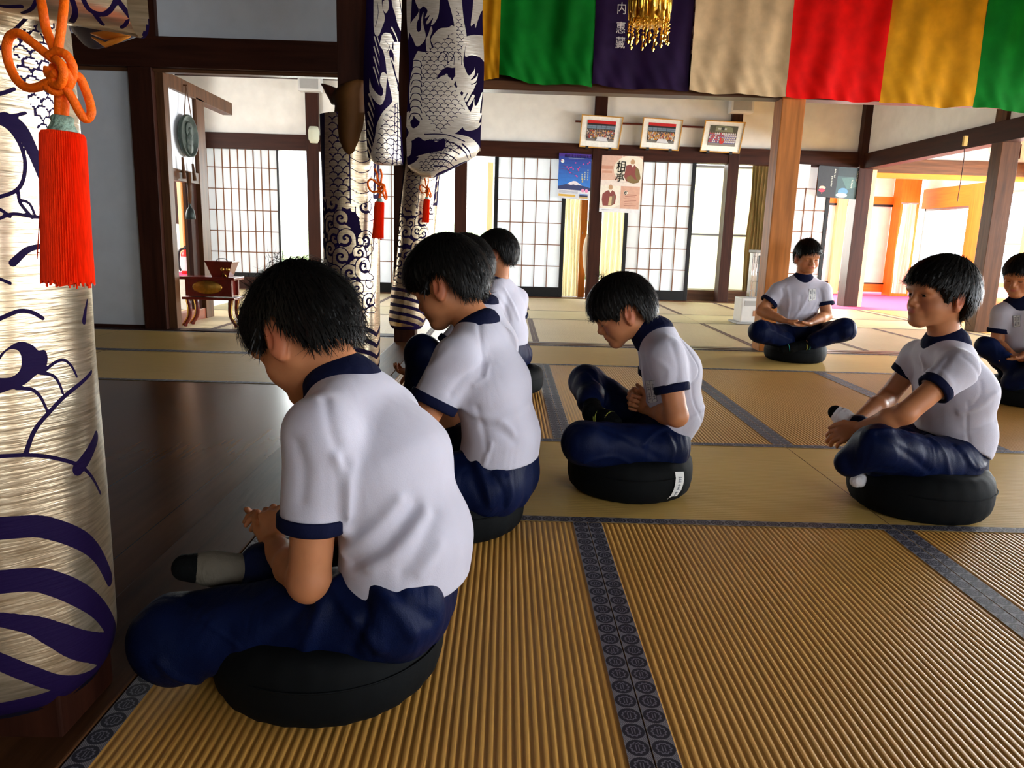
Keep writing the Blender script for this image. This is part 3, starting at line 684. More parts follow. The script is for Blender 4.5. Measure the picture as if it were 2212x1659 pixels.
def draw_far(seed):
    def f(fig, cx, cy, face):
        rs = np.random.default_rng(seed)
        zb = fig.V.min()
        for k in range(5):                              # striped foot
            z = zb+0.055+0.062*k
            fig.line([(-0.47, z-0.02), (-0.25, z+0.022), (-0.05, z+0.018), (0.08, z-0.014), (0.16, z-0.05)], 0.030, False, 0.022)
            fig.line([(0.16, z-0.05), (0.30, z+0.02), (0.47, z-0.02)], 0.020, False, 0.026)
        fig.s = np.where(fig.V < zb+0.03, -0.002, fig.s)
        top = zb+0.38; wt_ = zb+0.98
        # wave crests: silver curls tumbling on the purple
        reg = (fig.V > top+0.03) & (fig.V < wt_+0.05*np.sin(fig.U*17)) & (fig.U < 0.075+0.03*np.sin(fig.V*19))
        fig.s = np.where(reg, -0.004, fig.s)
        nrow = 7
        for r_ in range(nrow):
            z = wt_-0.04-(wt_-top-0.10)*r_/(nrow-1)
            for c_ in range(7):
                u = -0.44+0.088*c_+0.044*(r_ % 2)+0.014*rs.normal(); zz_ = z+0.012*rs.normal(); r = 0.034+0.016*rs.random(); sg = 1 if rs.random() > .35 else -1
                if u > 0.11: continue
                if rs.random() < .12: fig.disc((u, zz_), 0.013); fig.disc((u+.03, zz_-.02), 0.009); continue
                tail = [(u-0.98*r*sg, zz_+.1*r), (u-1.0*r*sg, zz_-1.0*r), (u-0.1*r*sg, zz_-1.75*r), (u+1.5*r*sg, zz_-1.55*r), (u+0.75*r*sg, zz_-0.9*r), (u-0.1*r*sg, zz_-.5*r)]
                fig.line(tail, 0.011); fig.disc((u, zz_), r+.006, False); fig.fill(tail); fig.disc((u, zz_), r)
                fig.spiral((u+.10*r*sg, zz_-.05*r), .78*r, 1.15, .36*r, -sg, -0.9 if sg > 0 else math.pi+0.9)
        fig.line([(-0.2, top+0.03), (-0.05, top+0.075), (0.05, top+0.02), (0.14, top+0.05)], 0.008)
        fig.line([(0.05, top-0.03), (0.10, top+0.05), (0.15, top+0.12)], 0.006)
        for k in range(6):
            u = 0.03+0.15*rs.random(); z = top+0.1+0.3*rs.random(); fig.spiral((u, z), 0.035, 1.2, 0.006, 1, rs.random()*6)
        # body of the dragon: belly plates and scales
        fig.fill([(-0.16, zb+0.98), (-0.02, zb+0.92), (0.10, zb+0.96), (0.13, zb+1.1), (0.12, zb+1.45), (-0.13, zb+1.45), (-0.15, zb+1.1)], True, False)
        fig.s = np.where((fig.V > zb+0.98) & ((fig.U > 0.13) | (fig.U < -0.15)), -0.003, fig.s)
        fig.scales([(-0.12, zb+0.97), (-0.005, zb+0.94), (-0.005, zb+1.44), (-0.12, zb+1.44)], 0.032, 0.006)
        for k in range(10): z = zb+0.96+0.052*k; fig.line([(0.0, z+0.012), (0.05, z-0.010), (0.10, z+0.004), (0.115, z+0.03)], 0.0045)
        fig.line([(-0.003, zb+0.95), (-0.003, zb+1.44)], 0.006)
        for k in range(6): z = zb+1.0+0.08*k; fig.fill([(0.14, z), (0.16, z+0.05), (0.15, z+0.10), (0.18, z+0.02)]); fig.fill([(-0.22, z), (-0.26, z+0.06), (-0.24, z+0.0)])
    return f
PILLARS = [(-0.831, 1.1825), (-0.846, 4.0825), (-0.80, 5.9825)]
lab = ['silver and purple brocade wrap with striped foot on the nearest pillar', 'brocade wrap with wave crests on the pillar behind the first two boys', 'slim brocade wrap on the far pillar, short of the floor by a hand']
res = [(430, 520), (250, 330), (200, 280)]
zz = [(0.055, 1.50), (0.05, 1.45), (0.10, 1.45)]
for k in range(3):
    cx, cy = PILLARS[k]; t = thing('pillar_wrap', lab[k], 'pillar wrap', (cx, cy, 0), 'brocade pillar wraps')
    cover_mesh(cx, cy, zz[k][0], zz[k][1], res[k][0], res[k][1], draw_near if k == 0 else draw_far(4+k), t, 0.09 if k == 2 else 0.0)
    # closed foot of the wrap
    r = COVER_R*0.62; mbf = MB(); mbf.lathe((cx, cy, zz[k][0]), [(0.118, 0.004), (r+0.001, 0.0), (r+0.004, 0.012)], 32); mbf.build('padded_foot', M['lining_dark'], t)

# ---------------------------------------------------------------- swags: brocade curtains drawn up beside the pillars
def sheet(name, parent, x0, x1, Y0, ztop, zb, nu, nv, draw, bulge=0.05, puff=0.07, back=0.22, rb=0.045, lean=0.0, mat=None, start=-1):
    """front cloth falling from ztop, rolling under at the height zb(u) and running up again behind"""
    us = np.linspace(0, 1, nu); V = []; U = []; W = []
    for j in range(nv):
        q = j/(nv-1)
        for u in us:
            b = zb(u); Lf = ztop-b; tot = back+math.pi*rb+Lf; s = q*tot
            x = x0+(x1-x0)*u
            if s < back: y = 2*rb; z = b+rb+(back-s); fz = b-rb*math.pi+rb-(back-s)
            elif s < back+math.pi*rb:
                a = (s-back)/rb; y = rb+rb*math.cos(a); z = b+rb-rb*math.sin(a); fz = b+rb-(math.pi*rb-(s-back))
            else: y = 0.0; z = b+rb+(s-back-math.pi*rb); fz = z
            sp = math.sin(math.pi*u)
            env = math.exp(-((z-b-0.10)/0.16)**2)
            f = 1 if s >= back+math.pi*rb*0.4 else 0.4
            yy = Y0+y-f*(bulge*sp+puff*env*sp)+0.012*math.sin(5*u+6*z)*min(1, (z-b)*4)+lean*u
            V.append((x+0.01*math.sin(7*z)*(1-sp), yy, z)); U.append(x); W.append(fz)
    fig = Figure(np.array(U), np.array(W), start); draw(fig)
    i = np.arange(nv-1)[:, None]*nu+np.arange(nu-1)[None, :]
    Q = np.stack([i, i+1, i+1+nu, i+nu], -1).reshape(-1, 4)
    return link_quads(name, np.array(V), Q, mat or M['brocade'], parent, True, {'figure': np.clip(fig.s*450, -1, 1)})
def draw_Q(fig):
    g = lambda p: (lambda w: (w[0], w[2]))(at_y(p[0], p[1], 5.69))
    def Fi(P, s=True): fig.fill([g(p) for p in P], s)
    def L(P, w, s=False, w2=None): fig.line([g(p) for p in P], w/285, s, None if w2 is None else w2/285)
    Fi([(876,-60),(890,-60),(890,0),(884,60),(870,107),(866,90),(872,20)])
    Fi([(893,-40),(898,0),(905,22),(888,44),(882,60),(890,80),(898,97),(912,90),(919,76),(914,48),(915,24),(910,40),(909,60),(903,66),(899,58),(901,44),(906,28),(904,-40)])
    Fi([(904,-40),(946,-40),(949,20),(942,45),(931,54),(936,38),(925,50),(920,48),(929,32),(918,38),(924,22),(915,12),(906,14)])
    Fi([(920,108),(919,85),(925,72),(931,56),(934,66),(928,82),(932,106)])
    body = [(900,107),(920,110),(935,100),(930,85),(938,72),(950,62),(968,60),(978,56),(988,70),(986,110),(986,140),(978,146),(963,145),(948,158),(943,170),(958,162),(972,168),(982,185),(998,208),(1012,235),(1024,250),(1004,270),(985,288),(960,300),(935,278),(910,264),(895,250),(886,230),(881,200),(883,165),(888,140),(890,125)]
    Fi(body)
    for k, (x, y) in enumerate(((955,170),(962,178),(968,184),(974,176),(984,190),(992,186),(1000,198),(1006,205),(1012,214))): L([(x, y+10), (x+9, y-8)], 6, True, 1)
    Fi([(955,-40),(990,-40),(1002,40),(1008,80),(1003,110),(1000,132),(1005,152),(1012,162),(1022,150),(1024,142),(1023,160),(1014,172),(1025,166),(1030,156),(1026,174),(1014,182),(1026,178),(1032,166),(1022,190),(1020,196),(1006,200),(995,195),(985,180),(983,150),(985,110),(982,60),(975,25)])
    Fi([(1008,78),(1028,73),(1050,80),(1050,135),(1035,122),(1018,118),(1005,122),(1004,110),(1007,95)])
    Fi([(1026,-40),(1050,-40),(1050,10),(1042,20),(1034,40),(1028,58),(1026,48),(1018,55),(1019,40),(1022,20)])
    Fi([(1023,204),(1025,225),(1031,222),(1040,196),(1037,240),(1043,240),(1036,262),(1042,262),(1032,276),(1010,282),(1000,272),(1012,250),(1021,228)])
    Fi([(872,246),(884,238),(892,242),(893,254),(887,262),(893,276),(905,270),(910,258),(925,268),(937,280),(930,300),(918,304),(905,296),(890,303),(878,300),(884,285),(878,270)])
    Fi([(874,300),(888,300),(890,316),(885,335),(872,332)])
    Fi([(912,284),(945,284),(985,290),(1020,298),(1040,320),(1040,345),(1000,352),(970,366),(945,376),(930,395),(905,388),(885,370),(876,352),(900,338),(930,331),(955,326),(948,312),(935,304),(912,294)])
    Fi([(940,312),(960,300),(962,320),(952,328)], False); Fi([(880,345),(905,338),(895,350),(876,356)], False)
    for k in range(6): y = 290+14*k; L([(918+4*k, y), (965, y+2), (1005-6*k, y+16)], 2.2)
    for P in ([(992,318),(1006,330),(1012,345)], [(1000,312),(1014,326),(1018,342)]): L(P, 4, False, 1)
    fig.scales([g(p) for p in [(930,335),(960,330),(985,340),(970,362),(935,372),(905,370),(905,350)]], 0.022, 0.0042)
    fig.scales([g(p) for p in [(930,300),(965,298),(1000,318),(985,330),(955,330)]], 0.022, 0.0042)
    sc = [g(p) for p in [(908,112),(938,92),(980,70),(985,110),(975,143),(948,156),(940,175),(965,170),(985,195),(1005,235),(975,270),(955,290),(930,268),(915,240),(905,200),(908,150)]]
    fig.scales(sc, 0.031, 0.0046)
    for k in range(9): y = 128+14.5*k; L([(884, y+12), (890, y), (905, y+2), (908+0.5*k, y+14)], 1.9)
    fig.scales([g(p) for p in [(985,10),(998,40),(1004,80),(998,112),(990,140),(986,100),(984,50)]], 0.026, 0.0042)
    for x in (958, 972, 988): L([(x-12, 128), (x-4, 112), (x+8, 122), (x+8, 140)], 1.3)
def draw_P(fig):
    g = lambda p: (lambda w: (w[0], w[2]))(at_y(p[0], p[1], 3.93))
    def Fi(P, s=True): fig.fill([g(p) for p in P], s)
    def L(P, w, s=False, w2=None): fig.line([g(p) for p in P], w/405, s, None if w2 is None else w2/405)
    Fi([(795,345),(806,318),(813,298),(818,272),(830,246),(846,226),(858,205),(872,200),(875,340),(866,365),(830,372),(800,362)])
    Fi([(826,78),(833,72),(846,76),(848,98),(841,114),(848,140),(856,168),(862,200),(852,222),(846,198),(838,166),(834,134),(829,112),(822,100),(824,88)])
    Fi([(802,168),(806,188),(818,206),(828,210),(830,196),(823,180),(827,160),(837,164),(836,190),(834,214),(826,230),(814,222),(802,200)])
    Fi([(806,-60),(826,-60),(826,10),(832,40),(826,62),(818,80),(808,60)]); Fi([(840,-60),(875,-60),(875,70),(860,58),(852,30),(846,6)])
    Fi([(828,5),(838,0),(840,18),(834,30),(828,20)]); Fi([(850,90),(872,100),(875,190),(862,172),(853,140)])
    for k in range(7): y = 205+19*k; L([(801-1.5*k, y), (807-1.2*k, y+18), (812-k, y+34)], 4, True, 0.5)
    for k in range(5): y = 60+22*k; L([(846, y), (855, y+18), (862, y+38)], 3, True, 0.5); L([(810, y), (816, y+20), (822, y+42)], 3, True, 0.5)
    fig.scales([g(p) for p in [(812,345),(820,290),(835,250),(862,215),(872,250),(872,362),(820,366)]], 0.024, 0.0036)
    for k in range(3): L([(848+7*k, 360), (853+6*k, 290), (856+5*k, 225)], 1.2)
    L([(815,6),(818,30),(812,60)], 1.2); L([(860,0),(866,40)], 1.2); L([(833,90),(842,100),(838,112)], 1.2)
    fig.s = np.where(fig.U > g((865.5, 300))[0], np.minimum(fig.s, -0.002), fig.s)
def draw_near_swag(fig):
    g = lambda p: (lambda w: (w[0], w[2]))(at_y(p[0], p[1], 1.02))
    edge = g((238, 20))[0]
    def L(P, w): fig.line([g(p) for p in P], w/1400, False)
    L([(118,-30),(124,0),(120,20),(104,44)], 9); L([(142,-20),(152,6),(176,14),(196,-2),(206,-30)], 8); L([(206,-20),(222,4),(236,28),(238,45)], 9)
    L([(160,14),(168,40)], 8); L([(222,25),(214,36),(204,44)], 6); L([(60,-20),(40,10),(10,30)], 6); L([(-60,-30),(-30,10),(20,8)], 7)
    fig.s = np.where(fig.U > edge+0.012*np.sin(fig.V*40), np.minimum(fig.s, -0.002), fig.s)
def zcurve(pts, Y):
    W = [at_y(px, py, Y) for px, py in pts]; xs = [w[0] for w in W]; zs = [w[2] for w in W]
    return xs, zs
def swag(label, x0, x1, Y0, ztop, pts, Yp, nu, nv, draw, start, **kw):
    xs, zs = zcurve(pts, Yp); t = thing('brocade_curtain', label, 'curtain', ((x0+x1)/2, Y0, 1.3), 'drawn up brocade curtains')
    zb = lambda u: float(np.interp(x0+(x1-x0)*u, xs, zs)); sheet('brocade_cloth', t, x0, x1, Y0, ztop, zb, nu, nv, draw, start=start, **kw); return t
tQ = swag('broad dragon brocade curtain drawn up at the far pillar', -0.762, -0.212, 5.74, 2.95, [(870,352),(885,366),(905,378),(930,384),(955,374),(985,358),(1010,345),(1026,335),(1036,322)], 5.66, 220, 560, draw_Q, -1, mat=M['brocade_lit'], bulge=0.05, puff=0.05)
tP = swag('narrow dragon brocade curtain with brown lining at the middle pillar', -0.735, -0.560, 3.94, 2.95, [(795,340),(805,352),(820,357),(845,357),(866,354)], 3.92, 100, 640, draw_P, -1, mat=M['brocade_lit'], bulge=0.035, puff=0.03, rb=0.03)
tN = swag('low edge of a brocade curtain at the top left corner', -1.05, -0.522, 1.06, 1.75, [(-150,-10),(0,14),(100,28),(180,40),(240,52),(262,66),(300,78)], 1.02, 210, 330, draw_near_swag, 1, bulge=0.03, puff=0.02, rb=0.03, back=0.15)
def loft(name, rows, Y, depth, mat, parent, n=16, yoff=0.0):
    """soft pouch of cloth: rows of (photo y, left x, right x) at the depth Y"""
    V = []; Fs = []
    for (py, xl, xr) in rows:
        a = at_y(xl, py, Y); b = at_y(xr, py, Y); c = (a+b)/2; w = abs(b[0]-a[0])/2
        for k in range(n):
            t = 2*math.pi*k/n; V.append((c[0]+w*math.cos(t), c[1]+yoff+depth*min(1, w/0.06)*math.sin(t)*(1+0.12*math.sin(3*t)), c[2]))
    m_ = len(rows)
    for i in range(m_-1):
        for k in range(n): Fs.append((i*n+k, i*n+(k+1) % n, (i+1)*n+(k+1) % n, (i+1)*n+k))
    Fs.append(tuple(range(n))[::-1]); Fs.append(tuple((m_-1)*n+k for k in range(n)))
    return link_mesh(name, V, Fs, mat, parent, True)
loft('lining', [(180,760,800),(188,735,802),(200,722,801),(214,718,800),(232,724,799),(255,722,798),(280,723,796),(305,728,790),(328,738,783),(345,748,776),(354,758,770)], 4.02, 0.11, M['lining'], tP)
loft('lining_fold', [(181,693,700),(184,694,712),(190,698,728),(200,702,745),(214,710,760),(226,716,760)], 4.06, 0.06, plain('dark_red_satin', (0.07, 0.014, 0.005), 0.6), tP)
loft('lining', [(-40,60,296),(10,110,298),(40,138,298),(60,150,296),(74,160,292),(86,170,262),(96,180,235),(104,192,215)], 1.17, 0.035, M['lining_dark'], tN)
b = MB(); b.tube([at_y(*p, 1.128) for p in [(196,72),(225,76),(255,76),(282,78)]], [0.001, 0.006, 0.006, 0.001], 8); b.tube([at_y(*p, 1.126) for p in [(198,80),(228,97),(255,86),(282,79)]], [0.001, 0.004, 0.004, 0.001], 8); b.build('gold_edging', plain('gold_satin_edge', (0.55, 0.20, 0.02), 0.35, 0.3), tN, True)
MB().box(-0.98, -0.515, 1.015, 1.16, 1.74, 2.95).build('curtain_roll', M['brocade'], tN) if False else None

# ---------------------------------------------------------------- orange cords with red tassels
PM = F_PX/np.dot(np.array([-0.65, 0.96, 0.9])-EYEP, FW)
def cordset(t, Y):
    g = lambda p: at_y(p[0], p[1], Y-(p[2] if len(p) > 2 else 0.0))
    cr = 9.2/PM
    def tube(P, b, r=cr, closed=False): b.tube(smooth_line([g(p) for p in P], 5), r, 10, not closed, False)
    b = MB(); tube([(86,-14,-.02),(92,20,0),(99,60,0),(112,95,0.004),(122,118,.008)], b); tube([(140,-14,-.02),(136,30,0),(131,70,.004),(127,95,.008),(126,118,.01)], b)
    tube([(124,135,.01),(95,112,.010),(65,88,.010),(42,72,.008),(22,78,.004),(14,105,.002),(20,140,.002),(38,175,.006),(62,190,.008),(92,185,.012),(122,170,.018)], b)
    tube([(158,160,.008),(172,168,.004),(183,190,0),(194,222,-.002),(197,245,0),(188,257,.002),(177,250,.006),(160,220,.010),(142,190,.014)], b)
    tube([(128,190,.006),(127,220,.004),(127,252,.002)], b); tube([(140,190,.002),(140,220,.0),(139,252,.0)], b)
    b.build('cord', M['cord'], t, True)
    k = MB(); tube([(104,122,.012),(122,112,.016),(142,118,.018),(156,140,.016),(157,165,.012),(146,188,.012),(124,199,.014),(104,190,.014),(96,178,.010)], k)
    tube([(120,128,.022),(132,140,.026),(137,162,.026),(128,184,.022),(112,180,.016)], k); tube([(104,146,.010),(104,158,.012),(112,164,.018),(122,158,.022)], k)
    tube([(140,150,.020),(150,172,.016),(140,195,.012)], k); tube([(108,150,.006),(130,155,.004),(148,150,.006)], k, cr*1.4)
    k.build('knot', M['cord'], t, True)
    ax = g((134, 250)); ax2 = g((147, 606)); dn = (ax2-ax); Ln = np.linalg.norm(dn); dn /= Ln
    u = np.cross(dn, [0, 1, 0]); u /= np.linalg.norm(u); w = np.cross(dn, u)
    def lathe(prof, n, scal=0.0, jag=0.0, off=0.0):
        V = []; Fs = []
        for i, (s, r) in enumerate(prof):
            for q in range(n):
                a = 2*math.pi*q/n; rr = r*(1+scal*(1 if q % 2 else -1)); z = s+(jag*RNG.random() if i == len(prof)-1 else 0)
                V.append(ax+dn*z+rr*(math.cos(a)*u+math.sin(a)*w))
        for i in range(len(prof)-1):
            for q in range(n): Fs.append((i*n+q, i*n+(q+1) % n, (i+1)*n+(q+1) % n, (i+1)*n+q))
        Fs.append(tuple(range(n))[::-1]); Fs.append(tuple((len(prof)-1)*n+q for q in range(n))); return V, Fs
    s = 1/PM
    link_mesh('tassel_cap', *lathe([(0,18*s),(2*s,21*s),(8*s,23*s),(14*s,21*s),(18*s,23*s),(30*s,29*s),(42*s,32*s)], 40, 0.0), M['tassel_cap'], t, True)
    V, Fs = lathe([(30*s,20*s),(34*s,38*s),(42*s,42*s),(70*s,43*s),(150*s,45*s),(250*s,47*s),(330*s,50*s),(344*s,51*s)], 132, 0.045, 16*s)
    link_mesh('tassel_thread', V, Fs, M['tassel'], t, False)
    e = MB()
    for q in range(60):
        a = RNG.random()*6.28; r = 45*s*math.sqrt(RNG.random()); p = ax+dn*(335*s)+r*(math.cos(a)*u+math.sin(a)*w); e.tube([p, p+dn*(14+16*RNG.random())*s+u*3*s*(RNG.random()-.5)], 1.7*s, 5)
    e.tube([g((92,300)),g((90,400)),g((84,500)),g((80,560))], 0.0007, 5); e.tube([g((82,545)),g((95,550)),g((108,547))], 0.0007, 5)
    e.build('loose_thread', M['tassel'], t, False)
    return ax
YT = 0.96
base1 = at_y(134, 250, YT)
t1 = thing('tassel_cord', 'large orange knotted cord with red tassel on the nearest pillar wrap', 'tassel', base1, 'orange cords with red tassels'); cordset(t1, YT)
def dup(root, loc, label, rz=0.0, sc=1.0):
    r = root.copy(); C.objects.link(r); r.location = tuple(loc); r.rotation_euler = (0, 0, rz); r.scale = (sc,)*3; r['label'] = label; LOC[r.name] = np.array(loc)
    for ch in list(root.children):
        c = ch.copy(); C.objects.link(c); c.parent = r; LOC[c.name] = np.array(loc)
        for g in ch.children:
            d = g.copy(); C.objects.link(d); d.parent = c
    return r
dup(t1, at_y(820, 428, 3.95), 'small orange cord and red tassel below the narrow middle curtain', 0.15)
dup(t1, at_y(922, 425, 5.74), 'farthest orange cord with red tassel, hung below the broad curtain', -0.2, 0.92)
# ---------------------------------------------------------------- flat printed things: layers of coloured shapes on a thin sheet
COLS = {}
def col(c, rough=0.7):
    k = tuple(round(x, 3) for x in c)+(rough,)
    if k not in COLS: COLS[k] = plain('print_colour', c, rough, var=0.06, scale=30)
    return COLS[k]
def quad_map(c, lift=(0, -1, 0)):
    tl, tr, br, bl = [np.asarray(q, float) for q in c]; L_ = np.asarray(lift, float)
    def f(u, v, w=0.0): return (tl*(1-u)+tr*u)*(1-v)+(bl*(1-u)+br*u)*v+L_*w
    return f
def printed(name, f, layers, parent, thick=0.002, base=(0.8, 0.8, 0.78), outline=None):
    mats = [col(base)]; ix = {tuple(base): 0}; V = []; Fs = []; mi = []
    out = outline or [(0, 0), (1, 0), (1, 1), (0, 1)]; n = len(out)
    V += [f(u, v, 0) for u, v in out]+[f(u, v, -thick) for u, v in out]
    Fs += [tuple(range(n)), tuple(range(n, 2*n))[::-1]]+[(i, n+i, n+(i+1) % n, (i+1) % n) for i in range(n)]; mi += [0]*(n+2)
    for k, (P, c) in enumerate(layers):
        c = tuple(c)
        if c not in ix: ix[c] = len(mats); mats.append(col(c))
        a = len(V); V += [f(u, v, 0.0004*(1+k*0.12)) for u, v in P]; Fs.append(tuple(range(a, a+len(P)))); mi.append(ix[c])
    return link_mesh(name, V, Fs, None, parent, False, mats, mi)
def rect(u0, v0, u1, v1): return [(u0, v0), (u1, v0), (u1, v1), (u0, v1)]
def oval(u, v, a, b, n=14): return [(u+a*math.cos(2*math.pi*i/n), v+b*math.sin(2*math.pi*i/n)) for i in range(n)]
def corners(px, Y): return [at_y(x, y, Y) for x, y in px]

# ---------------------------------------------------------------- five-coloured temple curtain
def satin(name, c): return plain(name, c, 0.6, 0.0, 0.16, 7, 0.10, 14, 0.08)
SAT = {'gold': satin('gold_satin', (0.70, 0.32, 0.010)), 'green': satin('green_satin', (0.004, 0.20, 0.018)), 'purple': satin('purple_satin', (0.022, 0.008, 0.040)),
       'cream': satin('cream_satin', (0.70, 0.50, 0.28)), 'red': satin('red_satin', (0.86, 0.006, 0.004))}
ban = thing('temple_curtain', 'long five coloured satin curtain in green, purple, cream, red and gold along the beam', 'curtain', (2.0, 5.86, 2.5))
bx = [-0.40, -0.094, 0.606, 1.338, 2.072, 2.786, 3.50, 4.22, 4.94]
names = ['gold', 'green', 'purple', 'cream', 'red', 'gold', 'green', 'purple']
def zb_banner(X, k, u): return 2.015-0.0255*(X+0.1)+(-0.012*math.sin(math.pi*u) if k != 1 else 0.03-0.045*min(1, 3*u))+0.006*math.sin(9*u+k)
for k, nm in enumerate(names):
    nu, nv = 70, 40; V = []
    for j in range(nv):
        for i in range(nu):
            u = i/(nu-1); X = bx[k]+(bx[k+1]-bx[k])*u; b0 = zb_banner(X, k, u); z = b0+(2.99-b0)*j/(nv-1); h = z-b0
            y = 5.862+0.013*math.sin(2*math.pi*(1.6*u)+1.3*k+0.6*z)+0.006*math.sin(2*math.pi*(3.7*u)+2.1*k-2.5*h)+0.006*math.sin(40*u+30*h+k)*math.exp(-h*6)+0.004*math.sin(17*u-9*h+3*k)
            V.append((X, y, z))
    i_ = np.arange(nv-1)[:, None]*nu+np.arange(nu-1)[None, :]; Q = np.stack([i_, i_+1, i_+1+nu, i_+nu], -1).reshape(-1, 4)
    o = link_quads('panel', np.array(V), Q, SAT[nm], ban); o['label'] = nm+' satin panel'
    if k == 2: pnl = o
for ch, px, py in (('内', 1343, 20), ('惠', 1341, 62), ('藏', 1340, 94)):
    c = at_y(px, py, 5.815)
    text_mesh('lettering', ch, 0.088, lambda u, v, w, c=c: c+np.array([u*0.85, w-0.0, v*1.0]), col((0.80, 0.72, 0.66)), pnl, 0.002, weight=0.0)
c = at_y(1344, -22, 5.815); text_mesh('lettering', '寺', 0.098, lambda u, v, w, c=c: c+np.array([u*0.85, w, v]), col((0.80, 0.72, 0.66)), pnl, 0.002) if False else None
rod = MB(); rod.tube([(-0.42, 5.87, 2.995), (5.0, 5.87, 2.995)], 0.014, 10); rod.build('curtain_rod', M['dark_wood_x'], ban, True)

# ---------------------------------------------------------------- gilded hanging ornament
Yo = 4.6; c0 = at_y(1402, 40, Yo); pm = F_PX/np.dot(c0-EYEP, FW); Ro = 41/pm
orn = thing('hanging_ornament', 'gilded hanging lantern ornament with bead fringe in front of the purple curtain panel', 'ornament', (c0[0], c0[1], c0[2]))
glow = plain('gilt_brass', (0.95, 0.50, 0.07), 0.28, 1.0, 0.3, 30, 0.35, 30)
d = MB(); z0 = c0[2]-0.002; n = 10
for i in range(n):                                        # upright petal panels round a drum
    a0 = 2*math.pi*i/n; a1 = 2*math.pi*(i+1)/n; am = (a0+a1)/2
    P = [(a0, z0), (am-0.1, z0-0.022), (am, z0-0.032), (am+0.1, z0-0.022), (a1, z0), (a1, z0+0.30), (a0, z0+0.30)]
    ring_o = [(c0[0]+Ro*math.cos(a), c0[1]+Ro*math.sin(a), z) for a, z in P]; ring_i = [(c0[0]+Ro*0.90*math.cos(a), c0[1]+Ro*0.90*math.sin(a), z) for a, z in P]
    m_ = len(P); d.add(ring_o+ring_i, [tuple(range(m_)), tuple(range(m_, 2*m_))[::-1]]+[(q, m_+q, m_+(q+1) % m_, (q+1) % m_) for q in range(m_)])
    d.tube([(c0[0]+Ro*1.03*math.cos(a0), c0[1]+Ro*1.03*math.sin(a0), z0-0.01+0.31*s) for s in (0, .3, .6, 1)], 0.008, 8)
    d.lathe((c0[0]+Ro*1.01*math.cos(am), c0[1]+Ro*1.01*math.sin(am), z0+0.02), [(0.004, 0), (0.014, 0.012), (0.016, 0.09), (0.006, 0.14)], 8)
d.build('petal_drum', glow, orn, True)
d = MB(); d.lathe((c0[0], c0[1], z0-0.035), [(Ro*0.75, 0), (Ro*0.86, 0.01), (Ro*0.88, 0.05), (Ro*0.7, 0.06)], 24); d.build('inner_drum', glow, orn, True); d = MB(); d.lathe((c0[0], c0[1], z0+0.30), [(Ro*1.1, 0), (Ro*1.25, 0.02), (Ro*0.4, 0.10), (0.02, 0.14)], 20); d.tube([(c0[0], c0[1], z0+0.42), (c0[0], c0[1], 3.05)], 0.006, 8); d.build('canopy', glow, orn, True)
fr = MB()
for i in range(30):
    a = 2*math.pi*i/30+0.05; r = Ro*(1.06 if i % 2 else 0.88); L_ = 0.055+0.045*(i % 3)/2+0.01*RNG.random(); x, y = c0[0]+r*math.cos(a), c0[1]+r*math.sin(a); zt = z0-0.012
    fr.tube([(x, y, zt), (x, y, zt-L_)], 0.0018, 5)
    for q in range(3): zz_ = zt-0.018-q*0.02; fr.lathe((x, y, zz_), [(0.0015, 0.008), (0.008, 0.0), (0.0015, -0.008)], 6)
    fr.lathe((x, y, zt-L_), [(0.002, 0.0), (0.011, -0.016), (0.002, -0.032)], 4)
fr.build('bead_fringe', glow, orn)

# ---------------------------------------------------------------- framed group photographs on the lintel
def crowd(kind, seed):
    rs = np.random.default_rng(seed); L_ = []
    if kind < 2:
        L_ += [(rect(0, 0, 1, 1), (0.05, 0.045, 0.04)), (rect(0, 0, 1, .15), (0.62, 0.015, 0.015)), (rect(0, .15, 1, .22), (0.02, 0.012, 0.015)), (rect(0, .24, 1, .40), (0.19, 0.26, 0.34)), (rect(0, .88, 1, 1), (0.20, 0.19, 0.17))]
        for i in range(1, 6): L_.append((rect(i/6-.006, .24, i/6+.006, .40), (0.03, 0.03, 0.04)))
        L_.append((rect(0, .315, 1, .325), (0.04, 0.05, 0.06)))
        pal = [(0.10, 0.07, 0.06), (0.42, 0.05, 0.04), (0.62, 0.40, 0.28), (0.70, 0.30, 0.03), (0.08, 0.06, 0.10), (0.65, 0.63, 0.6), (0.20, 0.14, 0.10)]
        if kind == 1: pal += [(0.70, 0.32, 0.05)]*4
        for r in range(6):
            for i in range(17): u = (i+.5+.4*(r % 2))/17.5; v = .47+.065*r; c = pal[rs.integers(len(pal))]; L_ += [(oval(u, v+.035, .024, .045, 8), c), (oval(u, v-.015, .012, .020, 7), (0.50, 0.33, 0.24))]
        L_.append(([(.42, .80), (.70, .80), (.80, .99), (.34, .99)], (0.72, 0.72, 0.74)))
    else:
        L_ += [(rect(0, 0, 1, 1), (0.09, 0.09, 0.06)), (rect(0, .85, 1, 1), (0.25, 0.23, 0.20)), ([(.2, .05), (.5, 0), (.8, .08), (.85, .3), (.2, .3)], (0.24, 0.26, 0.16)), (rect(.28, .12, .60, .20), (0.62, 0.64, 0.6)), (rect(.40, .08, .52, .22), (0.06, 0.06, 0.05))]
        for r in range(5):
            for i in range(15): u = (i+.5+.4*(r % 2))/15.5; v = .36+.10*r; c = (0.70, 0.68, 0.72) if i > 7 or rs.random() < .4 else (0.55, 0.10, 0.12); L_ += [(oval(u, v+.05, .028, .06, 8), c), (oval(u, v-.02, .014, .024, 7), (0.45, 0.28, 0.2)), (rect(u-.02, v+.08, u+.02, v+.12), (0.12, 0.10, 0.40))]
        L_ += [(oval(.48, .76, .09, .16, 10), (0.60, 0.04, 0.03)), (oval(.50, .70, .03, .08, 8), (0.25, 0.22, 0.1))]
    return L_
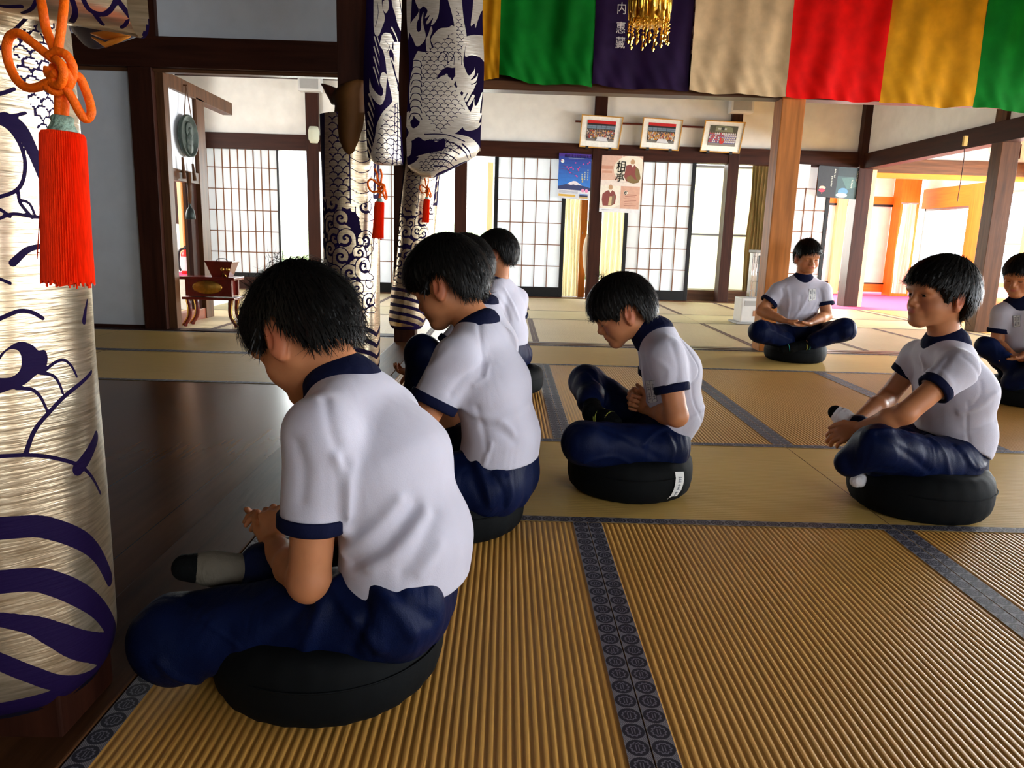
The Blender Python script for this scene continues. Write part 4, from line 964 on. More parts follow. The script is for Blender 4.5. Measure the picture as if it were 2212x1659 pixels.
M['frame_gold'] = plain('gilded_frame', (0.62, 0.33, 0.07), 0.4, 0.2)
FR = [([(1257,247),(1347,253),(1336,323),(1251,317)], 'framed group photograph with red canopy, leftmost of three on the lintel'),
      ([(1390,253),(1476,259),(1466,326),(1382,320)], 'framed group photograph with orange robed rows, middle of three on the lintel'),
      ([(1524,259),(1611,264),(1597,332),(1512,327)], 'framed outdoor group photograph in white, beside the wall speaker')]
for k, (q, lb) in enumerate(FR):
    cn = corners(q, 10.885); f = quad_map(cn); t = thing('picture_frame', lb, 'picture', cn[3], 'framed photographs on the lintel')
    b = MB(); w = .022; wv = .03
    for P in (rect(0, 0, 1, wv), rect(0, 1-wv, 1, 1), rect(0, wv, w, 1-wv), rect(1-w, wv, 1, 1-wv)):
        b.add([f(u, v, .008) for u, v in P]+[f(u, v, -.014) for u, v in P], [(0,1,2,3), (7,6,5,4), (0,4,5,1), (1,5,6,2), (2,6,7,3), (3,7,4,0)])
    b.build('frame', M['frame_gold'], t)
    printed('mount_board', lambda u, v, w_=0: f(.02+.96*u, .028+.944*v, w_-.004), [], t, 0.006, (0.93, 0.92, 0.85))
    printed('photograph', lambda u, v, w_=0: f(.155+.69*u, .15+.64*v, w_), crowd(k, 3+k), t, 0.001, (0.1, 0.1, 0.1))
    for u in (.2, .78): a = f(u, 1.0, .006); MB().box(a[0]-.02, a[0]+.02, a[1]-.006, a[1]+.06, a[2]-.02, a[2]+.018).build('bracket', M['black'], t)
r0 = at_y(1243, 262, 10.98); r1 = at_y(1520, 275, 10.98)
MB().tube([r0, r1], 0.014, 8).build('picture_rail', M['red_lacquer'], wall_back)

# ---------------------------------------------------------------- posters on the lintel
t = thing('poster', 'blue poster of a snow capped mountain under plum blossom, left of the dark post', 'poster', at_y(1240, 380, 10.9), 'posters along the back wall')
f = quad_map(corners([(1208,330),(1278,334),(1274,433),(1204,427)], 10.92))
bl = []
for i in range(10): a = i/10; bl.append((rect(0, .78*a, 1, .78*(a+.1)), (0.02+0.015*a, 0.03+0.20*a, 0.26+0.46*a)))
bl += [(rect(0, 0, 1, .07), (0.06, 0.02, 0.24)), ([(0, .735), (.15, .70), (.35, .66), (.55, .655), (.75, .69), (1, .73), (1, .80), (0, .80)], (0.035, 0.05, 0.15)), ([(.27, .68), (.36, .635), (.47, .60), (.55, .60), (.63, .64), (.75, .69), (.68, .685), (.62, .675), (.56, .69), (.48, .675), (.40, .69), (.33, .68)], (0.80, 0.74, 0.78)),
       (rect(0, .80, 1, 1), (0.70, 0.71, 0.76)), (rect(.03, .905, .55, .955), (0.72, 0.45, 0.08)), (rect(.67, .87, .93, .97), (0.20, 0.32, 0.6)), (rect(.67, .90, .93, .935), (0.03, 0.03, 0.07)), (rect(.67, .935, .93, .97), (0.55, 0.38, 0.15)),
       (oval(.77, .795, .05, .04), (0.80, 0.30, 0.50)), (oval(.885, .80, .05, .04), (0.80, 0.30, 0.50)), (oval(.115, .175, .055, .043), (0.72, 0.78, 0.76)), (oval(.09, .165, .02, .016), (0.6, 0.02, 0.1))]
for P in ([(0,.33),(.28,.355),(.28,.362),(0,.342)], [(.28,.355),(.36,.42),(.60,.38),(.60,.385),(.36,.43),(.27,.362)], [(.10,.25),(.26,.30),(.36,.41),(.34,.41),(.25,.31),(.10,.258)], [(.60,.38),(.64,.30),(.65,.30),(.61,.385)], [(.36,.42),(.60,.48),(.60,.487),(.36,.43)], [(.85,.22),(.95,.17),(.955,.175),(.86,.228)]): bl.append((P, (0.12, 0.03, 0.16)))
rs = np.random.default_rng(2)
for (u, v) in ((.26,.30),(.30,.34),(.36,.31),(.40,.30),(.36,.42),(.60,.33),(.64,.29),(.62,.36),(.55,.48),(.58,.50),(.90,.20),(.95,.17),(.52,.20),(.76,.22),(.45,.34)): bl.append((oval(u, v, .022, .016, 7), (0.60, 0.06, 0.30)))
for i in range(3):
    for q in range(5-i): bl.append((rect(.91-.09*i-.015, .33+.05*i+.05*q, .91-.09*i+.015, .33+.05*i+.05*q+.032), (0.45, 0.50, 0.42)))
bl += [(rect(.73, .52, .77, .57), (0.55, 0.48, 0.2)), (rect(.73, .58, .77, .62), (0.55, 0.48, 0.2)), (rect(.30, .098, .78, .105), (0.45, 0.5, 0.7))]
for v in (.825, .845, .865): bl.append((rect(.04, v, .62, v+.008), (0.30, 0.32, 0.42)))
pp = printed('printed_sheet', f, bl, t, 0.002, (0.03, 0.1, 0.5))
cw = np.array(f(1, 0))-np.array(f(0, 0)); cv = np.array(f(0, 1))-np.array(f(0, 0)); cu_ = cw/np.linalg.norm(cw); cz_ = -cv/np.linalg.norm(cv)
o = f(.60, .063, .0012); text_mesh('lettering', '梅花流全国奉詠大会', 0.044, lambda u, v, w, o=o: o+cu_*u+cz_*v*1.15+np.array([0, -.0006, 0])*1, col((0.50, 0.42, 0.22)), t, 0.0005)

t = thing('poster', 'beige poster of two robed monks with brushed characters, right of the dark post', 'poster', at_y(1340, 400, 10.9), 'posters along the back wall')
f = quad_map(corners([(1301,335),(1390,338),(1381,461),(1294,457)], 10.918))
sal = (0.62, 0.36, 0.26); cr = (0.78, 0.70, 0.58); lb_ = [(rect(0, 0, 1, .44), (0.66, 0.42, 0.32)), (oval(.72, .24, .42, .25, 26), (0.80, 0.74, 0.60)), (oval(.20, .70, .42, .23, 26), (0.80, 0.74, 0.62)), (rect(.50, .53, .97, .93), sal), (rect(0, .43, 1, .53), (0.78, 0.68, 0.60)), (rect(0, .93, 1, 1), (0.74, 0.74, 0.76)), (rect(0, .18, .28, .24), (0.55, 0.27, 0.18)), (rect(.02, .27, .26, .31), (0.58, 0.30, 0.20))]
lb_ = [(P if not any(u < 0 or u > 1 for u, v in P) else [(min(1, max(0, u)), min(1, max(0, v))) for u, v in P], c) for P, c in lb_]
rob = (0.24, 0.055, 0.045); grn = (0.20, 0.13, 0.045); skn = (0.50, 0.30, 0.16)
lb_ += [([(.60,.17),(.70,.15),(.80,.155),(.90,.22),(.95,.34),(.93,.45),(.80,.47),(.62,.44),(.56,.36)], rob), ([(.84,.18),(.92,.24),(.97,.38),(.92,.46),(.80,.48),(.66,.46),(.62,.38),(.72,.33),(.82,.40),(.88,.42),(.82,.30)], grn), (oval(.75, .105, .055, .05), skn), ([(.70,.14),(.80,.14),(.76,.20)], cr),
        ([(.06,.68),(.16,.62),(.28,.60),(.36,.64),(.40,.72),(.38,.85),(.28,.89),(.08,.89),(.05,.78)], rob), (oval(.25, .56, .052, .05), skn), ([(.20,.60),(.30,.60),(.25,.66)], cr), ([(.24,.72),(.30,.72),(.29,.88),(.21,.88)], (0.60, 0.48, 0.25)), ([(.31,.70),(.37,.70),(.34,.86),(.29,.88)], (0.22, 0.13, 0.08)),
        (rect(.492, 0, .502, 1), (0.80, 0.74, 0.66)), (oval(.625, .645, .05, .04), (0.78, 0.72, 0.60)), (oval(.62, .648, .034, .027), (0.03, 0.025, 0.025)), (oval(.62, .652, .014, .011), (0.70, 0.6, 0.5)), (oval(.655, .622, .012, .008), (0.03, 0.025, 0.025))]
for i, v in enumerate((.675, .705, .745, .775, .80, .835, .865)): lb_.append((rect(.60+.02*(i % 2), v, .90-.03*(i % 3), v+(.014 if i < 2 else .007)), (0.28, 0.10, 0.07)))
lb_.append((rect(.06, .955, .36, .965), (0.35, 0.35, 0.4))); lb_.append((rect(.32, .455, .70, .462), (0.5, 0.42, 0.4)))
printed('printed_sheet', f, lb_, t, 0.002, (0.74, 0.62, 0.52), [(.06, 0), (.94, 0), (1, .06), (1, 1), (0, 1), (0, .06)])
for ch, u, v in (('相', .475, .20), ('承', .46, .375)):
    o = f(u, v, .0045); text_mesh('lettering', ch, 0.165, lambda a, b, w, o=o: o+np.array([a*0.85+b*0.06, 0, b]), M['ink'], t, 0.0005, weight=-0.0)

t = thing('poster', 'pair of dark teal posters with a red lotus, hung beside the corner post', 'poster', at_y(1815, 390, 10.9), 'posters along the back wall')
f = quad_map(corners([(1769,357),(1866,364),(1851,431),(1764,425)], 10.90))
dk = [(rect(.45, 0, 1, 1), (0.055, 0.10, 0.11)), (rect(.45, .0, 1, .3), (0.035, 0.055, 0.065)), (oval(.62, .78, .12, .12), (0.10, 0.24, 0.38)), (oval(.60, .90, .14, .08), (0.42, 0.50, 0.52)), ([(.55,.35),(.80,.30),(.95,.6),(.70,.7)], (0.08, 0.16, 0.16)), (oval(.12, .70, .08, .06), (0.55, 0.40, 0.32)), (oval(.11, .78, .075, .06), (0.60, 0.04, 0.08)), (rect(.11, .8, .125, .9), (0.45, 0.08, 0.1))]
for q, (u, v, n_) in enumerate(((.38, .08, 6), (.325, .32, 7), (.90, .1, 7), (.80, .38, 6))):
    for i in range(n_): dk.append(([(u-.018, v+.048*i), (u+.012, v+.048*i+.006), (u+.016, v+.048*i+.03), (u-.012, v+.048*i+.026)], (0.50, 0.50, 0.42)))
printed('printed_sheet', f, dk, t, 0.002, (0.028, 0.034, 0.042), [(.03, 0), (1, 0), (1, 1), (.02, 1), (0, .96), (0, .04)])
t = thing('notice', 'white printed notice sheet half hidden behind the bare pillar', 'notice', at_y(1740, 370, 10.9))
f = quad_map(corners([(1722,354),(1752,356),(1745,406),(1716,404)], 10.905))
printed('printed_sheet', f, [(rect(.2+.14*i, .1, .215+.14*i, .9), (0.45, 0.45, 0.46)) for i in range(5)], t, 0.002, (0.74, 0.74, 0.72))

# ---------------------------------------------------------------- speakers, lamp
def speaker(q, label, Yw):
    a = corners(q, Yw); t = thing('wall_speaker', label, 'speaker', a[0], 'wall speakers'); x0, x1 = a[0][0], a[1][0]; zt, zb_ = a[0][2], a[2][2]
    MB().box(x0, x1, Yw, Yw+0.16, zb_, zt, 0.012).build('housing', M['white_plastic'], t)
    MB().box(x0+.03, x1-.03, Yw-0.006, Yw+0.002, zb_+.03, zt-.02, 0.004).build('grille', M['grey_plastic'], t)
    MB().box((x0+x1)/2-.03, (x0+x1)/2+.03, Yw+0.16, 11.0, (zt+zb_)/2-.03, (zt+zb_)/2+.03).build('bracket', M['grey_plastic'], t)
speaker([(642,150),(691,151),(690,197),(644,196)], 'white wall speaker above the left back doors', 10.8)
speaker([(1582,205),(1631,207),(1629,244),(1583,242)], 'white wall speaker beside the third framed photograph', 10.8)
t = thing('wall_lamp', 'small pale wall lamp on the back post above the open doors', 'lamp', at_y(678, 293, 10.9)); a = at_y(678, 293, 10.88)
MB().lathe((a[0], a[1]+.0, a[2]-.10), [(0.05, 0), (0.075, .05), (0.078, .16), (0.06, .22)], 18).build('lamp_shade', M['frosted'], t, True)
MB().box(a[0]-.03, a[0]+.03, a[1], 10.96, a[2]+.04, a[2]+.11).build('bracket', M['grey_plastic'], t)

# ---------------------------------------------------------------- curtains gathered by the back doors
def drape(name, label, px0, px1, Y, mat, z0, z1, folds, amp=0.04, py=500):
    x0 = at_y(px0, py, Y)[0]; x1 = at_y(px1, py, Y)[0]; nu, nv = folds*10, 24; V = []
    for j in range(nv):
        for i in range(nu):
            u = i/(nu-1); z = z0+(z1-z0)*j/(nv-1); V.append((x0+(x1-x0)*u+.008*math.sin(5*z+9*u), Y+amp*math.sin(2*math.pi*folds*u+.5*math.sin(2*z))+.015*math.sin(3*z+4*u), z))
    i_ = np.arange(nv-1)[:, None]*nu+np.arange(nu-1)[None, :]; Q = np.stack([i_, i_+1, i_+1+nu, i_+nu], -1).reshape(-1, 4)
    t = thing(name, label, 'curtain', ((x0+x1)/2, Y, z0), 'curtains by the back doors'); link_quads('cloth', np.array(V), Q, mat, t)
    MB().tube([(x0-.03, Y, z1+.01), (x1+.03, Y, z1+.01)], .012, 8).build('curtain_rail', M['alu'], t, True)
drape('curtain', 'beige curtain gathered below the blue mountain poster', 1214, 1254, 11.25, M['beige_curtain'], 0.01, 2.03, 5)
drape('curtain', 'beige curtain gathered below the monks poster', 1300, 1372, 11.28, M['beige_curtain'], 0.01, 2.03, 7)
drape('curtain', 'brown striped curtain gathered behind the heater', 1614, 1662, 11.25, M['brown_curtain'], 0.01, 2.03, 7)
drape('curtain', 'white curtain gathered at the edge of the annex window', 1944, 1972, 12.9, M['white_curtain'], 0.1, 1.62, 5, 0.05)
t = thing('curtain_tie', 'cream cloth tie hanging against the cedar post beside the curtain', 'curtain tie', at_y(1262, 520, 11.18)); b = MB()
pp_ = [at_y(x, y, 11.14) for x, y in ((1270,505),(1266,520),(1263,545),(1264,575),(1266,600))]
b.tube(pp_, [0.012, 0.03, 0.036, 0.03, 0.008], 10); b.build('tie_cloth', M['white_curtain'], t, True)
b = MB(); a = at_y(1258, 505, 11.19); b.tube([a, a+np.array([0, -.03, .0]), a+np.array([0, -.03, .03])], .006, 6); b.build('hook', M['alu'], t); b = MB(); a = at_y(1271, 505, 11.19); b.tube([a, a+np.array([0, -.03, 0]), a+np.array([0, -.03, .03])], .006, 6); b.build('hook', M['alu'], t)

# ---------------------------------------------------------------- gong, bell, fire extinguisher in the left passage
gx = SX+0.055; gc = at_x(408, 294, gx); pmg = F_PX/np.dot(gc-EYEP, FW); gr = 44/pmg
t = thing('gong', 'round bronze relief plaque hung on the white panel in the passage', 'gong', gc)
b = MB(); b.lathe(gc-np.array([0.022, 0, 0]), [(gr*.97, 0), (gr, .008), (gr, .034), (gr*.93, .036), (gr*.90, .024), (0.001, .024)], 40, 'X'); b.build('plaque', M['bronze'], t, True)
b = MB(); fx = gc[0]+.004                            # seated figure in low relief
b.lathe((fx, gc[1], gc[2]+gr*.28), [(gr*.17, -.01), (gr*.16, .006), (gr*.09, .016), (0.001, .018)], 16, 'X'); b.lathe((fx, gc[1], gc[2]-gr*.18), [(gr*.40, -.01), (gr*.36, .006), (gr*.22, .016), (0.001, .019)], 20, 'X'); b.lathe((fx, gc[1], gc[2]-gr*.52), [(gr*.36, -.01), (gr*.30, .008), (0.001, .014)], 20, 'X')
b.lathe((fx, gc[1], gc[2]+gr*.26), [(gr*.40, -.008), (gr*.42, .006), (gr*.36, .007)], 24, 'X')
b.build('relief_figure', M['bronze'], t, True)
hk = at_x(402, 184, gx); b = MB()
for s in (-1, 1): b.tube([hk, gc+np.array([0, s*gr*.42, gr*.90])], .004, 6)
b.tube([hk+np.array([-.06, 0, 0]), hk+np.array([.01, 0, 0])], .006, 6); b.build('hanging_cord', M['brown_wood'], t)
for k, (p0, p1) in enumerate((((394,340),(398,386)), ((416,354),(421,390)))):
    b = MB(); a, e_ = at_x(*p0, gx), at_x(*p1, gx); b.tube([gc+np.array([0, (-.4 if k == 0 else .4)*gr, -gr*.9]), a], .002, 5); b.tube([a, a*.5+e_*.5, e_], [.010, .014, .018], 8); b.build('tassel', M['brown_wood'], t, True)
bt_ = at_x(407, 372, gx+.03); bb = at_x(410, 440, gx+.03); be = at_x(411, 474, gx+.03)
t = thing('hanging_bell', 'small dark bell on a wooden strap below the plaque', 'bell', bb); b = MB(); b.tube([bt_, bt_*.5+bb*.5+np.array([.0, .008, 0]), bb], [.020, .022, .014], 8); b.build('strap', M['brown_wood'], t, True)
h_ = bb[2]-be[2]; rb_ = 10.5/pmg; b = MB(); b.lathe((bb[0], bb[1], be[2]), [(rb_*.9, 0), (rb_, .004), (rb_*.92, h_*.35), (rb_*.7, h_*.62), (rb_*.25, h_*.78), (rb_*.22, h_), (rb_*.32, h_*1.06), (.001, h_*1.1)], 24); b.build('bell_body', M['iron'], t, True)
MB().tube([bt_, (SX, bt_[1], bt_[2]+.005)], .008, 6).build('peg', M['brown_wood'], t)
fe = at_z(404, 592, 0.345); t = thing('fire_extinguisher', 'red fire extinguisher standing on the raised floor in the passage', 'fire extinguisher', fe)
pf = F_PX/np.dot(fe-EYEP, FW); H_ = 62/pf; r_ = 10.5/pf; x, y, z = fe
MB().lathe((x, y, z), [(r_*.9, 0), (r_, .01), (r_, H_*.66), (r_*.85, H_*.74), (r_*.4, H_*.80), (r_*.35, H_*.84)], 24).build('cylinder', M['red_paint'], t, True)
b = MB(); n = 14
pts = [(x+r_*1.02*math.cos(a), y+r_*1.02*math.sin(a)) for a in np.linspace(-2.6, -0.5, n)]; V = [(p[0], p[1], z+H_*.12) for p in pts]+[(p[0], p[1], z+H_*.60) for p in pts]
b.add(V, [(i, i+1, n+i+1, n+i) for i in range(n-1)]); b.build('glare_band', M['white_plastic'], t, True)  # white glare on the red cylinder, put in as a pale band
b = MB(); b.lathe((x, y, z+H_*.84), [(r_*.35, 0), (r_*.4, .01), (r_*.3, H_*.08)], 12); b.tube([(x-r_*.2, y, z+H_*.9), (x+r_*.6, y, z+H_*.93), (x+r_*1.5, y, z+H_*.90)], .012, 6); b.tube([(x-r_*.2, y, z+H_*.93), (x+r_*.5, y, z+H_*1.0), (x+r_*1.4, y, z+H_*1.03)], .010, 6); b.build('valve_lever', M['black'], t, True)
MB().tube(smooth_line([(x-r_*.2, y-.01, z+H_*.88), (x-r_*1.1, y-.02, z+H_*.80), (x-r_*1.35, y-.03, z+H_*.5), (x-r_*1.25, y-.03, z+H_*.22), (x-r_*.9, y-.03, z+H_*.12)]), .014, 8).build('hose', M['black'], t, True)

# ---------------------------------------------------------------- lacquer offering stand and box in the doorway
p = lambda x, y, Y=6.50: at_y(x, y, Y)
zt = p(440, 598)[2]; xl, xr = p(399, 640)[0], p(502, 640)[0]; ya, yb = 6.50, 6.70
t = thing('offering_stand', 'red lacquer offering stand with gilt edges in the doorway', 'stand', ((xl+xr)/2, 6.60, 0.006))
MB().box(xl-.03, xr+.03, ya-.03, yb+.03, zt-.025, zt, .006).build('top_board', M['red_lacquer'], t)
zs = p(440, 640)[2]
b = MB(); b.box(xl+.03, xr-.03, ya+.015, yb-.015, zs, zt-.025); b.build('apron', M['red_lacquer'], t)
b = MB(); b.lathe(((xl+xr)/2-.01, ya+.016, (zs+zt)/2-.01), [(.0005, -.006), (.09, -.004), (.10, 0)], 24, 'Y'); b.v = [(((xl+xr)/2)+(v[0]-(xl+xr)/2)*1.35, v[1], (zs+zt)/2+(v[2]-(zs+zt)/2)*.62) for v in b.v]; b.build('gilt_cartouche', M['gold'], t, True)
MB().box(xl-.02, xr+.02, ya-.02, yb+.02, zs-.03, zs-.008, .004).build('lower_board', M['red_lacquer'], t)
for sx in (0, 1):
    for sy in (0, 1):
        X = xr-.02 if sx else xl+.02; Yy = yb-.02 if sy else ya+.02; d_ = 1 if sx else -1
        P = smooth_line([(X, Yy, zs-.02), (X-.012*d_, Yy, zs-.10), (X-.006*d_, Yy, zs-.18), (X+.03*d_, Yy, .03), (X+.045*d_, Yy, .008)], 5)
        lg = MB(); lg.tube(P, [.022]*4+[.019]*(len(P)-8)+[.024]*4, 8); lo_ = lg.build('leg', M['red_lacquer'], t, True)
        MB().tube([q+np.array([d_*.015, -.014, 0]) for q in P], .0055, 6).build('gilt_edge', M['gold'], lo_, True)
        MB().box(X-.014, X+.014, Yy-.014, Yy+.014, zs, zt-.02).build('corner_post', M['red_lacquer'], t)
bb0 = [p(462, 600, 6.58), p(497, 600, 6.58)]; tt0 = [p(450, 566, 6.58), p(507, 566, 6.58)]; hb = tt0[0][2]-zt; wb, wt = (bb0[1][0]-bb0[0][0])/2, (tt0[1][0]-tt0[0][0])/2; cx_ = (bb0[0][0]+bb0[1][0])/2
t = thing('offering_box', 'small flared red lacquer offering box standing on the lacquer stand', 'box', (cx_, 6.60, zt))
def frus(b, cx, cy, z0, z1, w0, d0, w1, d1): b.add([(cx-w0, cy-d0, z0), (cx+w0, cy-d0, z0), (cx+w0, cy+d0, z0), (cx-w0, cy+d0, z0), (cx-w1, cy-d1, z1), (cx+w1, cy-d1, z1), (cx+w1, cy+d1, z1), (cx-w1, cy+d1, z1)], [(0,3,2,1),(4,5,6,7),(0,1,5,4),(1,2,6,5),(2,3,7,6),(3,0,4,7)])
b = MB(); frus(b, cx_, 6.60, zt, zt+hb, wb, .06, wt, .085); b.build('body', M['red_lacquer'], t)
b = MB(); b.box(cx_-wt-.005, cx_+wt+.005, 6.51, 6.69, zt+hb, zt+hb+.012, .003); b.build('rim', M['red_lacquer'], t)
b = MB()
for du in (-.2, .2): b.lathe((cx_+wt*.45+du*wt, 6.60-.078, zt+hb*.55), [(.0005, -.006), (.016, -.003), (.018, .004)], 10, 'Y')
b.tube([(cx_+.02, 6.535, zt+.005), (cx_+.035, 6.52, zt+hb*.3), (cx_+.06, 6.53, zt+.005)], .005, 6); b.build('gilt_fitting', M['gold'], t, True)
b = MB(); b.tube(smooth_line([(cx_-.05, 6.60, zt+hb+.012), (cx_-.03, 6.60, zt+hb+.03), (cx_+.03, 6.60, zt+hb+.03), (cx_+.05, 6.60, zt+hb+.012)]), .004, 6); b.build('handle', M['iron'], t, True)

# ---------------------------------------------------------------- tower heater
hz = at_z(1612, 697, 0.0); px_ = F_PX/np.dot(hz-EYEP, FW); hx, hy = 2.72, 8.14
t = thing('heater', 'white tower heater with chrome guard wires behind the bare pillar', 'heater', (hx, hy, 0.001))
MB().box(hx-.20, hx+.17, hy-.15, hy+.15, 0.001, .022, .006).build('foot_plate', M['grey_plastic'], t)
MB().box(hx-.155, hx+.135, hy-.13, hy+.13, .02, .285, .014).build('base_cabinet', M['white_plastic'], t)
b = MB(); b.box(hx-.12, hx+.02, hy-.134, hy-.128, .20, .255); b.build('control_strip', M['grey_plastic'], t)
MB().box(hx-.02, hx+.05, hy-.134, hy-.128, .09, .15).build('warning_sticker', col((0.45, 0.20, 0.10)), t)
MB().box(hx-.035, hx+.125, hy-.02, hy+.10, .285, .77, .004).build('reflector', M['chrome'], t)
MB().tube([(hx+.045, hy-.05, .30), (hx+.045, hy-.05, .74)], .014, 12).build('heating_tube', M['white_plastic'], t, True)
b = MB()
for i in range(9): a = math.pi*(1.0+i/8); xx = hx+.045+.085*math.cos(a); yy = hy-.02+.10*math.sin(a); b.tube([(xx, yy, .285), (xx, yy, .775)], .0028, 6)
for z_ in (.36, .46, .56, .66, .73): b.tube([(hx+.045+.087*math.cos(a), hy-.02+.102*math.sin(a), z_) for a in np.linspace(math.pi, 2*math.pi, 10)], .0025, 6)
b.build('guard_wires', M['chrome'], t, True)
MB().box(hx-.05, hx+.14, hy-.13, hy+.11, .77, .80, .008).build('top_cap', M['grey_plastic'], t)

# ---------------------------------------------------------------- small things on the right
t = thing('wall_switch', 'small yellow pull switch with a cord on the right hand post', 'switch', at_y(2083, 305, 7.85)); a = at_y(2083, 305, 7.85)
MB().box(a[0]-.02, a[0]+.02, a[1]-.03, a[1], a[2]-.05, a[2]+.05, .004).build('switch_box', plain('old_ivory', (0.62, 0.42, 0.10), .5), t)
MB().tube(smooth_line([a+np.array([.0, -.012, -.05]), a+np.array([.015, -.012, -.2]), a+np.array([.01, -.012, -.6])]), .004, 6).build('pull_cord', M['dark_wood'], t)
t = thing('cushion', 'brown floor cushion lying by the bright annex windows', 'cushion', at_z(2136, 656, 0.0)); a = at_z(2136, 658, 0.0)
MB().box(a[0]-.22, a[0]+.22, a[1]-.2, a[1]+.25, .003, .12, .05).build('cushion_cover', plain('brown_cushion_cloth', (0.42, 0.16, 0.05), .9, var=.15), t, True)
t = thing('picture_frame', 'dark framed pale panel hung above the annex doorway', 'picture', at_y(2178, 330, 10.9)); q = corners([(2153,309),(2206,312),(2202,343),(2150,340)], 10.94); f = quad_map(q)
b = MB()
for P in (rect(0, 0, 1, .12), rect(0, .88, 1, 1), rect(0, .12, .08, .88), rect(.92, .12, 1, .88)): b.add([f(u, v, .015) for u, v in P]+[f(u, v, -.015) for u, v in P], [(0,1,2,3), (7,6,5,4), (0,4,5,1), (1,5,6,2), (2,6,7,3), (3,7,4,0)])
b.build('frame', M['dark_wood'], t); printed('panel', lambda u, v, w=0: f(.05+.9*u, .08+.84*v, w), [], t, .01, (0.80, 0.80, 0.70))

# ---------------------------------------------------------------- round meditation cushions
def zafu(name_label, x, y, R=0.215, H=0.135, press=0.03, rz=0.0):
    n, V, Fs = 72, [], []
    prof = []
    for i in range(22):
        a = -math.pi/2+math.pi*i/21; ca, sa = math.cos(a), math.sin(a); r = R-0.075+0.075*abs(ca)**0.5; z = H/2+H/2*(abs(sa)**0.9)*(1 if sa > 0 else -1); prof.append((r, z))
    prof = [(0.001, 0.004)]+[(0.06, 0.002)]+prof+[(R*.45, H-press*.8), (0.02, H-press)]
    for r, z in prof:
        for k in range(n):
            a = 2*math.pi*k/n; wv = 1+0.010*math.sin(2*a+rz)+0.006*math.sin(5*a+2*rz)+(0.004*math.sin(24*a) if 0.2*H < z < .8*H else 0.008*math.sin(24*a)*(r > R*.6))
            V.append((x+r*wv*math.cos(a), y+r*wv*math.sin(a), max(0.0025, z+0.004*math.sin(3*a+rz)*(z > H*.4))))
    for i in range(len(prof)-1):
        for k in range(n): Fs.append((i*n+k, i*n+(k+1) % n, (i+1)*n+(k+1) % n, (i+1)*n+k))
    t = thing('meditation_cushion', name_label, 'cushion', (x, y, 0.002), 'round black meditation cushions'); link_mesh('cover', V, Fs, M['zafu'], t, True)
    sm = MB(); sm.tube([(x+(R*1.0)*math.cos(a), y+(R*1.0)*math.sin(a), H*.62) for a in np.linspace(0, 2*math.pi, 60, endpoint=False)], .002, 5, False, True); sm.build('seam', M['zafu'], t, True)
    return t
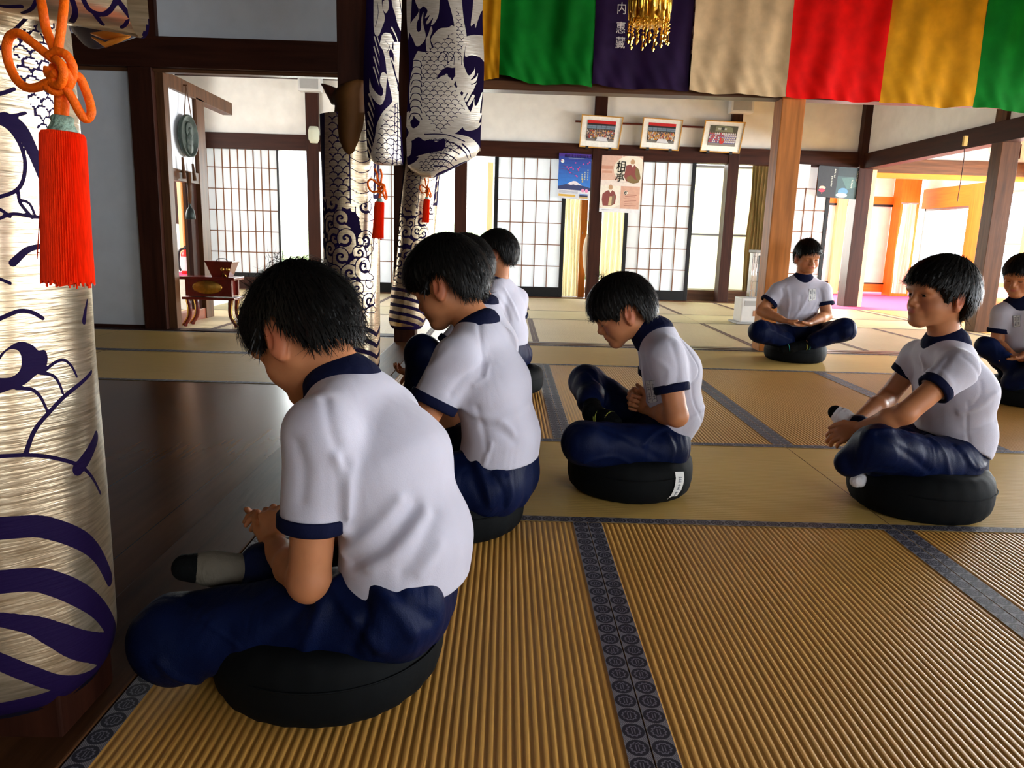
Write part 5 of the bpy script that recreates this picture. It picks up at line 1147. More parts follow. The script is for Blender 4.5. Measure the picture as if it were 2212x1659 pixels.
# ---------------------------------------------------------------- soft bodies: blended distance fields turned into one continuous surface
from mathutils.bvhtree import BVHTree
def unit(v): v = np.asarray(v, float); return v/(np.linalg.norm(v)+1e-12)
class Soft:
    def __init__(s, lo, hi, h):
        s.h = h; s.lo = np.asarray(lo, float); n = np.ceil((np.asarray(hi, float)-s.lo)/h).astype(int)+1
        s.ax = [(s.lo[i]+h*np.arange(n[i])).astype(np.float32) for i in range(3)]; s.f = np.full(tuple(n), 0.25, np.float32)
    def sl(s, lo, hi):
        r = []
        for i in range(3):
            a = max(0, int((lo[i]-s.lo[i])/s.h)); b = min(len(s.ax[i]), int((hi[i]-s.lo[i])/s.h)+2)
            if b <= a: return None
            r.append(slice(a, b))
        return tuple(r)
    def grid(s, q): return (s.ax[0][q[0]][:, None, None], s.ax[1][q[1]][None, :, None], s.ax[2][q[2]][None, None, :])
    def put(s, q, d, k, op):
        f = s.f[q]
        if op == 'u':
            if k > 0: h = np.maximum(k-np.abs(f-d), 0)/k; s.f[q] = np.minimum(f, d)-h*h*(k*0.25)
            else: s.f[q] = np.minimum(f, d)
        else:
            d = -d
            if k > 0: h = np.maximum(k-np.abs(f-d), 0)/k; s.f[q] = np.maximum(f, d)+h*h*(k*0.25)
            else: s.f[q] = np.maximum(f, d)
    def cap(s, a, b, ra, rb=None, k=0.02, op='u', ky=1.0, yc=None, cut=None):
        """tapered capsule; ky widens it sideways; cut=(point, normal) trims it beyond a plane"""
        a = np.asarray(a, float); b = np.asarray(b, float); rb = ra if rb is None else rb; m = max(ra, rb)*max(1, ky)+k+2*s.h
        q = s.sl(np.minimum(a, b)-m, np.maximum(a, b)+m)
        if q is None: return
        x, y, z = s.grid(q); yc = (a[1]+b[1])/2 if yc is None else yc
        A = a.copy(); B = b.copy()
        if ky != 1.0: y = (y-yc)/ky+yc; A[1] = (A[1]-yc)/ky+yc; B[1] = (B[1]-yc)/ky+yc
        e = B-A; ee = float(e@e)+1e-9; dx, dy, dz = x-A[0], y-A[1], z-A[2]
        t = np.clip((dx*e[0]+dy*e[1]+dz*e[2])/ee, 0, 1)
        d = np.sqrt((dx-t*e[0])**2+(dy-t*e[1])**2+(dz-t*e[2])**2)-(ra+(rb-ra)*t)
        if cut is not None:
            p, n = np.asarray(cut[0], float), unit(cut[1]); X, Y, Z = s.grid(q); d = np.maximum(d, (X-p[0])*n[0]+(Y-p[1])*n[1]+(Z-p[2])*n[2])
        s.put(q, d.astype(np.float32), k, op)
    def ell(s, c, r, R=None, k=0.02, op='u'):
        c = np.asarray(c, float); r = np.asarray(r, float); m = r.max()+k+2*s.h; q = s.sl(c-m, c+m)
        if q is None: return
        x, y, z = s.grid(q); x, y, z = x-c[0], y-c[1], z-c[2]
        if R is not None: x, y, z = (x*R[0, 0]+y*R[1, 0]+z*R[2, 0], x*R[0, 1]+y*R[1, 1]+z*R[2, 1], x*R[0, 2]+y*R[1, 2]+z*R[2, 2])
        k0 = np.sqrt((x/r[0])**2+(y/r[1])**2+(z/r[2])**2); k1 = np.sqrt((x/r[0]**2)**2+(y/r[1]**2)**2+(z/r[2]**2)**2)+1e-6
        s.put(q, (k0*(k0-1)/k1).astype(np.float32), k, op)
    def plane(s, p, n, k=0.0):
        """keep what lies behind the plane"""
        p = np.asarray(p, float); n = unit(n); q = tuple(slice(0, len(a)) for a in s.ax); x, y, z = s.grid(q)
        d = ((x-p[0])*n[0]+(y-p[1])*n[1]+(z-p[2])*n[2]).astype(np.float32); s.put(q, -d, k, 's')
    def mesh(s):
        f = s.f; nx, ny, nz = f.shape; f[0] = f[-1] = 0.2; f[:, 0] = f[:, -1] = 0.2; f[:, :, 0] = f[:, :, -1] = 0.2
        g = f < 0; cnt = np.zeros((nx-1, ny-1, nz-1), np.uint8); corners_ = [(i, j, k) for i in (0, 1) for j in (0, 1) for k in (0, 1)]
        for i, j, k in corners_: cnt += g[i:nx-1+i, j:ny-1+j, k:nz-1+k]
        act = (cnt > 0) & (cnt < 8); idx = np.argwhere(act); vid = np.full(act.shape, -1, np.int32); vid[act] = np.arange(len(idx), dtype=np.int32)
        acc = np.zeros((len(idx), 3)); num = np.zeros(len(idx))
        vals = {c: f[idx[:, 0]+c[0], idx[:, 1]+c[1], idx[:, 2]+c[2]].astype(float) for c in corners_}
        for a in corners_:
            for ax in range(3):
                if a[ax]: continue
                b = list(a); b[ax] = 1; b = tuple(b); fa, fb = vals[a], vals[b]; cr = (fa < 0) != (fb < 0)
                t = np.where(cr, fa/np.where(cr, fa-fb, 1), 0); p = np.array(a, float)[None, :].repeat(len(idx), 0); p[:, ax] += t
                acc[cr] += p[cr]; num[cr] += 1
        V = (idx+acc/num[:, None])*s.h+s.lo; Q = []
        for ax in range(3):
            o1, o2 = [(1, 2), (2, 0), (0, 1)][ax]
            A = [slice(None)]*3; B = [slice(None)]*3; A[ax] = slice(0, -1); B[ax] = slice(1, None); ga, gb = g[tuple(A)], g[tuple(B)]; e = np.argwhere(ga != gb)
            ok = (e[:, o1] > 0) & (e[:, o2] > 0) & (e[:, o1] < f.shape[o1]-1) & (e[:, o2] < f.shape[o2]-1); e = e[ok]; ins = ga[e[:, 0], e[:, 1], e[:, 2]]
            def cell(d1, d2): c = e.copy(); c[:, o1] -= d1; c[:, o2] -= d2; return vid[c[:, 0], c[:, 1], c[:, 2]]
            q = np.stack([cell(1, 1), cell(0, 1), cell(0, 0), cell(1, 0)], 1); q[~ins] = q[~ins][:, ::-1]; Q.append(q)
        Q = np.concatenate(Q); Q = Q[(Q >= 0).all(1)]
        return V, Q
def normals(V, Q):
    a = V[Q[:, 2]]-V[Q[:, 0]]; b = V[Q[:, 3]]-V[Q[:, 1]]; n = np.cross(a, b); out = np.zeros_like(V)
    for i in range(4): np.add.at(out, Q[:, i], n)
    return out/(np.linalg.norm(out, axis=1, keepdims=True)+1e-12)
def relax(V, Q, it=1, w=0.5):
    for _ in range(it):
        s = np.zeros_like(V); c = np.zeros(len(V))
        for i in range(4):
            for j in (1, 3): np.add.at(s, Q[:, i], V[Q[:, (i+j) % 4]]); np.add.at(c, Q[:, i], 1)
        V = V*(1-w)+w*s/np.maximum(c, 1)[:, None]
    return V
def rotz(a): c, s = math.cos(a), math.sin(a); return np.array([[c, -s, 0], [s, c, 0], [0, 0, 1.0]])
def roty(a): c, s = math.cos(a), math.sin(a); return np.array([[c, 0, s], [0, 1, 0], [-s, 0, c]])
def rotx(a): c, s = math.cos(a), math.sin(a); return np.array([[1, 0, 0], [0, c, -s], [0, s, c]])
def seg_dist(P, L_):
    d = np.full(len(P), 1e9)
    for k in range(len(L_)-1):
        e = L_[k+1]-L_[k]; t = np.clip(((P-L_[k])@e)/(e@e+1e-12), 0, 1); d = np.minimum(d, np.linalg.norm(P-L_[k]-t[:, None]*e, axis=1))
    return d

# ---- materials of the children
def skin_mat():
    m, t, b = nt('skin')
    a = N(t, 'ShaderNodeAttribute'); a.attribute_name = 'lip'; c = N(t, 'ShaderNodeAttribute'); c.attribute_name = 'flush'
    tc = N(t, 'ShaderNodeTexCoord'); nz = N(t, 'ShaderNodeTexNoise'); nz.inputs['Scale'].default_value = 18; nz.inputs['Detail'].default_value = 4; Lk(t, tc.outputs['Object'], nz.inputs['Vector'])
    base = ramp(t, nz.outputs['Fac'], [(0.3, (0.45, 0.175, 0.075)), (0.7, (0.54, 0.225, 0.10))])
    m1 = N(t, 'ShaderNodeMix', data_type='RGBA'); Lk(t, c.outputs['Fac'], m1.inputs[0]); Lk(t, base, m1.inputs[6]); m1.inputs[7].default_value = (0.52, 0.15, 0.075, 1)
    m2 = N(t, 'ShaderNodeMix', data_type='RGBA'); Lk(t, a.outputs['Fac'], m2.inputs[0]); Lk(t, m1.outputs[2], m2.inputs[6]); m2.inputs[7].default_value = (0.45, 0.10, 0.08, 1)
    Lk(t, m2.outputs[2], b.inputs['Base Color']); b.inputs['Roughness'].default_value = 0.5; b.inputs['Specular IOR Level'].default_value = 0.35
    b.inputs['Subsurface Weight'].default_value = 0.12; b.inputs['Subsurface Radius'].default_value = (0.012, 0.004, 0.002); b.inputs['Subsurface Scale'].default_value = 0.6
    return m
M['skin'] = skin_mat()
def cloth(name, c, rough, bs, bump, var=0.06, sheen=0.2, spec=0.3):
    m, t, b = nt(name); tc = N(t, 'ShaderNodeTexCoord')
    nz = N(t, 'ShaderNodeTexNoise'); nz.inputs['Scale'].default_value = 9; nz.inputs['Detail'].default_value = 3; Lk(t, tc.outputs['Object'], nz.inputs['Vector'])
    Lk(t, ramp(t, nz.outputs['Fac'], [(0.3, tuple(x*(1-var) for x in c)), (0.7, tuple(min(1, x*(1+var)) for x in c))]), b.inputs['Base Color'])
    mp = N(t, 'ShaderNodeMapping'); mp.inputs['Scale'].default_value = (1, 1, 0.45); mp.inputs['Rotation'].default_value = (0.3, 0.5, 0.2); Lk(t, tc.outputs['Object'], mp.inputs[0])
    n2 = N(t, 'ShaderNodeTexNoise'); n2.inputs['Scale'].default_value = bs; n2.inputs['Detail'].default_value = 2; n2.inputs['Distortion'].default_value = 0.6; Lk(t, mp.outputs[0], n2.inputs['Vector'])
    n3 = N(t, 'ShaderNodeTexNoise'); n3.inputs['Scale'].default_value = 420; n3.inputs['Detail'].default_value = 1; Lk(t, tc.outputs['Object'], n3.inputs['Vector'])
    bp = N(t, 'ShaderNodeBump'); bp.inputs['Strength'].default_value = bump; bp.inputs['Distance'].default_value = 0.02
    Lk(t, math_n(t, 'ADD', n2.outputs['Fac'], math_n(t, 'MULTIPLY', n3.outputs['Fac'], 0.05)), bp.inputs['Height']); Lk(t, bp.outputs[0], b.inputs['Normal'])
    b.inputs['Roughness'].default_value = rough; b.inputs['Sheen Weight'].default_value = sheen; b.inputs['Specular IOR Level'].default_value = spec
    return m
M['shirt'] = cloth('white_gym_shirt', (0.53, 0.52, 0.61), 0.8, 10, 0.34, 0.03)
M['trim'] = cloth('navy_ribbing', (0.005, 0.007, 0.030), 0.85, 40, 0.2, 0.06, 0.0, 0.1)
M['pants'] = cloth('navy_jersey', (0.0022, 0.0062, 0.034), 0.5, 13, 0.6, 0.2, 0.0, 0.08)
M['sock_grey'] = cloth('grey_sock', (0.13, 0.115, 0.09), 0.9, 60, 0.3, 0.06, 0.0, 0.06)
M['sock_black'] = cloth('black_sock', (0.004, 0.0045, 0.005), 0.85, 60, 0.3, 0.06, 0.0, 0.06)
M['sock_white'] = cloth('white_sock', (0.66, 0.64, 0.66), 0.9, 60, 0.3)
M['lime'] = cloth('lime_stripe', (0.45, 0.50, 0.06), 0.9, 60, 0.3); M['teal'] = cloth('teal_stripe', (0.03, 0.45, 0.42), 0.9, 60, 0.3)
def hair_mat():
    m, t, b = nt('black_hair'); tc = N(t, 'ShaderNodeTexCoord'); nz = N(t, 'ShaderNodeTexNoise'); nz.inputs['Scale'].default_value = 60; Lk(t, tc.outputs['Object'], nz.inputs['Vector'])
    Lk(t, ramp(t, nz.outputs['Fac'], [(0.3, (0.003, 0.003, 0.003)), (0.7, (0.008, 0.007, 0.006))]), b.inputs['Base Color']); b.inputs['Roughness'].default_value = 0.45; b.inputs['Specular IOR Level'].default_value = 0.22; return m
M['hair'] = hair_mat()
M['eye_white'] = plain('eye_white', (0.6, 0.58, 0.54), 0.2, var=0.02); M['iris'] = plain('dark_iris', (0.012, 0.007, 0.005), 0.1, var=0.05)

HAIRCUT = {
 'crop': dict(poly=[(.15,.134),(.072,.130),(.054,.122),(.038,.100),(.026,.097),(.022,.114),(.010,.130),(-.014,.138),(-.036,.126),(-.046,.092),(-.060,.056),(-.17,.046),(-.17,.32),(.15,.32)], puff=.012, jag=.005, lift=1.3),
 'bowl': dict(poly=[(.15,.124),(.072,.120),(.052,.114),(.037,.092),(.025,.088),(.020,.110),(.008,.126),(-.014,.132),(-.036,.118),(-.046,.080),(-.056,.044),(-.17,.036),(-.17,.32),(.15,.32)], puff=.019, jag=.004, lift=0.5),
 'long': dict(poly=[(.15,.136),(.072,.132),(.052,.116),(.036,.086),(.022,.080),(.018,.100),(.006,.116),(-.014,.120),(-.034,.106),(-.044,.066),(-.056,.018),(-.17,.004),(-.17,.32),(.15,.32)], puff=.020, jag=.005, lift=0.8),
}
class Person:
    def __init__(s, label, x, y, phi, h, group='boys seated in meditation', scale=1.0):
        s.phi = math.radians(phi); s.root = np.array([x, y, 0.0]); s.R = rotz(s.phi); s.h = h; s.k = scale
        s.t = thing('person', label, 'person', s.root, group); s.bvh = None
    def W(s, P): return np.asarray(P, float)@s.R.T+s.root
    def L(s, P): return (np.asarray(P, float)-s.root)@s.R
    def J(s, px, py, yl):
        """where the sight line meets the plane at the sideways offset yl from the middle of the body"""
        n = s.R[:, 1]; d = ray(px, py); t = (yl-(EYEP-s.root)@n)/(d@n); return s.L(EYEP+d*t)
    def JX(s, px, py, xl):
        n = s.R[:, 0]; d = ray(px, py); t = (xl-(EYEP-s.root)@n)/(d@n); return s.L(EYEP+d*t)
    def emit(s, name, V, Q, mat, parent=None, attrs=None): return link_quads(name, s.W(V), Q, mat, parent or s.t, True, attrs)
    def set_head(s, c, yaw=0, pitch=0, roll=0, hs=1.0):
        s.hR = rotz(math.radians(yaw))@roty(math.radians(pitch))@rotx(math.radians(roll)); s.hs = hs; s.hc = np.asarray(c, float)
    def H(s, p): return s.hc+s.hR@((np.asarray(p, float)-np.array([0, 0, .11]))*s.hs)
    def head_prims(s, S, neck):
        q = s.hs
        def e(c, r, k=.015, op='u', R=None): S.ell(s.H(c), np.array(r)*q, s.hR if R is None else s.hR@R, k*q, op)
        def c_(a, b, ra, rb, k=.015, op='u'): S.cap(s.H(a), s.H(b), ra*q, rb*q, k*q, op)
        e((-.006, 0, .134), (.092, .073, .084)); e((.026, 0, .088), (.060, .059, .080), .02)
        for y in (-1, 1):
            c_((.004, .044*y, .060), (.062, .016*y, .014), .024, .017, .03); e((.046, .037*y, .064), (.031, .026, .030), .025); e((.080, .024*y, .113), (.012, .024, .009), .018)
        e((.072, 0, .015), (.018, .021, .015), .02); e((.085, 0, .128), (.012, .045, .030), .03)
        for y in (-1, 1): e((.098, .031*y, .095), (.016, .018, .010), .014, 's')
        for y in (-1, 1): e((.0735, .031*y, .0945), (.0145, .0155, .0112), .006)
        c_((.082, 0, .104), (.1025, 0, .072), .0072, .0096, .012); e((.097, 0, .066), (.010, .0105, .0085), .008)
        for y in (-1, 1): e((.092, .0125*y, .065), (.010, .0075, .0075), .006)
        e((.081, 0, .043), (.014, .026, .014), .016); e((.0935, 0, .0475), (.0065, .020, .0042), .004); e((.0915, 0, .0385), (.0068, .017, .0048), .004)
        c_((.099, -.018, .0432), (.099, .018, .0432), .0016, .0016, .004, 's')
        for y in (-1, 1):
            Re = rotz(0.42*y)@roty(-0.22)
            e((-.012, .077*y, .094), (.0210, .0090, .0355), .007, 'u', Re); e((-.003, .087*y, .098), (.0110, .0068, .0205), .006, 's', Re); e((-.004, .076*y, .066), (.010, .0075, .011), .008)
            e((.004, .077*y, .090), (.005, .004, .007), .004)
        S.cap(s.H((-.018, 0, .070)), neck, .047*q, .050*q, .03)
    def hair(s, cut, seed=0, strands=2200, tuft=None, h=None, raise_=0.0):
        cfg = dict(HAIRCUT[cut]); cfg['poly'] = [(a, b+(raise_ if 0 < i < 3 or i == 0 else 0)) for i, (a, b) in enumerate(cfg['poly'])]; h = h or max(.0028, s.h*.9); S = Soft((-.155, -.125, -.02), (.145, .125, .265), h); p = cfg['puff']
        S.ell((-.006, 0, .136), (.092+p, .073+p, .083+p), None, 0); S.ell((-.040, 0, .100), (.064+p*.8, .066+p*.7, .076+p*.3), None, .03); S.ell((.045, 0, .150), (.055+p*.5, .060+p*.5, .045+p*.5), None, .03)
        x, y, z = S.grid(tuple(slice(0, len(a)) for a in S.ax))
        jag = cfg['jag']; yy = y[0, :, 0]
        for j, yv in enumerate(yy):                              # trim along the hairline, uneven like cut hair
            jx = jag*(math.sin(yv*230+seed)+.6*math.sin(yv*410+2*seed))
            X2 = np.broadcast_to(x[:, 0, :], (len(S.ax[0]), len(S.ax[2]))); Z2 = np.broadcast_to(z[:, 0, :], X2.shape)
            ang = .5*jag*np.sin(X2*300+seed)
            fr = np.clip((X2-.03)/.05, 0, 1)*0.014*((yv/.06)**2)     # fringe falls lower toward the temples
            d = poly_sd(X2.astype(float), (Z2+jx*.6+ang+fr).astype(float), cfg['poly']).astype(np.float32)
            f = S.f[:, j, :]; kk = .006; hh = np.maximum(kk-np.abs(f-d), 0)/kk; S.f[:, j, :] = np.maximum(f, d)+hh*hh*kk*.25
        V, Q = S.mesh(); V = relax(V, Q, 1, .4); n = normals(V, Q)
        th = np.arctan2(V[:, 1], V[:, 0]+.05); V = V+n*(0.0016*np.sin(th*46+V[:, 2]*25)+0.0012*np.sin(th*83-V[:, 2]*40))[:, None]
        rs = np.random.default_rng(seed+50); up = np.where((np.linalg.norm(V-np.array([-.006, 0, .12]), axis=1) > .078) & ~((V[:, 0] > .0) & (V[:, 2] < .100)))[0]
        pick = rs.choice(up, min(strands, len(up)), replace=False); wh = np.array([-.055, .01, .22]); SV = [V]; SQ = [Q]; base = len(V); sv = []; sq = []
        for i in pick:
            p0 = V[i]; nn = n[i]; t = p0-wh; t = t/(np.linalg.norm(t)+1e-6)+np.array([0, 0, -.35])+.25*rs.normal(size=3); t -= nn*(t@nn); t /= np.linalg.norm(t)+1e-9
            Ls = (.020+.020*rs.random()); lf = cfg['lift']*(.002+.006*rs.random()); w = np.cross(t, nn)*(.0009+.0006*rs.random()); 
            if p0[0] > .03 and t[2] < 0: Ls = min(Ls, max(.006, (p0[2]-HAIRCUT[cut]['poly'][1][1]+.004)/(-t[2]+1e-3)))
            a = p0-nn*.002; b = p0+t*Ls*.55+nn*lf*.8; c = p0+t*Ls+nn*(lf*.9)-np.array([0, 0, .004])
            k0 = base+len(sv); sv += [a-w, a+w, b-w*.8, b+w*.8, c-w*.15, c+w*.15]; sq += [(k0, k0+1, k0+3, k0+2), (k0+2, k0+3, k0+5, k0+4)]
        for (p0, d_, Ls, cnt, spread) in (tuft or []):
            for _ in range(cnt):
                a = np.array(p0)+spread*rs.normal(size=3)*.4; t = unit(np.array(d_)+.35*rs.normal(size=3)); b = a+t*Ls*.5; c = a+t*Ls*(.7+.5*rs.random())+np.array([-.006*rs.normal(), .006*rs.normal(), 0]); w = np.cross(t, [0.3, 1, .2])*.0008
                k0 = base+len(sv); sv += [a-w, a+w, b-w*.8, b+w*.8, c-w*.2, c+w*.2]; sq += [(k0, k0+1, k0+3, k0+2), (k0+2, k0+3, k0+5, k0+4)]
        Vh = np.concatenate([V, np.array(sv)]); Qh = np.concatenate([Q, np.array(sq, np.int64)])
        Vh = s.hc+((Vh-np.array([0, 0, .11]))*s.hs)@s.hR.T
        return s.emit('hair', Vh, Qh, M['hair'])
    def face_bits(s, open_eyes=False):
        for y in (-1, 1):
            b = MB(); P = smooth_line([s.H((.089, .012*y, .112)), s.H((.091, .026*y, .117)), s.H((.083, .044*y, .113))], 4); b.tube([s.W(p) for p in P], [.0016*s.hs]+[.0030*s.hs]*(len(P)-2)+[.0010*s.hs], 6); b.build('eyebrow', M['hair'], s.t, True)
            zl = .0915 if not open_eyes else .0995
            b = MB(); P = smooth_line([s.H((.0845, .018*y, zl+.001)), s.H((.0885, .030*y, zl-.0012)), s.H((.081, .043*y, zl+.0005))], 4); b.tube([s.W(p) for p in P], [.0008*s.hs]+[.0014*s.hs]*(len(P)-2)+[.0006*s.hs], 6); b.build('eyelash', M['hair'], s.t, True)
            if open_eyes:
                b = MB(); c = s.H((.0790, .031*y, .0950)); n = 14
                V = []; Fs = []
                for i in range(7):
                    a = -math.pi/2+math.pi*i/6
                    for k in range(n): t = 2*math.pi*k/n; V.append(s.W(c+s.hR@(np.array([.0105*math.cos(a)*math.cos(t), .0118*math.cos(a)*math.sin(t), .0052*math.sin(a)])*s.hs)))
                for i in range(6):
                    for k in range(n): Fs.append((i*n+k, i*n+(k+1) % n, (i+1)*n+(k+1) % n, (i+1)*n+k))
                link_mesh('eye', V, Fs, M['iris'], s.t, True)
    def hand(s, S, Wr, d, n, side, curl=(.5, .6, .4), sc=1.0, thumb=(.35, .8, .25), spread=.06):
        """palm and five fingers: d along the fingers, n out of the palm, side towards the thumb"""
        d = unit(d); n = unit(np.asarray(n)-d*(np.asarray(n)@d)); sd = np.cross(d, n); sd = sd if sd@np.asarray(side) > 0 else -sd; q = sc; Wr = np.asarray(Wr, float)
        S.ell(Wr+d*.038*q, np.array([.040, .029, .0135])*q, np.stack([d, sd, n], 1), .012*q)
        off = [.026, .009, -.008, -.024]; ln = [.064, .071, .066, .052]; ml = [.074, .077, .073, .066]
        for i in range(4):
            kb = Wr+d*ml[i]*q+sd*off[i]*q; S.cap(Wr+d*.018*q+sd*off[i]*.7*q, kb, .0105*q, .0092*q, .008*q)
            p = kb; a = 0; r = .0088*q*(1 if i < 3 else .86); sp = spread*(1.5-i)
            for j in range(3):
                a += curl[j]; l = ln[i]*q*(.46, .30, .24)[j]; dd = unit(d*math.cos(a)+n*math.sin(a)+sd*sp*max(0, math.cos(a))); e = p+dd*l; S.cap(p, e, r, r*.90, .0035*q); p = e; r *= .92
        b0 = Wr+d*.020*q+sd*.022*q; t1 = unit(d*thumb[1]+sd*(.75)+n*thumb[0]); b1 = b0+t1*.036*q; t2 = unit(d*1.0+sd*thumb[2]+n*thumb[0]); b2 = b1+t2*.030*q; b3 = b2+unit(t2+n*.15-sd*.15)*.022*q
        S.cap(b0, b1, .0135*q, .0108*q, .012*q); S.cap(b1, b2, .0100*q, .0095*q, .004*q); S.cap(b2, b3, .0092*q, .0078*q, .003*q)
    def body(s, j, hands=(), leg_r=(.045, .036, .028), arm_r=(.041, .036, .033, .024), lo=None, hi=None):
        k = s.k; pts = np.array([v for n_, v in j.items() if np.ndim(v) == 1]+[s.hc]); lo = pts.min(0)-.14; hi = pts.max(0)+.14; lo[2] = max(lo[2], -.01)
        S = Soft(lo, hi, s.h); s.head_prims(S, j['neck'])
        S.cap(j['pelvis'], j['waist'], .075*k, .075*k, .03, ky=1.25, yc=j['pelvis'][1]); S.cap(j['waist'], j['chest'], .075*k, .080*k, .03, ky=1.3, yc=j['chest'][1]); S.cap(j['chest'], j['neck'], .078*k, .050*k, .03, ky=1.3, yc=j['neck'][1])
        for q in 'LR':
            S.cap(j['neck'], j['sh'+q], .045*k, .040*k, .03); S.cap(j['sh'+q], j['el'+q], arm_r[0]*k, arm_r[1]*k, .015); S.cap(j['el'+q], j['el'+q]*.62+j['wr'+q]*.38, arm_r[1]*k, arm_r[2]*k*1.08, .012); S.cap(j['el'+q]*.62+j['wr'+q]*.38, j['wr'+q], arm_r[2]*k*1.08, arm_r[3]*k, .012)
            if 'hip'+q in j:
                S.cap(j['pelvis'], j['hip'+q], .06*k, .06*k, .03); S.cap(j['hip'+q], j['kn'+q], leg_r[0]*k, leg_r[1]*k, .02); S.cap(j['kn'+q], j['an'+q], leg_r[1]*k, leg_r[2]*k, .015)
                if 'toe'+q in j: S.cap(j['an'+q], j['an'+q]*.3+j['toe'+q]*.7, .018*k, .012*k, .01)
        for hd in hands: s.hand(S, *hd[:4], **hd[4])
        V, Q = S.mesh(); V = relax(V, Q, 1, .35)
        hl = ((V-s.hc)@s.hR)/s.hs+np.array([0, 0, .11])
        lip = np.exp(-(((hl[:, 0]-.096)/.012)**2+(hl[:, 1]/.017)**2+((hl[:, 2]-.043)/.0075)**2)**2)
        ear = np.exp(-((hl[:, 0]+.008)/.026)**2-((np.abs(hl[:, 1])-.080)/.014)**2-((hl[:, 2]-.090)/.036)**2); ck = .5*np.exp(-((hl[:, 0]-.07)/.03)**2-((np.abs(hl[:, 1])-.04)/.022)**2-((hl[:, 2]-.066)/.025)**2)
        o = s.emit('body', V, Q, M['skin'], None, {'lip': lip, 'flush': np.clip(ear+ck, 0, 1)}); return o
    def shirt(s, j, prims, sleeve_r=.060, slv=(.74, .74), hem=None, folds=(), trim=True, collar=None, h=None, cw=.014):
        """prims: list of (a, b, ra, rb, ky) along the trunk"""
        k = s.k; h = h or max(.0045, s.h*1.3); P = [p for a, b, *_ in prims for p in (a, b)]+[j['shL'], j['shR'], j['elL'], j['elR']]; P = np.array(P); lo, hi = P.min(0)-.17, P.max(0)+.17
        S = Soft(lo, hi, h)
        for a, b, ra, rb, ky in prims: S.cap(a, b, ra*k, rb*k, .035, ky=ky, yc=a[1])
        ends = {}
        for q, sl_ in zip('LR', slv):
            sh, el = j['sh'+q], j['el'+q]; e = sh+(el-sh)*sl_; ax = unit(el-sh); ends[q] = (e, ax)
            S.cap(j['neck'], sh, .046*k, .052*k, .045)
            q2 = S.sl(np.minimum(sh, e)-.12, np.maximum(sh, e)+.12); S.cap(sh, e+ax*.05, .058*k, sleeve_r*k, .03, cut=(e, ax))
        if hem is not None: S.plane(hem[0], hem[1], .0)
        V, Q = S.mesh(); V = relax(V, Q, 2, .5)
        s.bvh = BVHTree.FromPolygons([tuple(v) for v in s.W(V)], [tuple(q) for q in Q])
        n = normals(V, Q)
        for (pp, amp, w) in folds:
            L_ = [s.hit(*p) for p in smooth_line(pp, 4)]; L_ = [l for l in L_ if l is not None]
            if len(L_) > 1: d = seg_dist(s.W(V), np.array(L_)); V = V+n*(amp*np.exp(-(d/w)**2))[:, None]
        o = s.emit('shirt', V, Q, M['shirt']); s.bvh = BVHTree.FromPolygons([tuple(v) for v in s.W(V)], [tuple(q) for q in Q])
        for q in 'LR':                                                # ribbed cuffs
            e, ax = ends[q]; b = MB(); r = sleeve_r*k*1.0; V2 = []; nn = 28; u = np.cross(ax, [0.2, 1, .3]); u /= np.linalg.norm(u); w = np.cross(ax, u)
            prof = [(-cw-.003, r+.0045), (-cw, r+.0068), (.006, r+.006), (.010, r+.002), (.010, r-.006), (-cw+.003, r-.004)]
            for z, rr in prof:
                for i in range(nn): a = 2*math.pi*i/nn; V2.append(s.W(e+ax*z+rr*(math.cos(a)*u+math.sin(a)*w)))
            Fs = [(a*nn+i, a*nn+(i+1) % nn, ((a+1) % 6)*nn+(i+1) % nn, ((a+1) % 6)*nn+i) for a in range(6) for i in range(nn)]
            link_mesh('cuff', V2, Fs, M['trim'], o, True)
        if collar is not None:
            c, nrm, ra, rb, wd = collar; nrm = unit(nrm); fx = unit(np.array([1, 0, 0])-nrm*nrm[0]); fy = np.cross(nrm, fx); lo2 = c-.16; hi2 = c+.16; hc_ = min(h, .0036); S2 = Soft(lo2, hi2, hc_)
            for a, b, ra_, rb_, ky in prims: S2.cap(a, b, ra_*k, rb_*k, .035, ky=ky, yc=a[1])
            for q in 'LR':
                sh, el = j['sh'+q], j['el'+q]; e = sh+(el-sh)*.5; S2.cap(j['neck'], sh, .046*k, .052*k, .045); S2.cap(sh, e, .058*k, sleeve_r*k, .03)
            nk = np.asarray(c, float); S2.cap(nk-nrm*.03, nk+nrm*.022, .060*s.hs, .0570*s.hs, .022)
            S2.plane(nk+nrm*.058, nrm)
            X, Y, Z = S2.grid(tuple(slice(0, len(a)) for a in S2.ax)); X, Y, Z = X-c[0], Y-c[1], Z-c[2]
            u = X*fx[0]+Y*fx[1]+Z*fx[2]; v = X*fy[0]+Y*fy[1]+Z*fy[2]; w = X*nrm[0]+Y*nrm[1]+Z*nrm[2]
            S2.f = np.maximum(S2.f-.0042, (np.sqrt((u/ra)**2+(v/rb)**2+(w/wd)**2)-1)*ra).astype(np.float32)
            V2, Q2 = S2.mesh()
            if len(V2): V2 = relax(V2, Q2, 1, .4); s.emit('collar', V2, Q2, M['trim'], o)
        s.sh = o; return o
    def hit(s, px, py, bvh=None):
        d = ray(px, py); d = d/np.linalg.norm(d); r = (bvh or s.bvh).ray_cast(Vector(EYEP), Vector(d)); return None if r[0] is None else np.array(r[0])
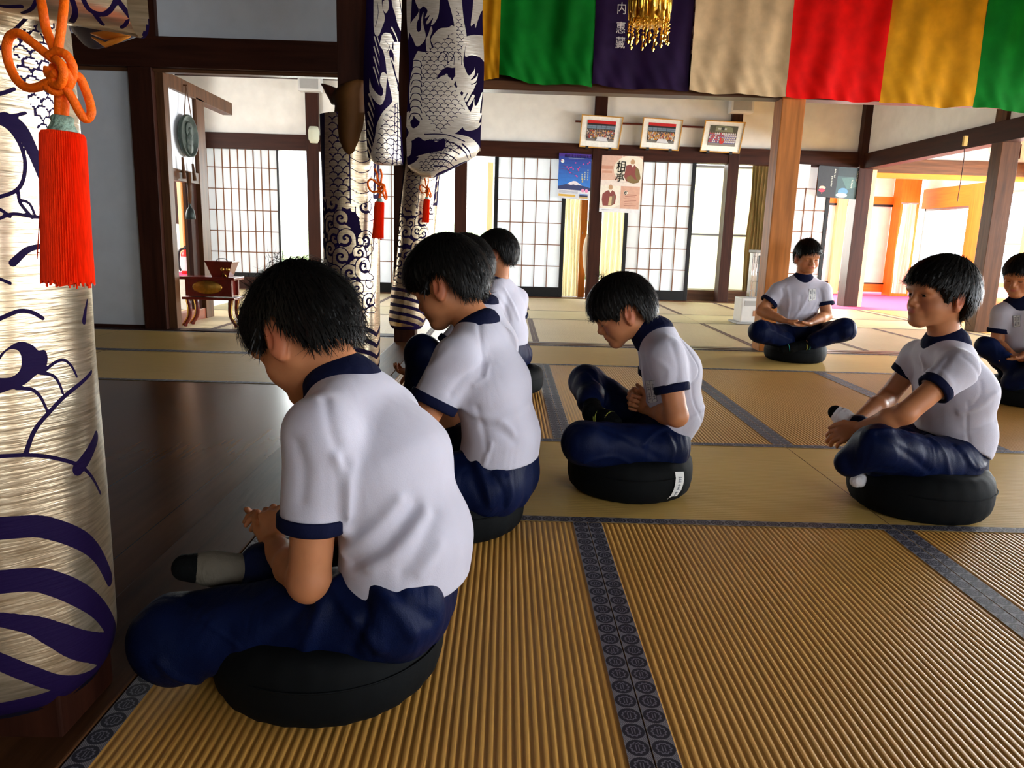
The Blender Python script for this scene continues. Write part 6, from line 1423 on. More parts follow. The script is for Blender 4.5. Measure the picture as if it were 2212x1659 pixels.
    def patch(s, q, marks=True):
        """name patch sewn on the chest, laid on the cloth"""
        tl, tr, br, bl = map(np.array, q); n = 7; V = []
        for j_ in range(n):
            for i in range(n):
                u, v = i/(n-1), j_/(n-1); p = (tl*(1-u)+tr*u)*(1-v)+(bl*(1-u)+br*u)*v; h = s.hit(*p)
                if h is None: return
                V.append(h-unit(h-EYEP)*.0022)
        Fs = [(j_*n+i, (j_+1)*n+i, (j_+1)*n+i+1, j_*n+i+1) for j_ in range(n-1) for i in range(n-1)]; o = link_mesh('name_patch', V, Fs, M['tag'], s.sh, True)
        if marks:
            b = MB(); pt = lambda u, v: (lambda p: (lambda h: None if h is None else h-unit(h-EYEP)*.0034)(s.hit(*p)))((tl*(1-u)+tr*u)*(1-v)+(bl*(1-u)+br*u)*v)
            def ln(P):
                Z = [pt(*p) for p in P]
                if all(z is not None for z in Z): b.tube(Z, .0009*s.k, 4)
            ln([(.02,.02),(.98,.02)]); ln([(.98,.02),(.98,.98)]); ln([(.98,.98),(.02,.98)]); ln([(.02,.98),(.02,.02)]); ln([(.5,.05),(.5,.95)])
            for cx, cy in ((.27,.28),(.27,.7),(.74,.3),(.74,.72)): ln([(cx-.14,cy-.08),(cx+.14,cy-.08)]); ln([(cx-.12,cy+.03),(cx+.12,cy+.03)]); ln([(cx,cy-.15),(cx,cy+.14)]); ln([(cx-.12,cy+.14),(cx+.13,cy+.13)])
            b.build('patch_marks', M['ink_grey'], o)
    def pants(s, j, prims, folds=(), h=None, floor=True, seat=None):
        k = s.k; h = h or max(.0045, s.h*1.3); P = np.array([p for a, b, *_ in prims for p in (a, b)]); lo, hi = P.min(0)-.17, P.max(0)+.17; S = Soft(lo, hi, h)
        for a, b, ra, rb, ky in prims: S.cap(a, b, ra*k, rb*k, .03, ky=ky, yc=(a[1] if ky != 1 else None))
        if seat is not None:                                          # the cushion carries the weight: cloth ends at its top
            c = s.L((seat[0], seat[1], 0)); X, Y, Z = S.grid(tuple(slice(0, len(a)) for a in S.ax)); rho = np.sqrt((X-c[0])**2+(Y-c[1])**2); e = .05; R_, H_ = seat[2], seat[3]
            d = np.sqrt(np.maximum(rho-(R_-e), 0)**2+np.maximum(Z-(H_-e), 0)**2)-e; S.put(tuple(slice(0, len(a)) for a in S.ax), d.astype(np.float32)+0*S.f, .02, 's')
        if floor: S.plane((0, 0, .004), (0, 0, -1))
        V, Q = S.mesh(); V = relax(V, Q, 2, .5); n = normals(V, Q); bv = BVHTree.FromPolygons([tuple(v) for v in s.W(V)], [tuple(q) for q in Q])
        for (pp, amp, w) in folds:
            L_ = [s.hit(*p, bv) for p in smooth_line(pp, 4)]; L_ = [l for l in L_ if l is not None]
            if len(L_) > 1: d = seg_dist(s.W(V), np.array(L_)); V = V+n*(amp*np.exp(-(d/w)**2))[:, None]
        wob = .0022*np.sin(V[:, 0]*55+V[:, 2]*30)*np.sin(V[:, 1]*40+1)+.0016*np.sin(V[:, 0]*22-V[:, 1]*80); V = V+n*wob[:, None]
        V[:, 2] = np.maximum(V[:, 2], .0035)
        return s.emit('trousers', V, Q, M['pants'])
    def sock(s, an, toe, up, mat, toe_mat=None, stripes=(), sc=1.0, leg=None):
        an, toe = np.asarray(an, float), np.asarray(toe, float); d = toe-an; L_ = np.linalg.norm(d); d = d/L_; up = unit(np.asarray(up)-d*(np.asarray(up)@d)); h = .004
        lo = np.minimum(an, toe)-.09; hi = np.maximum(an, toe)+.09; S = Soft(lo, hi, h); q = sc
        S.ell(an-up*.014*q-d*.018*q, (.031*q, .029*q, .031*q), None, .01); S.cap(an-up*.008*q, an+d*L_*.6-up*.012*q, .031*q, .030*q, .02); S.cap(an+d*L_*.6-up*.014*q, an+d*L_*.9-up*.016*q, .030*q, .024*q, .02)
        if leg is not None: S.cap(an, an+unit(np.asarray(leg)-an)*.05*q, .032*q, .034*q, .02)
        V, Q = S.mesh(); V = relax(V, Q, 2, .5); o = s.emit('sock', V, Q, mat)
        w = np.cross(d, up)
        if toe_mat is not None:
            S = Soft(toe-.07, toe+.07, h); S.cap(an+d*L_*.70-up*.015*q, an+d*L_*.9-up*.016*q, .030*q, .0255*q, .02, cut=(an+d*L_*.74, -d)); V, Q = S.mesh(); V = relax(V, Q, 2, .5); s.emit('toe_cap', V, Q, toe_mat, o)
        for (f, mt) in stripes:
            c = an+d*L_*f-up*.012*q; b = MB(); rr = (.0312 if f < .62 else .029)*q; b.tube([s.W(c+rr*(math.cos(a)*w+math.sin(a)*up)) for a in np.linspace(0, 2*math.pi, 24, endpoint=False)], .0026, 6, False, True); b.build('stripe', mt, o, True)
        return o
def mir(p, d=(0, 0, 0)): return np.array([p[0], -p[1], p[2]])+np.array(d)
def show(nm, j):
    L_ = lambda a, b: round(float(np.linalg.norm(j[a]-j[b])), 3)
    print('LIMBS', nm, 'trunk', L_('pelvis', 'neck'), 'arm', L_('shL', 'elL'), L_('elL', 'wrL'), L_('shR', 'elR'), L_('elR', 'wrR'), 'leg', L_('hipL', 'knL'), L_('knL', 'anL'), L_('hipR', 'knR'), L_('knR', 'anR'), 'shw', L_('shL', 'shR'), 'knees z', j['knL'][2].round(3), j['knR'][2].round(3), 'pelvis z', j['pelvis'][2].round(3))
# ================================================================ the eight boys
# --- first boy, nearest, head bowed
zafu('round black cushion under the nearest boy at the lower left', -0.325, 1.325, 0.218, 0.145, 0.05, 0.3)
p = Person('boy nearest the camera, head bowed, short ruffled hair, beside the nearest brocade pillar', -0.31, 1.37, 155, .0034)
J = p.J
j = dict(pelvis=J(862, 1300, 0), waist=J(892, 1165, 0), chest=J(838, 1000, 0), neck=J(752, 850, 0))
j['shL'] = J(690, 935, .150); j['elL'] = J(668, 1255, .175); j['wrL'] = J(590, 1178, .050)
j['shR'] = mir(j['shL'], (.05, .025, -.03)); j['elR'] = mir(j['elL']); j['wrR'] = J(588, 1175, -.025)
j['hipL'] = J(850, 1312, .080); j['knL'] = J(380, 1378, .225); j['anL'] = J(640, 1370, -.03)
j['hipR'] = mir(j['hipL'], (.05, .02, 0)); j['knR'] = mir(j['knL'], (0, 0, .0)); j['anR'] = J(575, 1225, .075); j['toeR'] = J(385, 1208, .19)
show('first', j)
p.set_head(J(655, 712, .0), yaw=-8, pitch=36, roll=0, hs=1.08)
hd = []
hd.append((j['wrL'], J(588, 1095, .02)-j['wrL'], (.35, -1, .0), (1, 0, .4), dict(curl=(.9, 1.1, .6), sc=.84)))
hd.append((j['wrR'], J(578, 1090, .0)-j['wrR'], (.35, 1, .0), (1, 0, .4), dict(curl=(.8, 1.0, .6), sc=.84)))
p.body(j, hd)
p.hair('crop', 1, 3600, [((.055, .01, .228), (-.15, .1, 1), .032, 26, .010), ((-.01, .0, .232), (-.4, 0, .5), .022, 60, .03)]); p.face_bits()
tr = [(j['waist']+(0.01, 0, -.02), j['chest'], .098, .098, 1.42), (j['chest'], j['neck']*.75+j['chest']*.25, .098, .074, 1.55), (j['pelvis']*.55+j['waist']*.45, j['waist'], .113, .101, 1.36)]
hemc = j['pelvis']*.37+j['waist']*.63; up = unit(j['waist']-j['pelvis'])
p.shirt(j, tr, .055, (.60, .60), (hemc+np.array([.0, 0, -.02]), -up+np.array([-.12, 0, 0])), [
    ([(704,860),(716,930),(738,1000),(742,1080),(735,1140)], -0.0040, .010), ([(728,985),(745,1040),(748,1110)], 0.0096, .009), ([(760,1000),(750,1080),(742,1150)], 0.0064, .012),
    ([(745,1190),(800,1150),(860,1080)], 0.0080, .013), ([(760,1215),(830,1180),(900,1090)], -0.0080, .013), ([(800,1225),(860,1185),(915,1110)], 0.0064, .014), ([(870,1235),(910,1180),(940,1110)], -0.0048, .014), ([(640,960),(655,1020),(650,1080)], -0.0048, .013), ([(905,1235),(930,1210),(950,1180)], 0.0048, .012)],
    collar=(j['neck']+np.array([.008, 0, .004]), unit(p.H((-.018, 0, .07))-j['neck']), .075, .084, .074))
pr = [(j['pelvis'], j['pelvis']*.78+j['waist']*.22, .098, .090, 1.22), (j['pelvis'], j['hipL'], .092, .088, 1), (j['pelvis'], j['hipR'], .088, .082, 1), (j['hipL'], j['knL'], .088, .076, 1), (j['hipR'], j['knR'], .085, .076, 1), (j['knL'], j['anL'], .074, .056, 1), (j['knR'], j['anR'], .070, .052, 1)]
p.pants(j, pr, seat=(-0.325, 1.325, 0.205, 0.105), folds=[([(735,1250),(700,1310),(660,1400)], 0.0096, .014), ([(770,1260),(790,1330),(760,1400)], -0.0096, .013), ([(800,1260),(850,1310),(890,1370)], 0.0080, .012), ([(720,1260),(760,1330),(820,1400)], 0.0080, .012), ([(690,1250),(640,1330),(560,1400)], -0.0064, .015), ([(840,1260),(880,1300),(930,1340)], -0.0064, .012), ([(345,1430),(380,1460),(430,1470)], 0.0080, .010), ([(700,1225),(690,1300)], 0.0064, .010), ([(385,1290),(440,1340),(520,1400)], 0.0024, .004)])
p.sock(j['anR'], j['toeR'], (0, .2, 1), M['sock_grey'], M['sock_black'], leg=j['knR'])
# --- second boy
zafu('round black cushion half hidden behind the nearest boy', -0.135, 2.10, 0.205, 0.14, 0.045, 1.1)
p = Person('boy with smooth bowl haircut bowed in profile just behind the nearest boy', -0.12, 2.12, 160, .0036)
J = p.J
j = dict(pelvis=J(1070, 1035, 0), waist=J(1085, 945, 0), chest=J(1062, 830, 0), neck=J(1032, 715, 0))
j['shL'] = J(985, 775, .150); j['elL'] = J(905, 930, .225); j['wrL'] = J(850, 962, .05)
j['shR'] = mir(j['shL']); j['elR'] = mir(j['elL']); j['wrR'] = J(850, 958, -.04)
j['hipL'] = J(1050, 1045, .085); j['knL'] = J(800, 1040, .235); j['anL'] = J(930, 1075, -.02)
j['hipR'] = mir(j['hipL']); j['knR'] = mir(j['knL']); j['anR'] = J(895, 985, .06); j['toeR'] = J(800, 980, .17)
show('second', j)
p.set_head(J(966, 607, 0), yaw=-3, pitch=24, hs=1.06)
p.body(j, [(j['wrL'], (.9, -.5, -.1), (0, -.2, 1), (0, -1, 0.3), dict(sc=.88, curl=(.7,.8,.5))), (j['wrR'], (.9, .4, -.1), (0, .2, 1), (0, 1, .3), dict(sc=.88, curl=(.7,.8,.5)))])
p.hair('bowl', 5, 3200); p.face_bits()
tr = [(j['waist'], j['chest'], .098, .100, 1.42), (j['chest'], j['neck']*.72+j['chest']*.28, .100, .076, 1.55), (j['pelvis']*.5+j['waist']*.5, j['waist'], .112, .100, 1.42)]
p.shirt(j, tr, .062, (.62, .62), (j['pelvis']*.42+j['waist']*.58, unit(j['pelvis']-j['waist'])+np.array([-.1, 0, 0])), [
    ([(1035,690),(1042,760),(1048,780),(1040,810)], -.004, .008), ([(1045,785),(1000,820),(975,850)], -.007, .013), ([(1052,790),(1046,815),(1025,830)], .005, .009), ([(965,760),(940,785),(912,805)], .004, .014), ([(1000,880),(1040,900),(1090,900),(1140,875)], .006, .013), ([(1045,925),(1080,930),(1110,950)], -.007, .014), ([(1030,880),(1045,930),(1050,970)], -.005, .008), ([(1060,960),(1050,990),(1046,1005)], .005, .008), ([(1080,910),(1100,925),(1112,945)], .005, .010)],
    collar=(j['neck']+np.array([.004, 0, .014]), unit(p.H((-.018, 0, .07))-j['neck']), .071, .080, .046))
pr = [(j['pelvis'], j['pelvis']*.55+j['waist']*.45, .108, .100, 1.35), (j['pelvis'], j['hipL'], .10, .095, 1), (j['pelvis'], j['hipR'], .10, .095, 1), (j['hipL'], j['knL'], .094, .078, 1), (j['hipR'], j['knR'], .094, .078, 1), (j['knL'], j['anL'], .074, .056, 1), (j['knR'], j['anR'], .07, .052, 1)]
p.pants(j, pr, seat=(-0.135, 2.1, 0.195, 0.105), folds=[([(1030,1000),(1050,1050),(1060,1090)], .006, .011), ([(1060,1020),(1085,1060),(1090,1095)], -.006, .011), ([(1005,960),(1020,1030),(1040,1080)], -.005, .012), ([(1100,1030),(1105,1070),(1095,1095)], .005, .010)])
p.sock(j['anR'], j['toeR'], (0, .2, 1), M['sock_grey'], M['sock_black'])
# --- third boy, mostly hidden, knee drawn up
zafu('round black cushion hidden behind the bowl haired boy', -0.06, 2.92, 0.205, 0.14, 0.045, .4)
p = Person('boy hidden behind the bowl haired boy, only hair and one raised knee showing', -0.06, 2.93, 165, .005)
J = p.J
j = dict(pelvis=J(1050, 880, 0), waist=J(1065, 820, 0), chest=J(1062, 745, 0), neck=J(1042, 668, 0))
j['shL'] = J(1010, 710, .145); j['elL'] = J(955, 775, .20); j['wrL'] = J(905, 800, .10); j['shR'] = mir(j['shL']); j['elR'] = mir(j['elL']); j['wrR'] = J(905, 800, -.06)
j['hipL'] = J(1030, 890, .085); j['knL'] = J(914, 762, .17); j['anL'] = J(900, 868, .10); j['hipR'] = mir(j['hipL']); j['knR'] = mir(j['knL'], (0, -.05, -.12)); j['anR'] = J(930, 890, -.02); j['toeL'] = J(868, 872, .12)
show('third', j)
p.set_head(J(1003, 577, 0), yaw=0, pitch=18, hs=1.04); p.body(j, [(j['wrL'], J(893, 822, .12)-j['wrL'], (0, -1, 0), (0, 0, 1), dict(sc=.85)), (j['wrR'], (.9, .4, -.1), (0, .2, 1), (0, 1, .3), dict(sc=.85))]); p.hair('bowl', 9, 1400); p.face_bits()
tr = [(j['waist'], j['chest'], .096, .096, 1.42), (j['chest'], j['neck']*.72+j['chest']*.28, .096, .074, 1.55), (j['pelvis']*.5+j['waist']*.5, j['waist'], .106, .100, 1.42)]
p.shirt(j, tr, .060, (.62, .62), (j['pelvis']*.42+j['waist']*.58, unit(j['pelvis']-j['waist'])), collar=(j['neck']+np.array([.004, 0, .014]), unit(p.H((-.018, 0, .07))-j['neck']), .071, .080, .046))
pr = [(j['pelvis'], j['pelvis']*.55+j['waist']*.45, .106, .098, 1.35), (j['pelvis'], j['hipL'], .098, .092, 1), (j['pelvis'], j['hipR'], .098, .092, 1), (j['hipL'], j['knL'], .088, .068, 1), (j['hipR'], j['knR'], .09, .075, 1), (j['knL'], j['anL'], .066, .052, 1), (j['knR'], j['anR'], .07, .052, 1)]
p.pants(j, pr, seat=(-0.06, 2.92, 0.195, 0.105)); p.sock(j['anL'], j['toeL'], (0, 0, 1), M['sock_black'])
# --- fourth boy
zafu('round black cushion of the farthest boy in the near row', 0.02, 4.10, 0.205, 0.14, 0.045, .9)
p = Person('boy with ruffled dark hair farthest along the row by the pillars, facing away', 0.02, 4.12, 150, .005)
J = p.J
j = dict(pelvis=J(1092, 768, 0), waist=J(1096, 720, 0), chest=J(1088, 668, 0), neck=J(1076, 614, 0))
j['shL'] = J(1062, 652, .145); j['elL'] = J(1040, 715, .19); j['wrL'] = J(1015, 728, .06); j['shR'] = mir(j['shL']); j['elR'] = mir(j['elL']); j['wrR'] = J(1012, 728, -.06)
j['hipL'] = J(1080, 775, .085); j['knL'] = J(1000, 775, .24); j['anL'] = J(1040, 785, 0); j['hipR'] = mir(j['hipL']); j['knR'] = mir(j['knL']); j['anR'] = J(1035, 765, .06)
show('fourth', j)
p.set_head(J(1074, 546, 0), yaw=10, pitch=12, hs=1.04); p.body(j, [(j['wrL'], (.9, -.5, -.1), (0, -.2, 1), (0, -1, 0.3), dict(sc=.85)), (j['wrR'], (.9, .4, -.1), (0, .2, 1), (0, 1, .3), dict(sc=.85))]); p.hair('bowl', 13, 2000); p.face_bits()
tr = [(j['waist'], j['chest'], .098, .098, 1.42), (j['chest'], j['neck']*.72+j['chest']*.28, .098, .074, 1.55), (j['pelvis']*.5+j['waist']*.5, j['waist'], .108, .100, 1.42)]
p.shirt(j, tr, .060, (.62, .62), (j['pelvis']*.42+j['waist']*.58, unit(j['pelvis']-j['waist'])), [([(1070,640),(1090,660),(1100,690)], -.006, .014), ([(1090,625),(1108,660),(1120,690)], .005, .012)], collar=(j['neck']+np.array([.004, 0, .014]), unit(p.H((-.018, 0, .07))-j['neck']), .071, .080, .046))
pr = [(j['pelvis'], j['pelvis']*.55+j['waist']*.45, .106, .098, 1.35), (j['pelvis'], j['hipL'], .098, .092, 1), (j['pelvis'], j['hipR'], .098, .092, 1), (j['hipL'], j['knL'], .09, .075, 1), (j['hipR'], j['knR'], .09, .075, 1), (j['knL'], j['anL'], .07, .052, 1), (j['knR'], j['anR'], .07, .052, 1)]
p.pants(j, pr, seat=(0.02, 4.1, 0.195, 0.105))
# --- boy in the middle of the hall, bowed, raised far knee
z5 = zafu('round black cushion with a white name tag under the boy in the middle', 0.448, 2.468, 0.213, 0.15, 0.05, 2.0)
p = Person('boy in mid hall bowed in left profile, hands clasped at his belly, one knee raised', 0.47, 2.50, 176, .0036)
J = p.J
j = dict(pelvis=J(1418, 955, 0), waist=J(1455, 885, 0), chest=J(1450, 800, 0), neck=J(1415, 725, 0))
j['shL'] = J(1438, 770, .140); j['elL'] = J(1462, 898, .185); j['wrL'] = J(1403, 886, .015); j['shR'] = mir(j['shL']); j['elR'] = mir(j['elL'], (.03, 0, 0)); j['wrR'] = J(1393, 878, -.03)
j['hipL'] = J(1430, 968, .085); j['knL'] = J(1262, 958, .215); j['anL'] = J(1360, 985, .0); j['hipR'] = mir(j['hipL']); j['knR'] = J(1268, 826, -.19); j['anR'] = J(1282, 890, .045); j['toeR'] = J(1332, 905, .13)
show('middle', j)
p.set_head(J(1345, 668, 0), yaw=0, pitch=27, hs=.98)
p.body(j, [(j['wrL'], J(1362, 862, .0)-j['wrL'], (-.5, -1, .1), (.2, 0, 1), dict(curl=(.7, .8, .5), sc=.88)), (j['wrR'], J(1362, 868, .0)-j['wrR'], (-.3, 1, .1), (.2, 0, 1), dict(curl=(.9, .9, .5), sc=.88))])
p.hair('bowl', 17, 3000, [((.02, .0, .228), (-.2, .2, 1), .030, 22, .012)]); p.face_bits()
tr = [(j['waist'], j['chest'], .092, .094, 1.42), (j['chest'], j['neck']*.75+j['chest']*.25, .094, .070, 1.5), (j['pelvis']*.45+j['waist']*.55, j['waist'], .096, .094, 1.42)]
p.shirt(j, tr, .052, (.56, .56), (j['pelvis']*.40+j['waist']*.60, unit(j['pelvis']-j['waist'])+np.array([.45, 0, 0])), [
    ([(1462,720),(1490,760),(1510,800),(1495,830)], -.003, .006), ([(1420,780),(1445,800),(1440,830)], .004, .010), ([(1450,740),(1465,790),(1462,830)], -.004, .010), ([(1495,830),(1500,870),(1520,915)], -.004, .007), ([(1530,870),(1510,890),(1495,900)], .004, .008), ([(1390,800),(1398,840)], .004, .010)],
    collar=(j['neck']+np.array([.008, 0, .004]), unit(p.H((-.018, 0, .07))-j['neck']+np.array([.05, 0, .03])), .075, .084, .074))
p.patch([(1393,822),(1413,820),(1420,868),(1400,871)])
pr = [(j['pelvis'], j['pelvis']*.55+j['waist']*.45, .100, .092, 1.32), (j['pelvis'], j['hipL'], .095, .09, 1), (j['pelvis'], j['hipR'], .095, .09, 1), (j['hipL'], j['knL'], .086, .068, 1), (j['hipR'], j['knR'], .084, .062, 1), (j['knL'], j['anL'], .066, .052, 1), (j['knR'], j['knR']*.35+j['anR']*.65, .060, .050, 1)]
p.pants(j, pr, seat=(0.448, 2.468, 0.2, 0.11), folds=[([(1390,960),(1420,930),(1470,920)], .005, .010), ([(1300,925),(1360,950),(1420,990)], -.004, .012), ([(1440,940),(1455,970),(1450,995)], .005, .009), ([(1275,805),(1300,830),(1340,860)], -.004, .010), ([(1262,1000),(1320,985),(1360,1000)], .004, .008)])
p.sock(j['anR'], j['toeR'], (0, .6, 1), M['sock_black'], None, ((.25, M['lime']), (.32, M['lime']), (.72, M['lime'])), .95, j['knR'])
sk = MB(); w = [at_y(*q, 2.283) for q in [(1460,1019),(1478,1020),(1474,1052),(1462,1084),(1447,1082),(1456,1052)]]
def on_zafu(px, py, cx=0.448, cy=2.468, R=0.2135):
    d = ray(px, py); a = d[0]**2+d[1]**2; b = -2*(d[0]*cx+d[1]*cy); c = cx*cx+cy*cy-R*R; D = max(0, b*b-4*a*c); t = (-b-math.sqrt(D))/(2*a); return EYEP+d*t
n = 6; V = []
for jj in range(n):
    v = jj/(n-1); a = np.array([1460-13*v**1.5, 1020+62*v]); b_ = np.array([1477-14*v**1.6, 1019+66*v])
    for i in range(n): q = on_zafu(*(a*(1-i/(n-1))+b_*i/(n-1))); zc = abs(q[2]-.075)/.075; rr = .2135-.075+.075*max(0, 1-min(1, zc)**2.4)**.42; o_ = np.array([q[0]-.448, q[1]-2.468]); o_ = o_/np.linalg.norm(o_)*(rr+.004); V.append((.448+o_[0], 2.468+o_[1], q[2]))
tg = link_mesh('name_tag', V, [(jj*n+i, (jj+1)*n+i, (jj+1)*n+i+1, jj*n+i+1) for jj in range(n-1) for i in range(n-1)], M['tag'], z5, True); tg['label'] = 'white cloth name tag'
b = MB(); V = np.array(V); G = lambda u, v: (lambda x: x+unit(np.array([x[0]-.448, x[1]-2.468, 0]))*.0015)(V[min(n-2, int(v*(n-1)))*n+min(n-2, int(u*(n-1)))]*(1-(v*(n-1)) % 1)*(1-(u*(n-1)) % 1)+V[min(n-2, int(v*(n-1)))*n+min(n-2, int(u*(n-1)))+1]*(1-(v*(n-1)) % 1)*((u*(n-1)) % 1)+V[(min(n-2, int(v*(n-1)))+1)*n+min(n-2, int(u*(n-1)))]*((v*(n-1)) % 1)*(1-(u*(n-1)) % 1)+V[(min(n-2, int(v*(n-1)))+1)*n+min(n-2, int(u*(n-1)))+1]*((v*(n-1)) % 1)*((u*(n-1)) % 1))
for cv in (.25, .5, .76):
    for P in ([(.32,cv-.07),(.68,cv-.07)], [(.36,cv),(.64,cv)], [(.5,cv-.10),(.5,cv+.08)], [(.34,cv+.08),(.66,cv+.07)]): b.tube([G(*q) for q in P], .0011, 4)
b.build('tag_marks', M['ink_grey'], tg)
# --- boy by the bare pillar, facing the camera
zafu('round dark cushion under the boy by the bare pillar', 2.21, 5.53, 0.222, 0.14, 0.045, 3.0)
p = Person('boy sitting cross legged with closed eyes in front of the bare pillar, facing the camera', 2.31, 5.55, 262, .0048, scale=1.12)
J = p.JX
j = dict(pelvis=J(1725, 722, -.05), waist=J(1722, 690, -.05), chest=J(1724, 645, -.03), neck=J(1733, 606, -.02))
j['shL'] = J(1777, 629, -.02); j['elL'] = J(1786, 681, .02); j['wrL'] = J(1752, 697, .17); j['shR'] = J(1682, 629, -.02); j['elR'] = J(1644, 671, .02); j['wrR'] = J(1688, 690, .17)
j['hipL'] = J(1755, 728, 0); j['hipR'] = J(1695, 728, 0); j['knL'] = J(1824, 712, .28); j['knR'] = J(1642, 716, .28); j['anL'] = J(1712, 742, .26); j['anR'] = J(1755, 738, .23); j['toeL'] = J(1690, 748, .27); j['toeR'] = J(1712, 748, .27)
j['anL'] = J(1748, 741, .25); j['toeL'] = J(1684, 752, .26); j['anR'] = J(1700, 735, .2)
show('far', j)
p.set_head(J(1744, 552, .03), yaw=10, pitch=9, roll=3, hs=1.04)
p.body({k_: v for k_, v in j.items() if k_ != 'toeR'}, [(j['wrL'], J(1712, 703, .21)-j['wrL'], (.1, 0, 1), (.6, 0, .8), dict(curl=(.15, .2, .2), sc=1.15)), (j['wrR'], J(1730, 702, .20)-j['wrR'], (.1, 0, 1), (.6, 0, .8), dict(curl=(.15, .2, .2), sc=1.15))])
p.hair('crop', 21, 2200, raise_=.018); p.face_bits()
tr = [(j['waist'], j['chest'], .094, .098, 1.35), (j['chest'], j['neck']*.7+j['chest']*.3, .098, .074, 1.5), (j['pelvis']*.45+j['waist']*.55, j['waist'], .100, .096, 1.35)]
p.shirt(j, tr, .056, (.56, .56), (j['pelvis']*.42+j['waist']*.58, (0, 0, -1)), [([(1700,620),(1705,650),(1700,690)], .005, .012), ([(1690,625),(1692,640),(1686,650)], -.006, .010), ([(1772,625),(1776,645),(1774,660)], -.006, .010), ([(1715,690),(1735,660),(1745,640)], .004, .012), ([(1740,690),(1755,670),(1765,650)], .004, .012), ([(1725,670),(1730,640)], -.003, .012)],
    collar=(j['neck']+np.array([.006, 0, 0]), unit(np.array([-.30, 0, 1])), .074, .084, .074))
p.patch([(1748,624),(1763,623),(1763,648),(1747,651)])
pr = [(j['pelvis'], j['pelvis']*.55+j['waist']*.45, .104, .096, 1.3), (j['pelvis'], j['hipL'], .095, .09, 1), (j['pelvis'], j['hipR'], .095, .09, 1), (j['hipL'], j['knL'], .080, .072, 1), (j['hipR'], j['knR'], .080, .072, 1), (j['knL'], j['knL']*.15+j['anL']*.85, .066, .052, 1), (j['knR'], j['anR'], .066, .052, 1)]
p.pants(j, pr, seat=(2.21, 5.53, 0.21, 0.105), folds=[([(1660,710),(1690,725),(1710,735)], .005, .012), ([(1780,715),(1800,710),(1830,705)], -.004, .012)])
p.sock(j['anL'], j['toeL'], (.5, 0, 1), M['sock_black'], M['sock_black'], ((.12, M['lime']), (-.08, M['lime']), (.02, M['teal']), (.7, M['teal'])), 1.12)
# --- boy on the right, looking up, arms reaching to his foot
zafu('round black cushion under the boy on the right who looks ahead', 1.405, 2.355, 0.222, 0.155, 0.05, .7)
p = Person('boy on the right with chin up and both arms stretched to his feet', 1.45, 2.40, 192, .0036)
J = p.J
j = dict(pelvis=J(2045, 1000, 0), waist=J(2062, 930, 0), chest=J(2062, 838, 0), neck=J(2040, 752, 0))
j['shL'] = J(2068, 798, .140); j['elL'] = J(1956, 893, .150); j['wrL'] = J(1862, 925, .05); j['shR'] = J(1985, 772, -.15); j['elR'] = J(1918, 858, -.20); j['wrR'] = J(1850, 912, -.05)
j['hipL'] = J(2050, 1005, .085); j['knL'] = J(1892, 965, .15); j['anL'] = J(1900, 1020, -.03); j['hipR'] = mir(j['hipL']); j['knR'] = J(1868, 950, -.16); j['anR'] = J(1858, 925, .0); j['toeR'] = J(1806, 880, -.06)
show('right', j)
p.set_head(J(2032, 634, 0), yaw=-2, pitch=-5, hs=.99)
p.body(j, [(j['wrL'], J(1780, 950, .0)-j['wrL'], (-.2, -.6, -.7), (.2, 0, 1), dict(curl=(.35, .6, .4), sc=.9, thumb=(.15, .9, .1))), (j['wrR'], J(1790, 935, -.02)-j['wrR'], (-.2, .5, -.7), (.2, 0, 1), dict(curl=(.5, .7, .5), sc=.9))], arm_r=(.037, .033, .030, .022))
p.hair('long', 25, 3000, raise_=.008); p.face_bits(True)
tr = [(j['waist'], j['chest'], .094, .096, 1.42), (j['chest'], j['neck']*.72+j['chest']*.28, .096, .072, 1.5), (j['pelvis']*.40+j['waist']*.60, j['waist'], .100, .096, 1.42)]
p.shirt(j, tr, .048, (.44, .40), (j['pelvis']*.42+j['waist']*.58, unit(j['pelvis']-j['waist'])+np.array([.35, 0, 0])), [
    ([(2080,770),(2110,800),(2120,850),(2095,880)], -.003, .007), ([(2000,800),(2030,800),(2055,830)], .004, .010), ([(2075,890),(2110,880),(2150,850)], .005, .012), ([(2080,930),(2110,925),(2150,910)], -.004, .012), ([(2090,870),(2088,930),(2098,975)], -.003, .006), ([(1990,770),(1998,800),(1990,840)], .004, .010), ([(2055,760),(2030,800),(2010,840)], -.004, .012)],
    collar=(j['neck']+np.array([-.004, 0, .010]), unit(p.H((-.018, 0, .07))-j['neck']+np.array([-.03, 0, .05])), .070, .078, .070))
pr = [(j['pelvis'], j['pelvis']*.55+j['waist']*.45, .104, .096, 1.32), (j['pelvis'], j['hipL'], .098, .092, 1), (j['pelvis'], j['hipR'], .098, .092, 1), (j['hipL'], j['knL'], .084, .062, 1), (j['hipR'], j['knR'], .080, .052, 1), (j['knL'], j['anL'], .060, .050, 1), (j['knR'], j['anR'], .050, .045, 1), (j['knL'], J(1835, 1000, .10), .056, .046, 1)]
p.pants(j, pr, seat=(1.405, 2.355, 0.215, 0.115), folds=[([(1900,940),(1960,980),(2010,1020)], -.005, .012), ([(2000,940),(2040,980),(2050,1030)], .006, .010), ([(2060,960),(2090,1000),(2085,1030)], -.005, .010), ([(1880,930),(1940,930),(2000,950)], .005, .010), ([(2090,990),(2110,1010),(2130,1005)], .005, .009)])
p.sock(j['anR'], j['toeR'], (0, .3, 1), M['sock_white'], M['sock_black'], (), .95); p.sock(j['anL'], J(1850, 1035, .06), (0, .5, .8), M['sock_white'], None, (), .85)
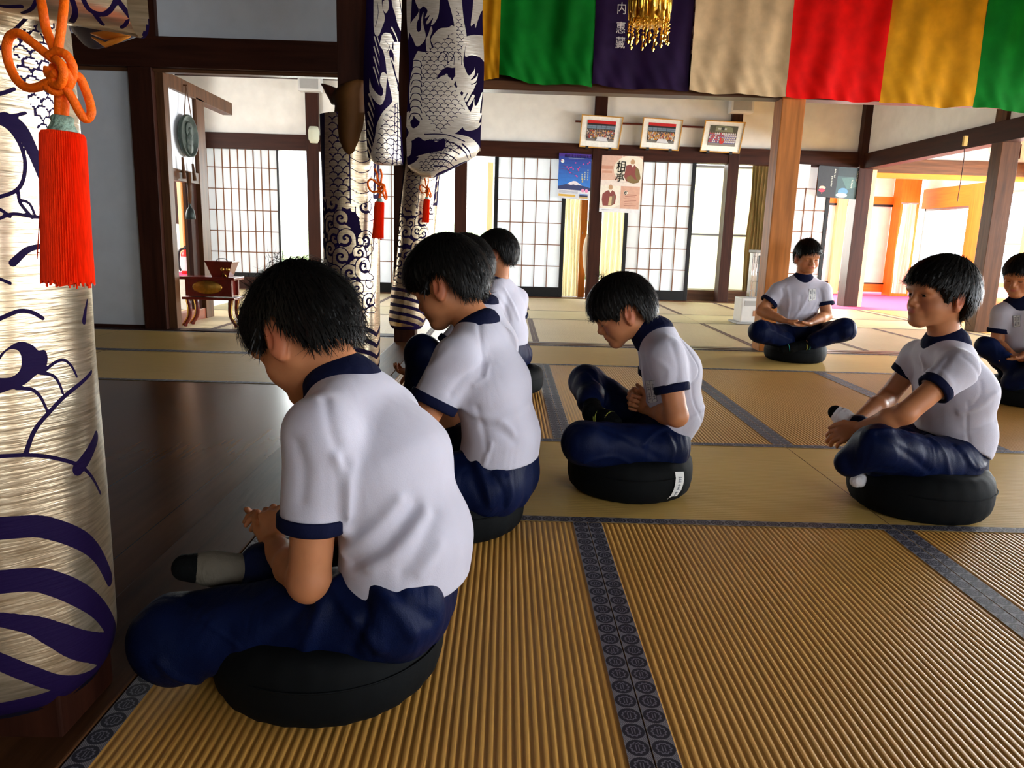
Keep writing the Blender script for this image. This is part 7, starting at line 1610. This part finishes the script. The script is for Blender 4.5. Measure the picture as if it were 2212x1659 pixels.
# --- boy at the right edge
zafu('round black cushion at the right edge of the hall', 3.02, 4.13, 0.222, 0.14, 0.045, 1.6)
p = Person('boy cut off by the right edge of the photo, hands in his lap', 3.03, 4.15, 214, .005)
J = p.JX
j = dict(pelvis=J(2225, 800, -.03), waist=J(2225, 752, -.03), chest=J(2218, 705, -.02), neck=J(2208, 655, -.01))
j['shL'] = J(2262, 685, -.06); j['elL'] = J(2265, 755, .02); j['wrL'] = J(2212, 768, .16); j['shR'] = J(2166, 678, .05); j['elR'] = J(2152, 745, .06); j['wrR'] = J(2182, 764, .16)
j['hipL'] = J(2245, 805, .02); j['hipR'] = J(2200, 805, .0); j['knL'] = J(2262, 800, .26); j['knR'] = J(2130, 748, .22); j['anL'] = J(2185, 825, .24); j['anR'] = J(2215, 815, .2)
show('edge', j)
p.set_head(J(2206, 594, .02), yaw=2, pitch=12, hs=1.02)
p.body(j, [(j['wrL'], J(2178, 778, .20)-j['wrL'], (.2, 0, 1), (.6, 0, .8), dict(curl=(.2, .3, .2), sc=.95)), (j['wrR'], J(2210, 778, .19)-j['wrR'], (.2, 0, 1), (.6, 0, .8), dict(curl=(.2, .3, .2), sc=.95))])
p.hair('crop', 29, 1800, raise_=.014); p.face_bits()
tr = [(j['waist'], j['chest'], .096, .098, 1.4), (j['chest'], j['neck']*.7+j['chest']*.3, .098, .074, 1.5), (j['pelvis']*.42+j['waist']*.58, j['waist'], .100, .096, 1.4)]
p.shirt(j, tr, .056, (.56, .56), (j['pelvis']*.38+j['waist']*.62, (0, 0, -1)), collar=(j['neck']+np.array([.006, 0, 0]), unit(np.array([-.30, 0, 1])), .082, .094, .082))
p.patch([(2188,682),(2204,680),(2204,705),(2190,708)])
pr = [(j['pelvis'], j['pelvis']*.5+j['waist']*.5, .102, .096, 1.3), (j['pelvis'], j['hipL'], .095, .09, 1), (j['pelvis'], j['hipR'], .095, .09, 1), (j['hipL'], j['knL'], .080, .07, 1), (j['hipR'], j['knR'], .074, .052, 1), (j['knL'], j['anL'], .062, .052, 1), (j['knR'], j['anR'], .052, .048, 1)]
p.pants(j, pr, seat=(3.02, 4.13, 0.21, 0.105))
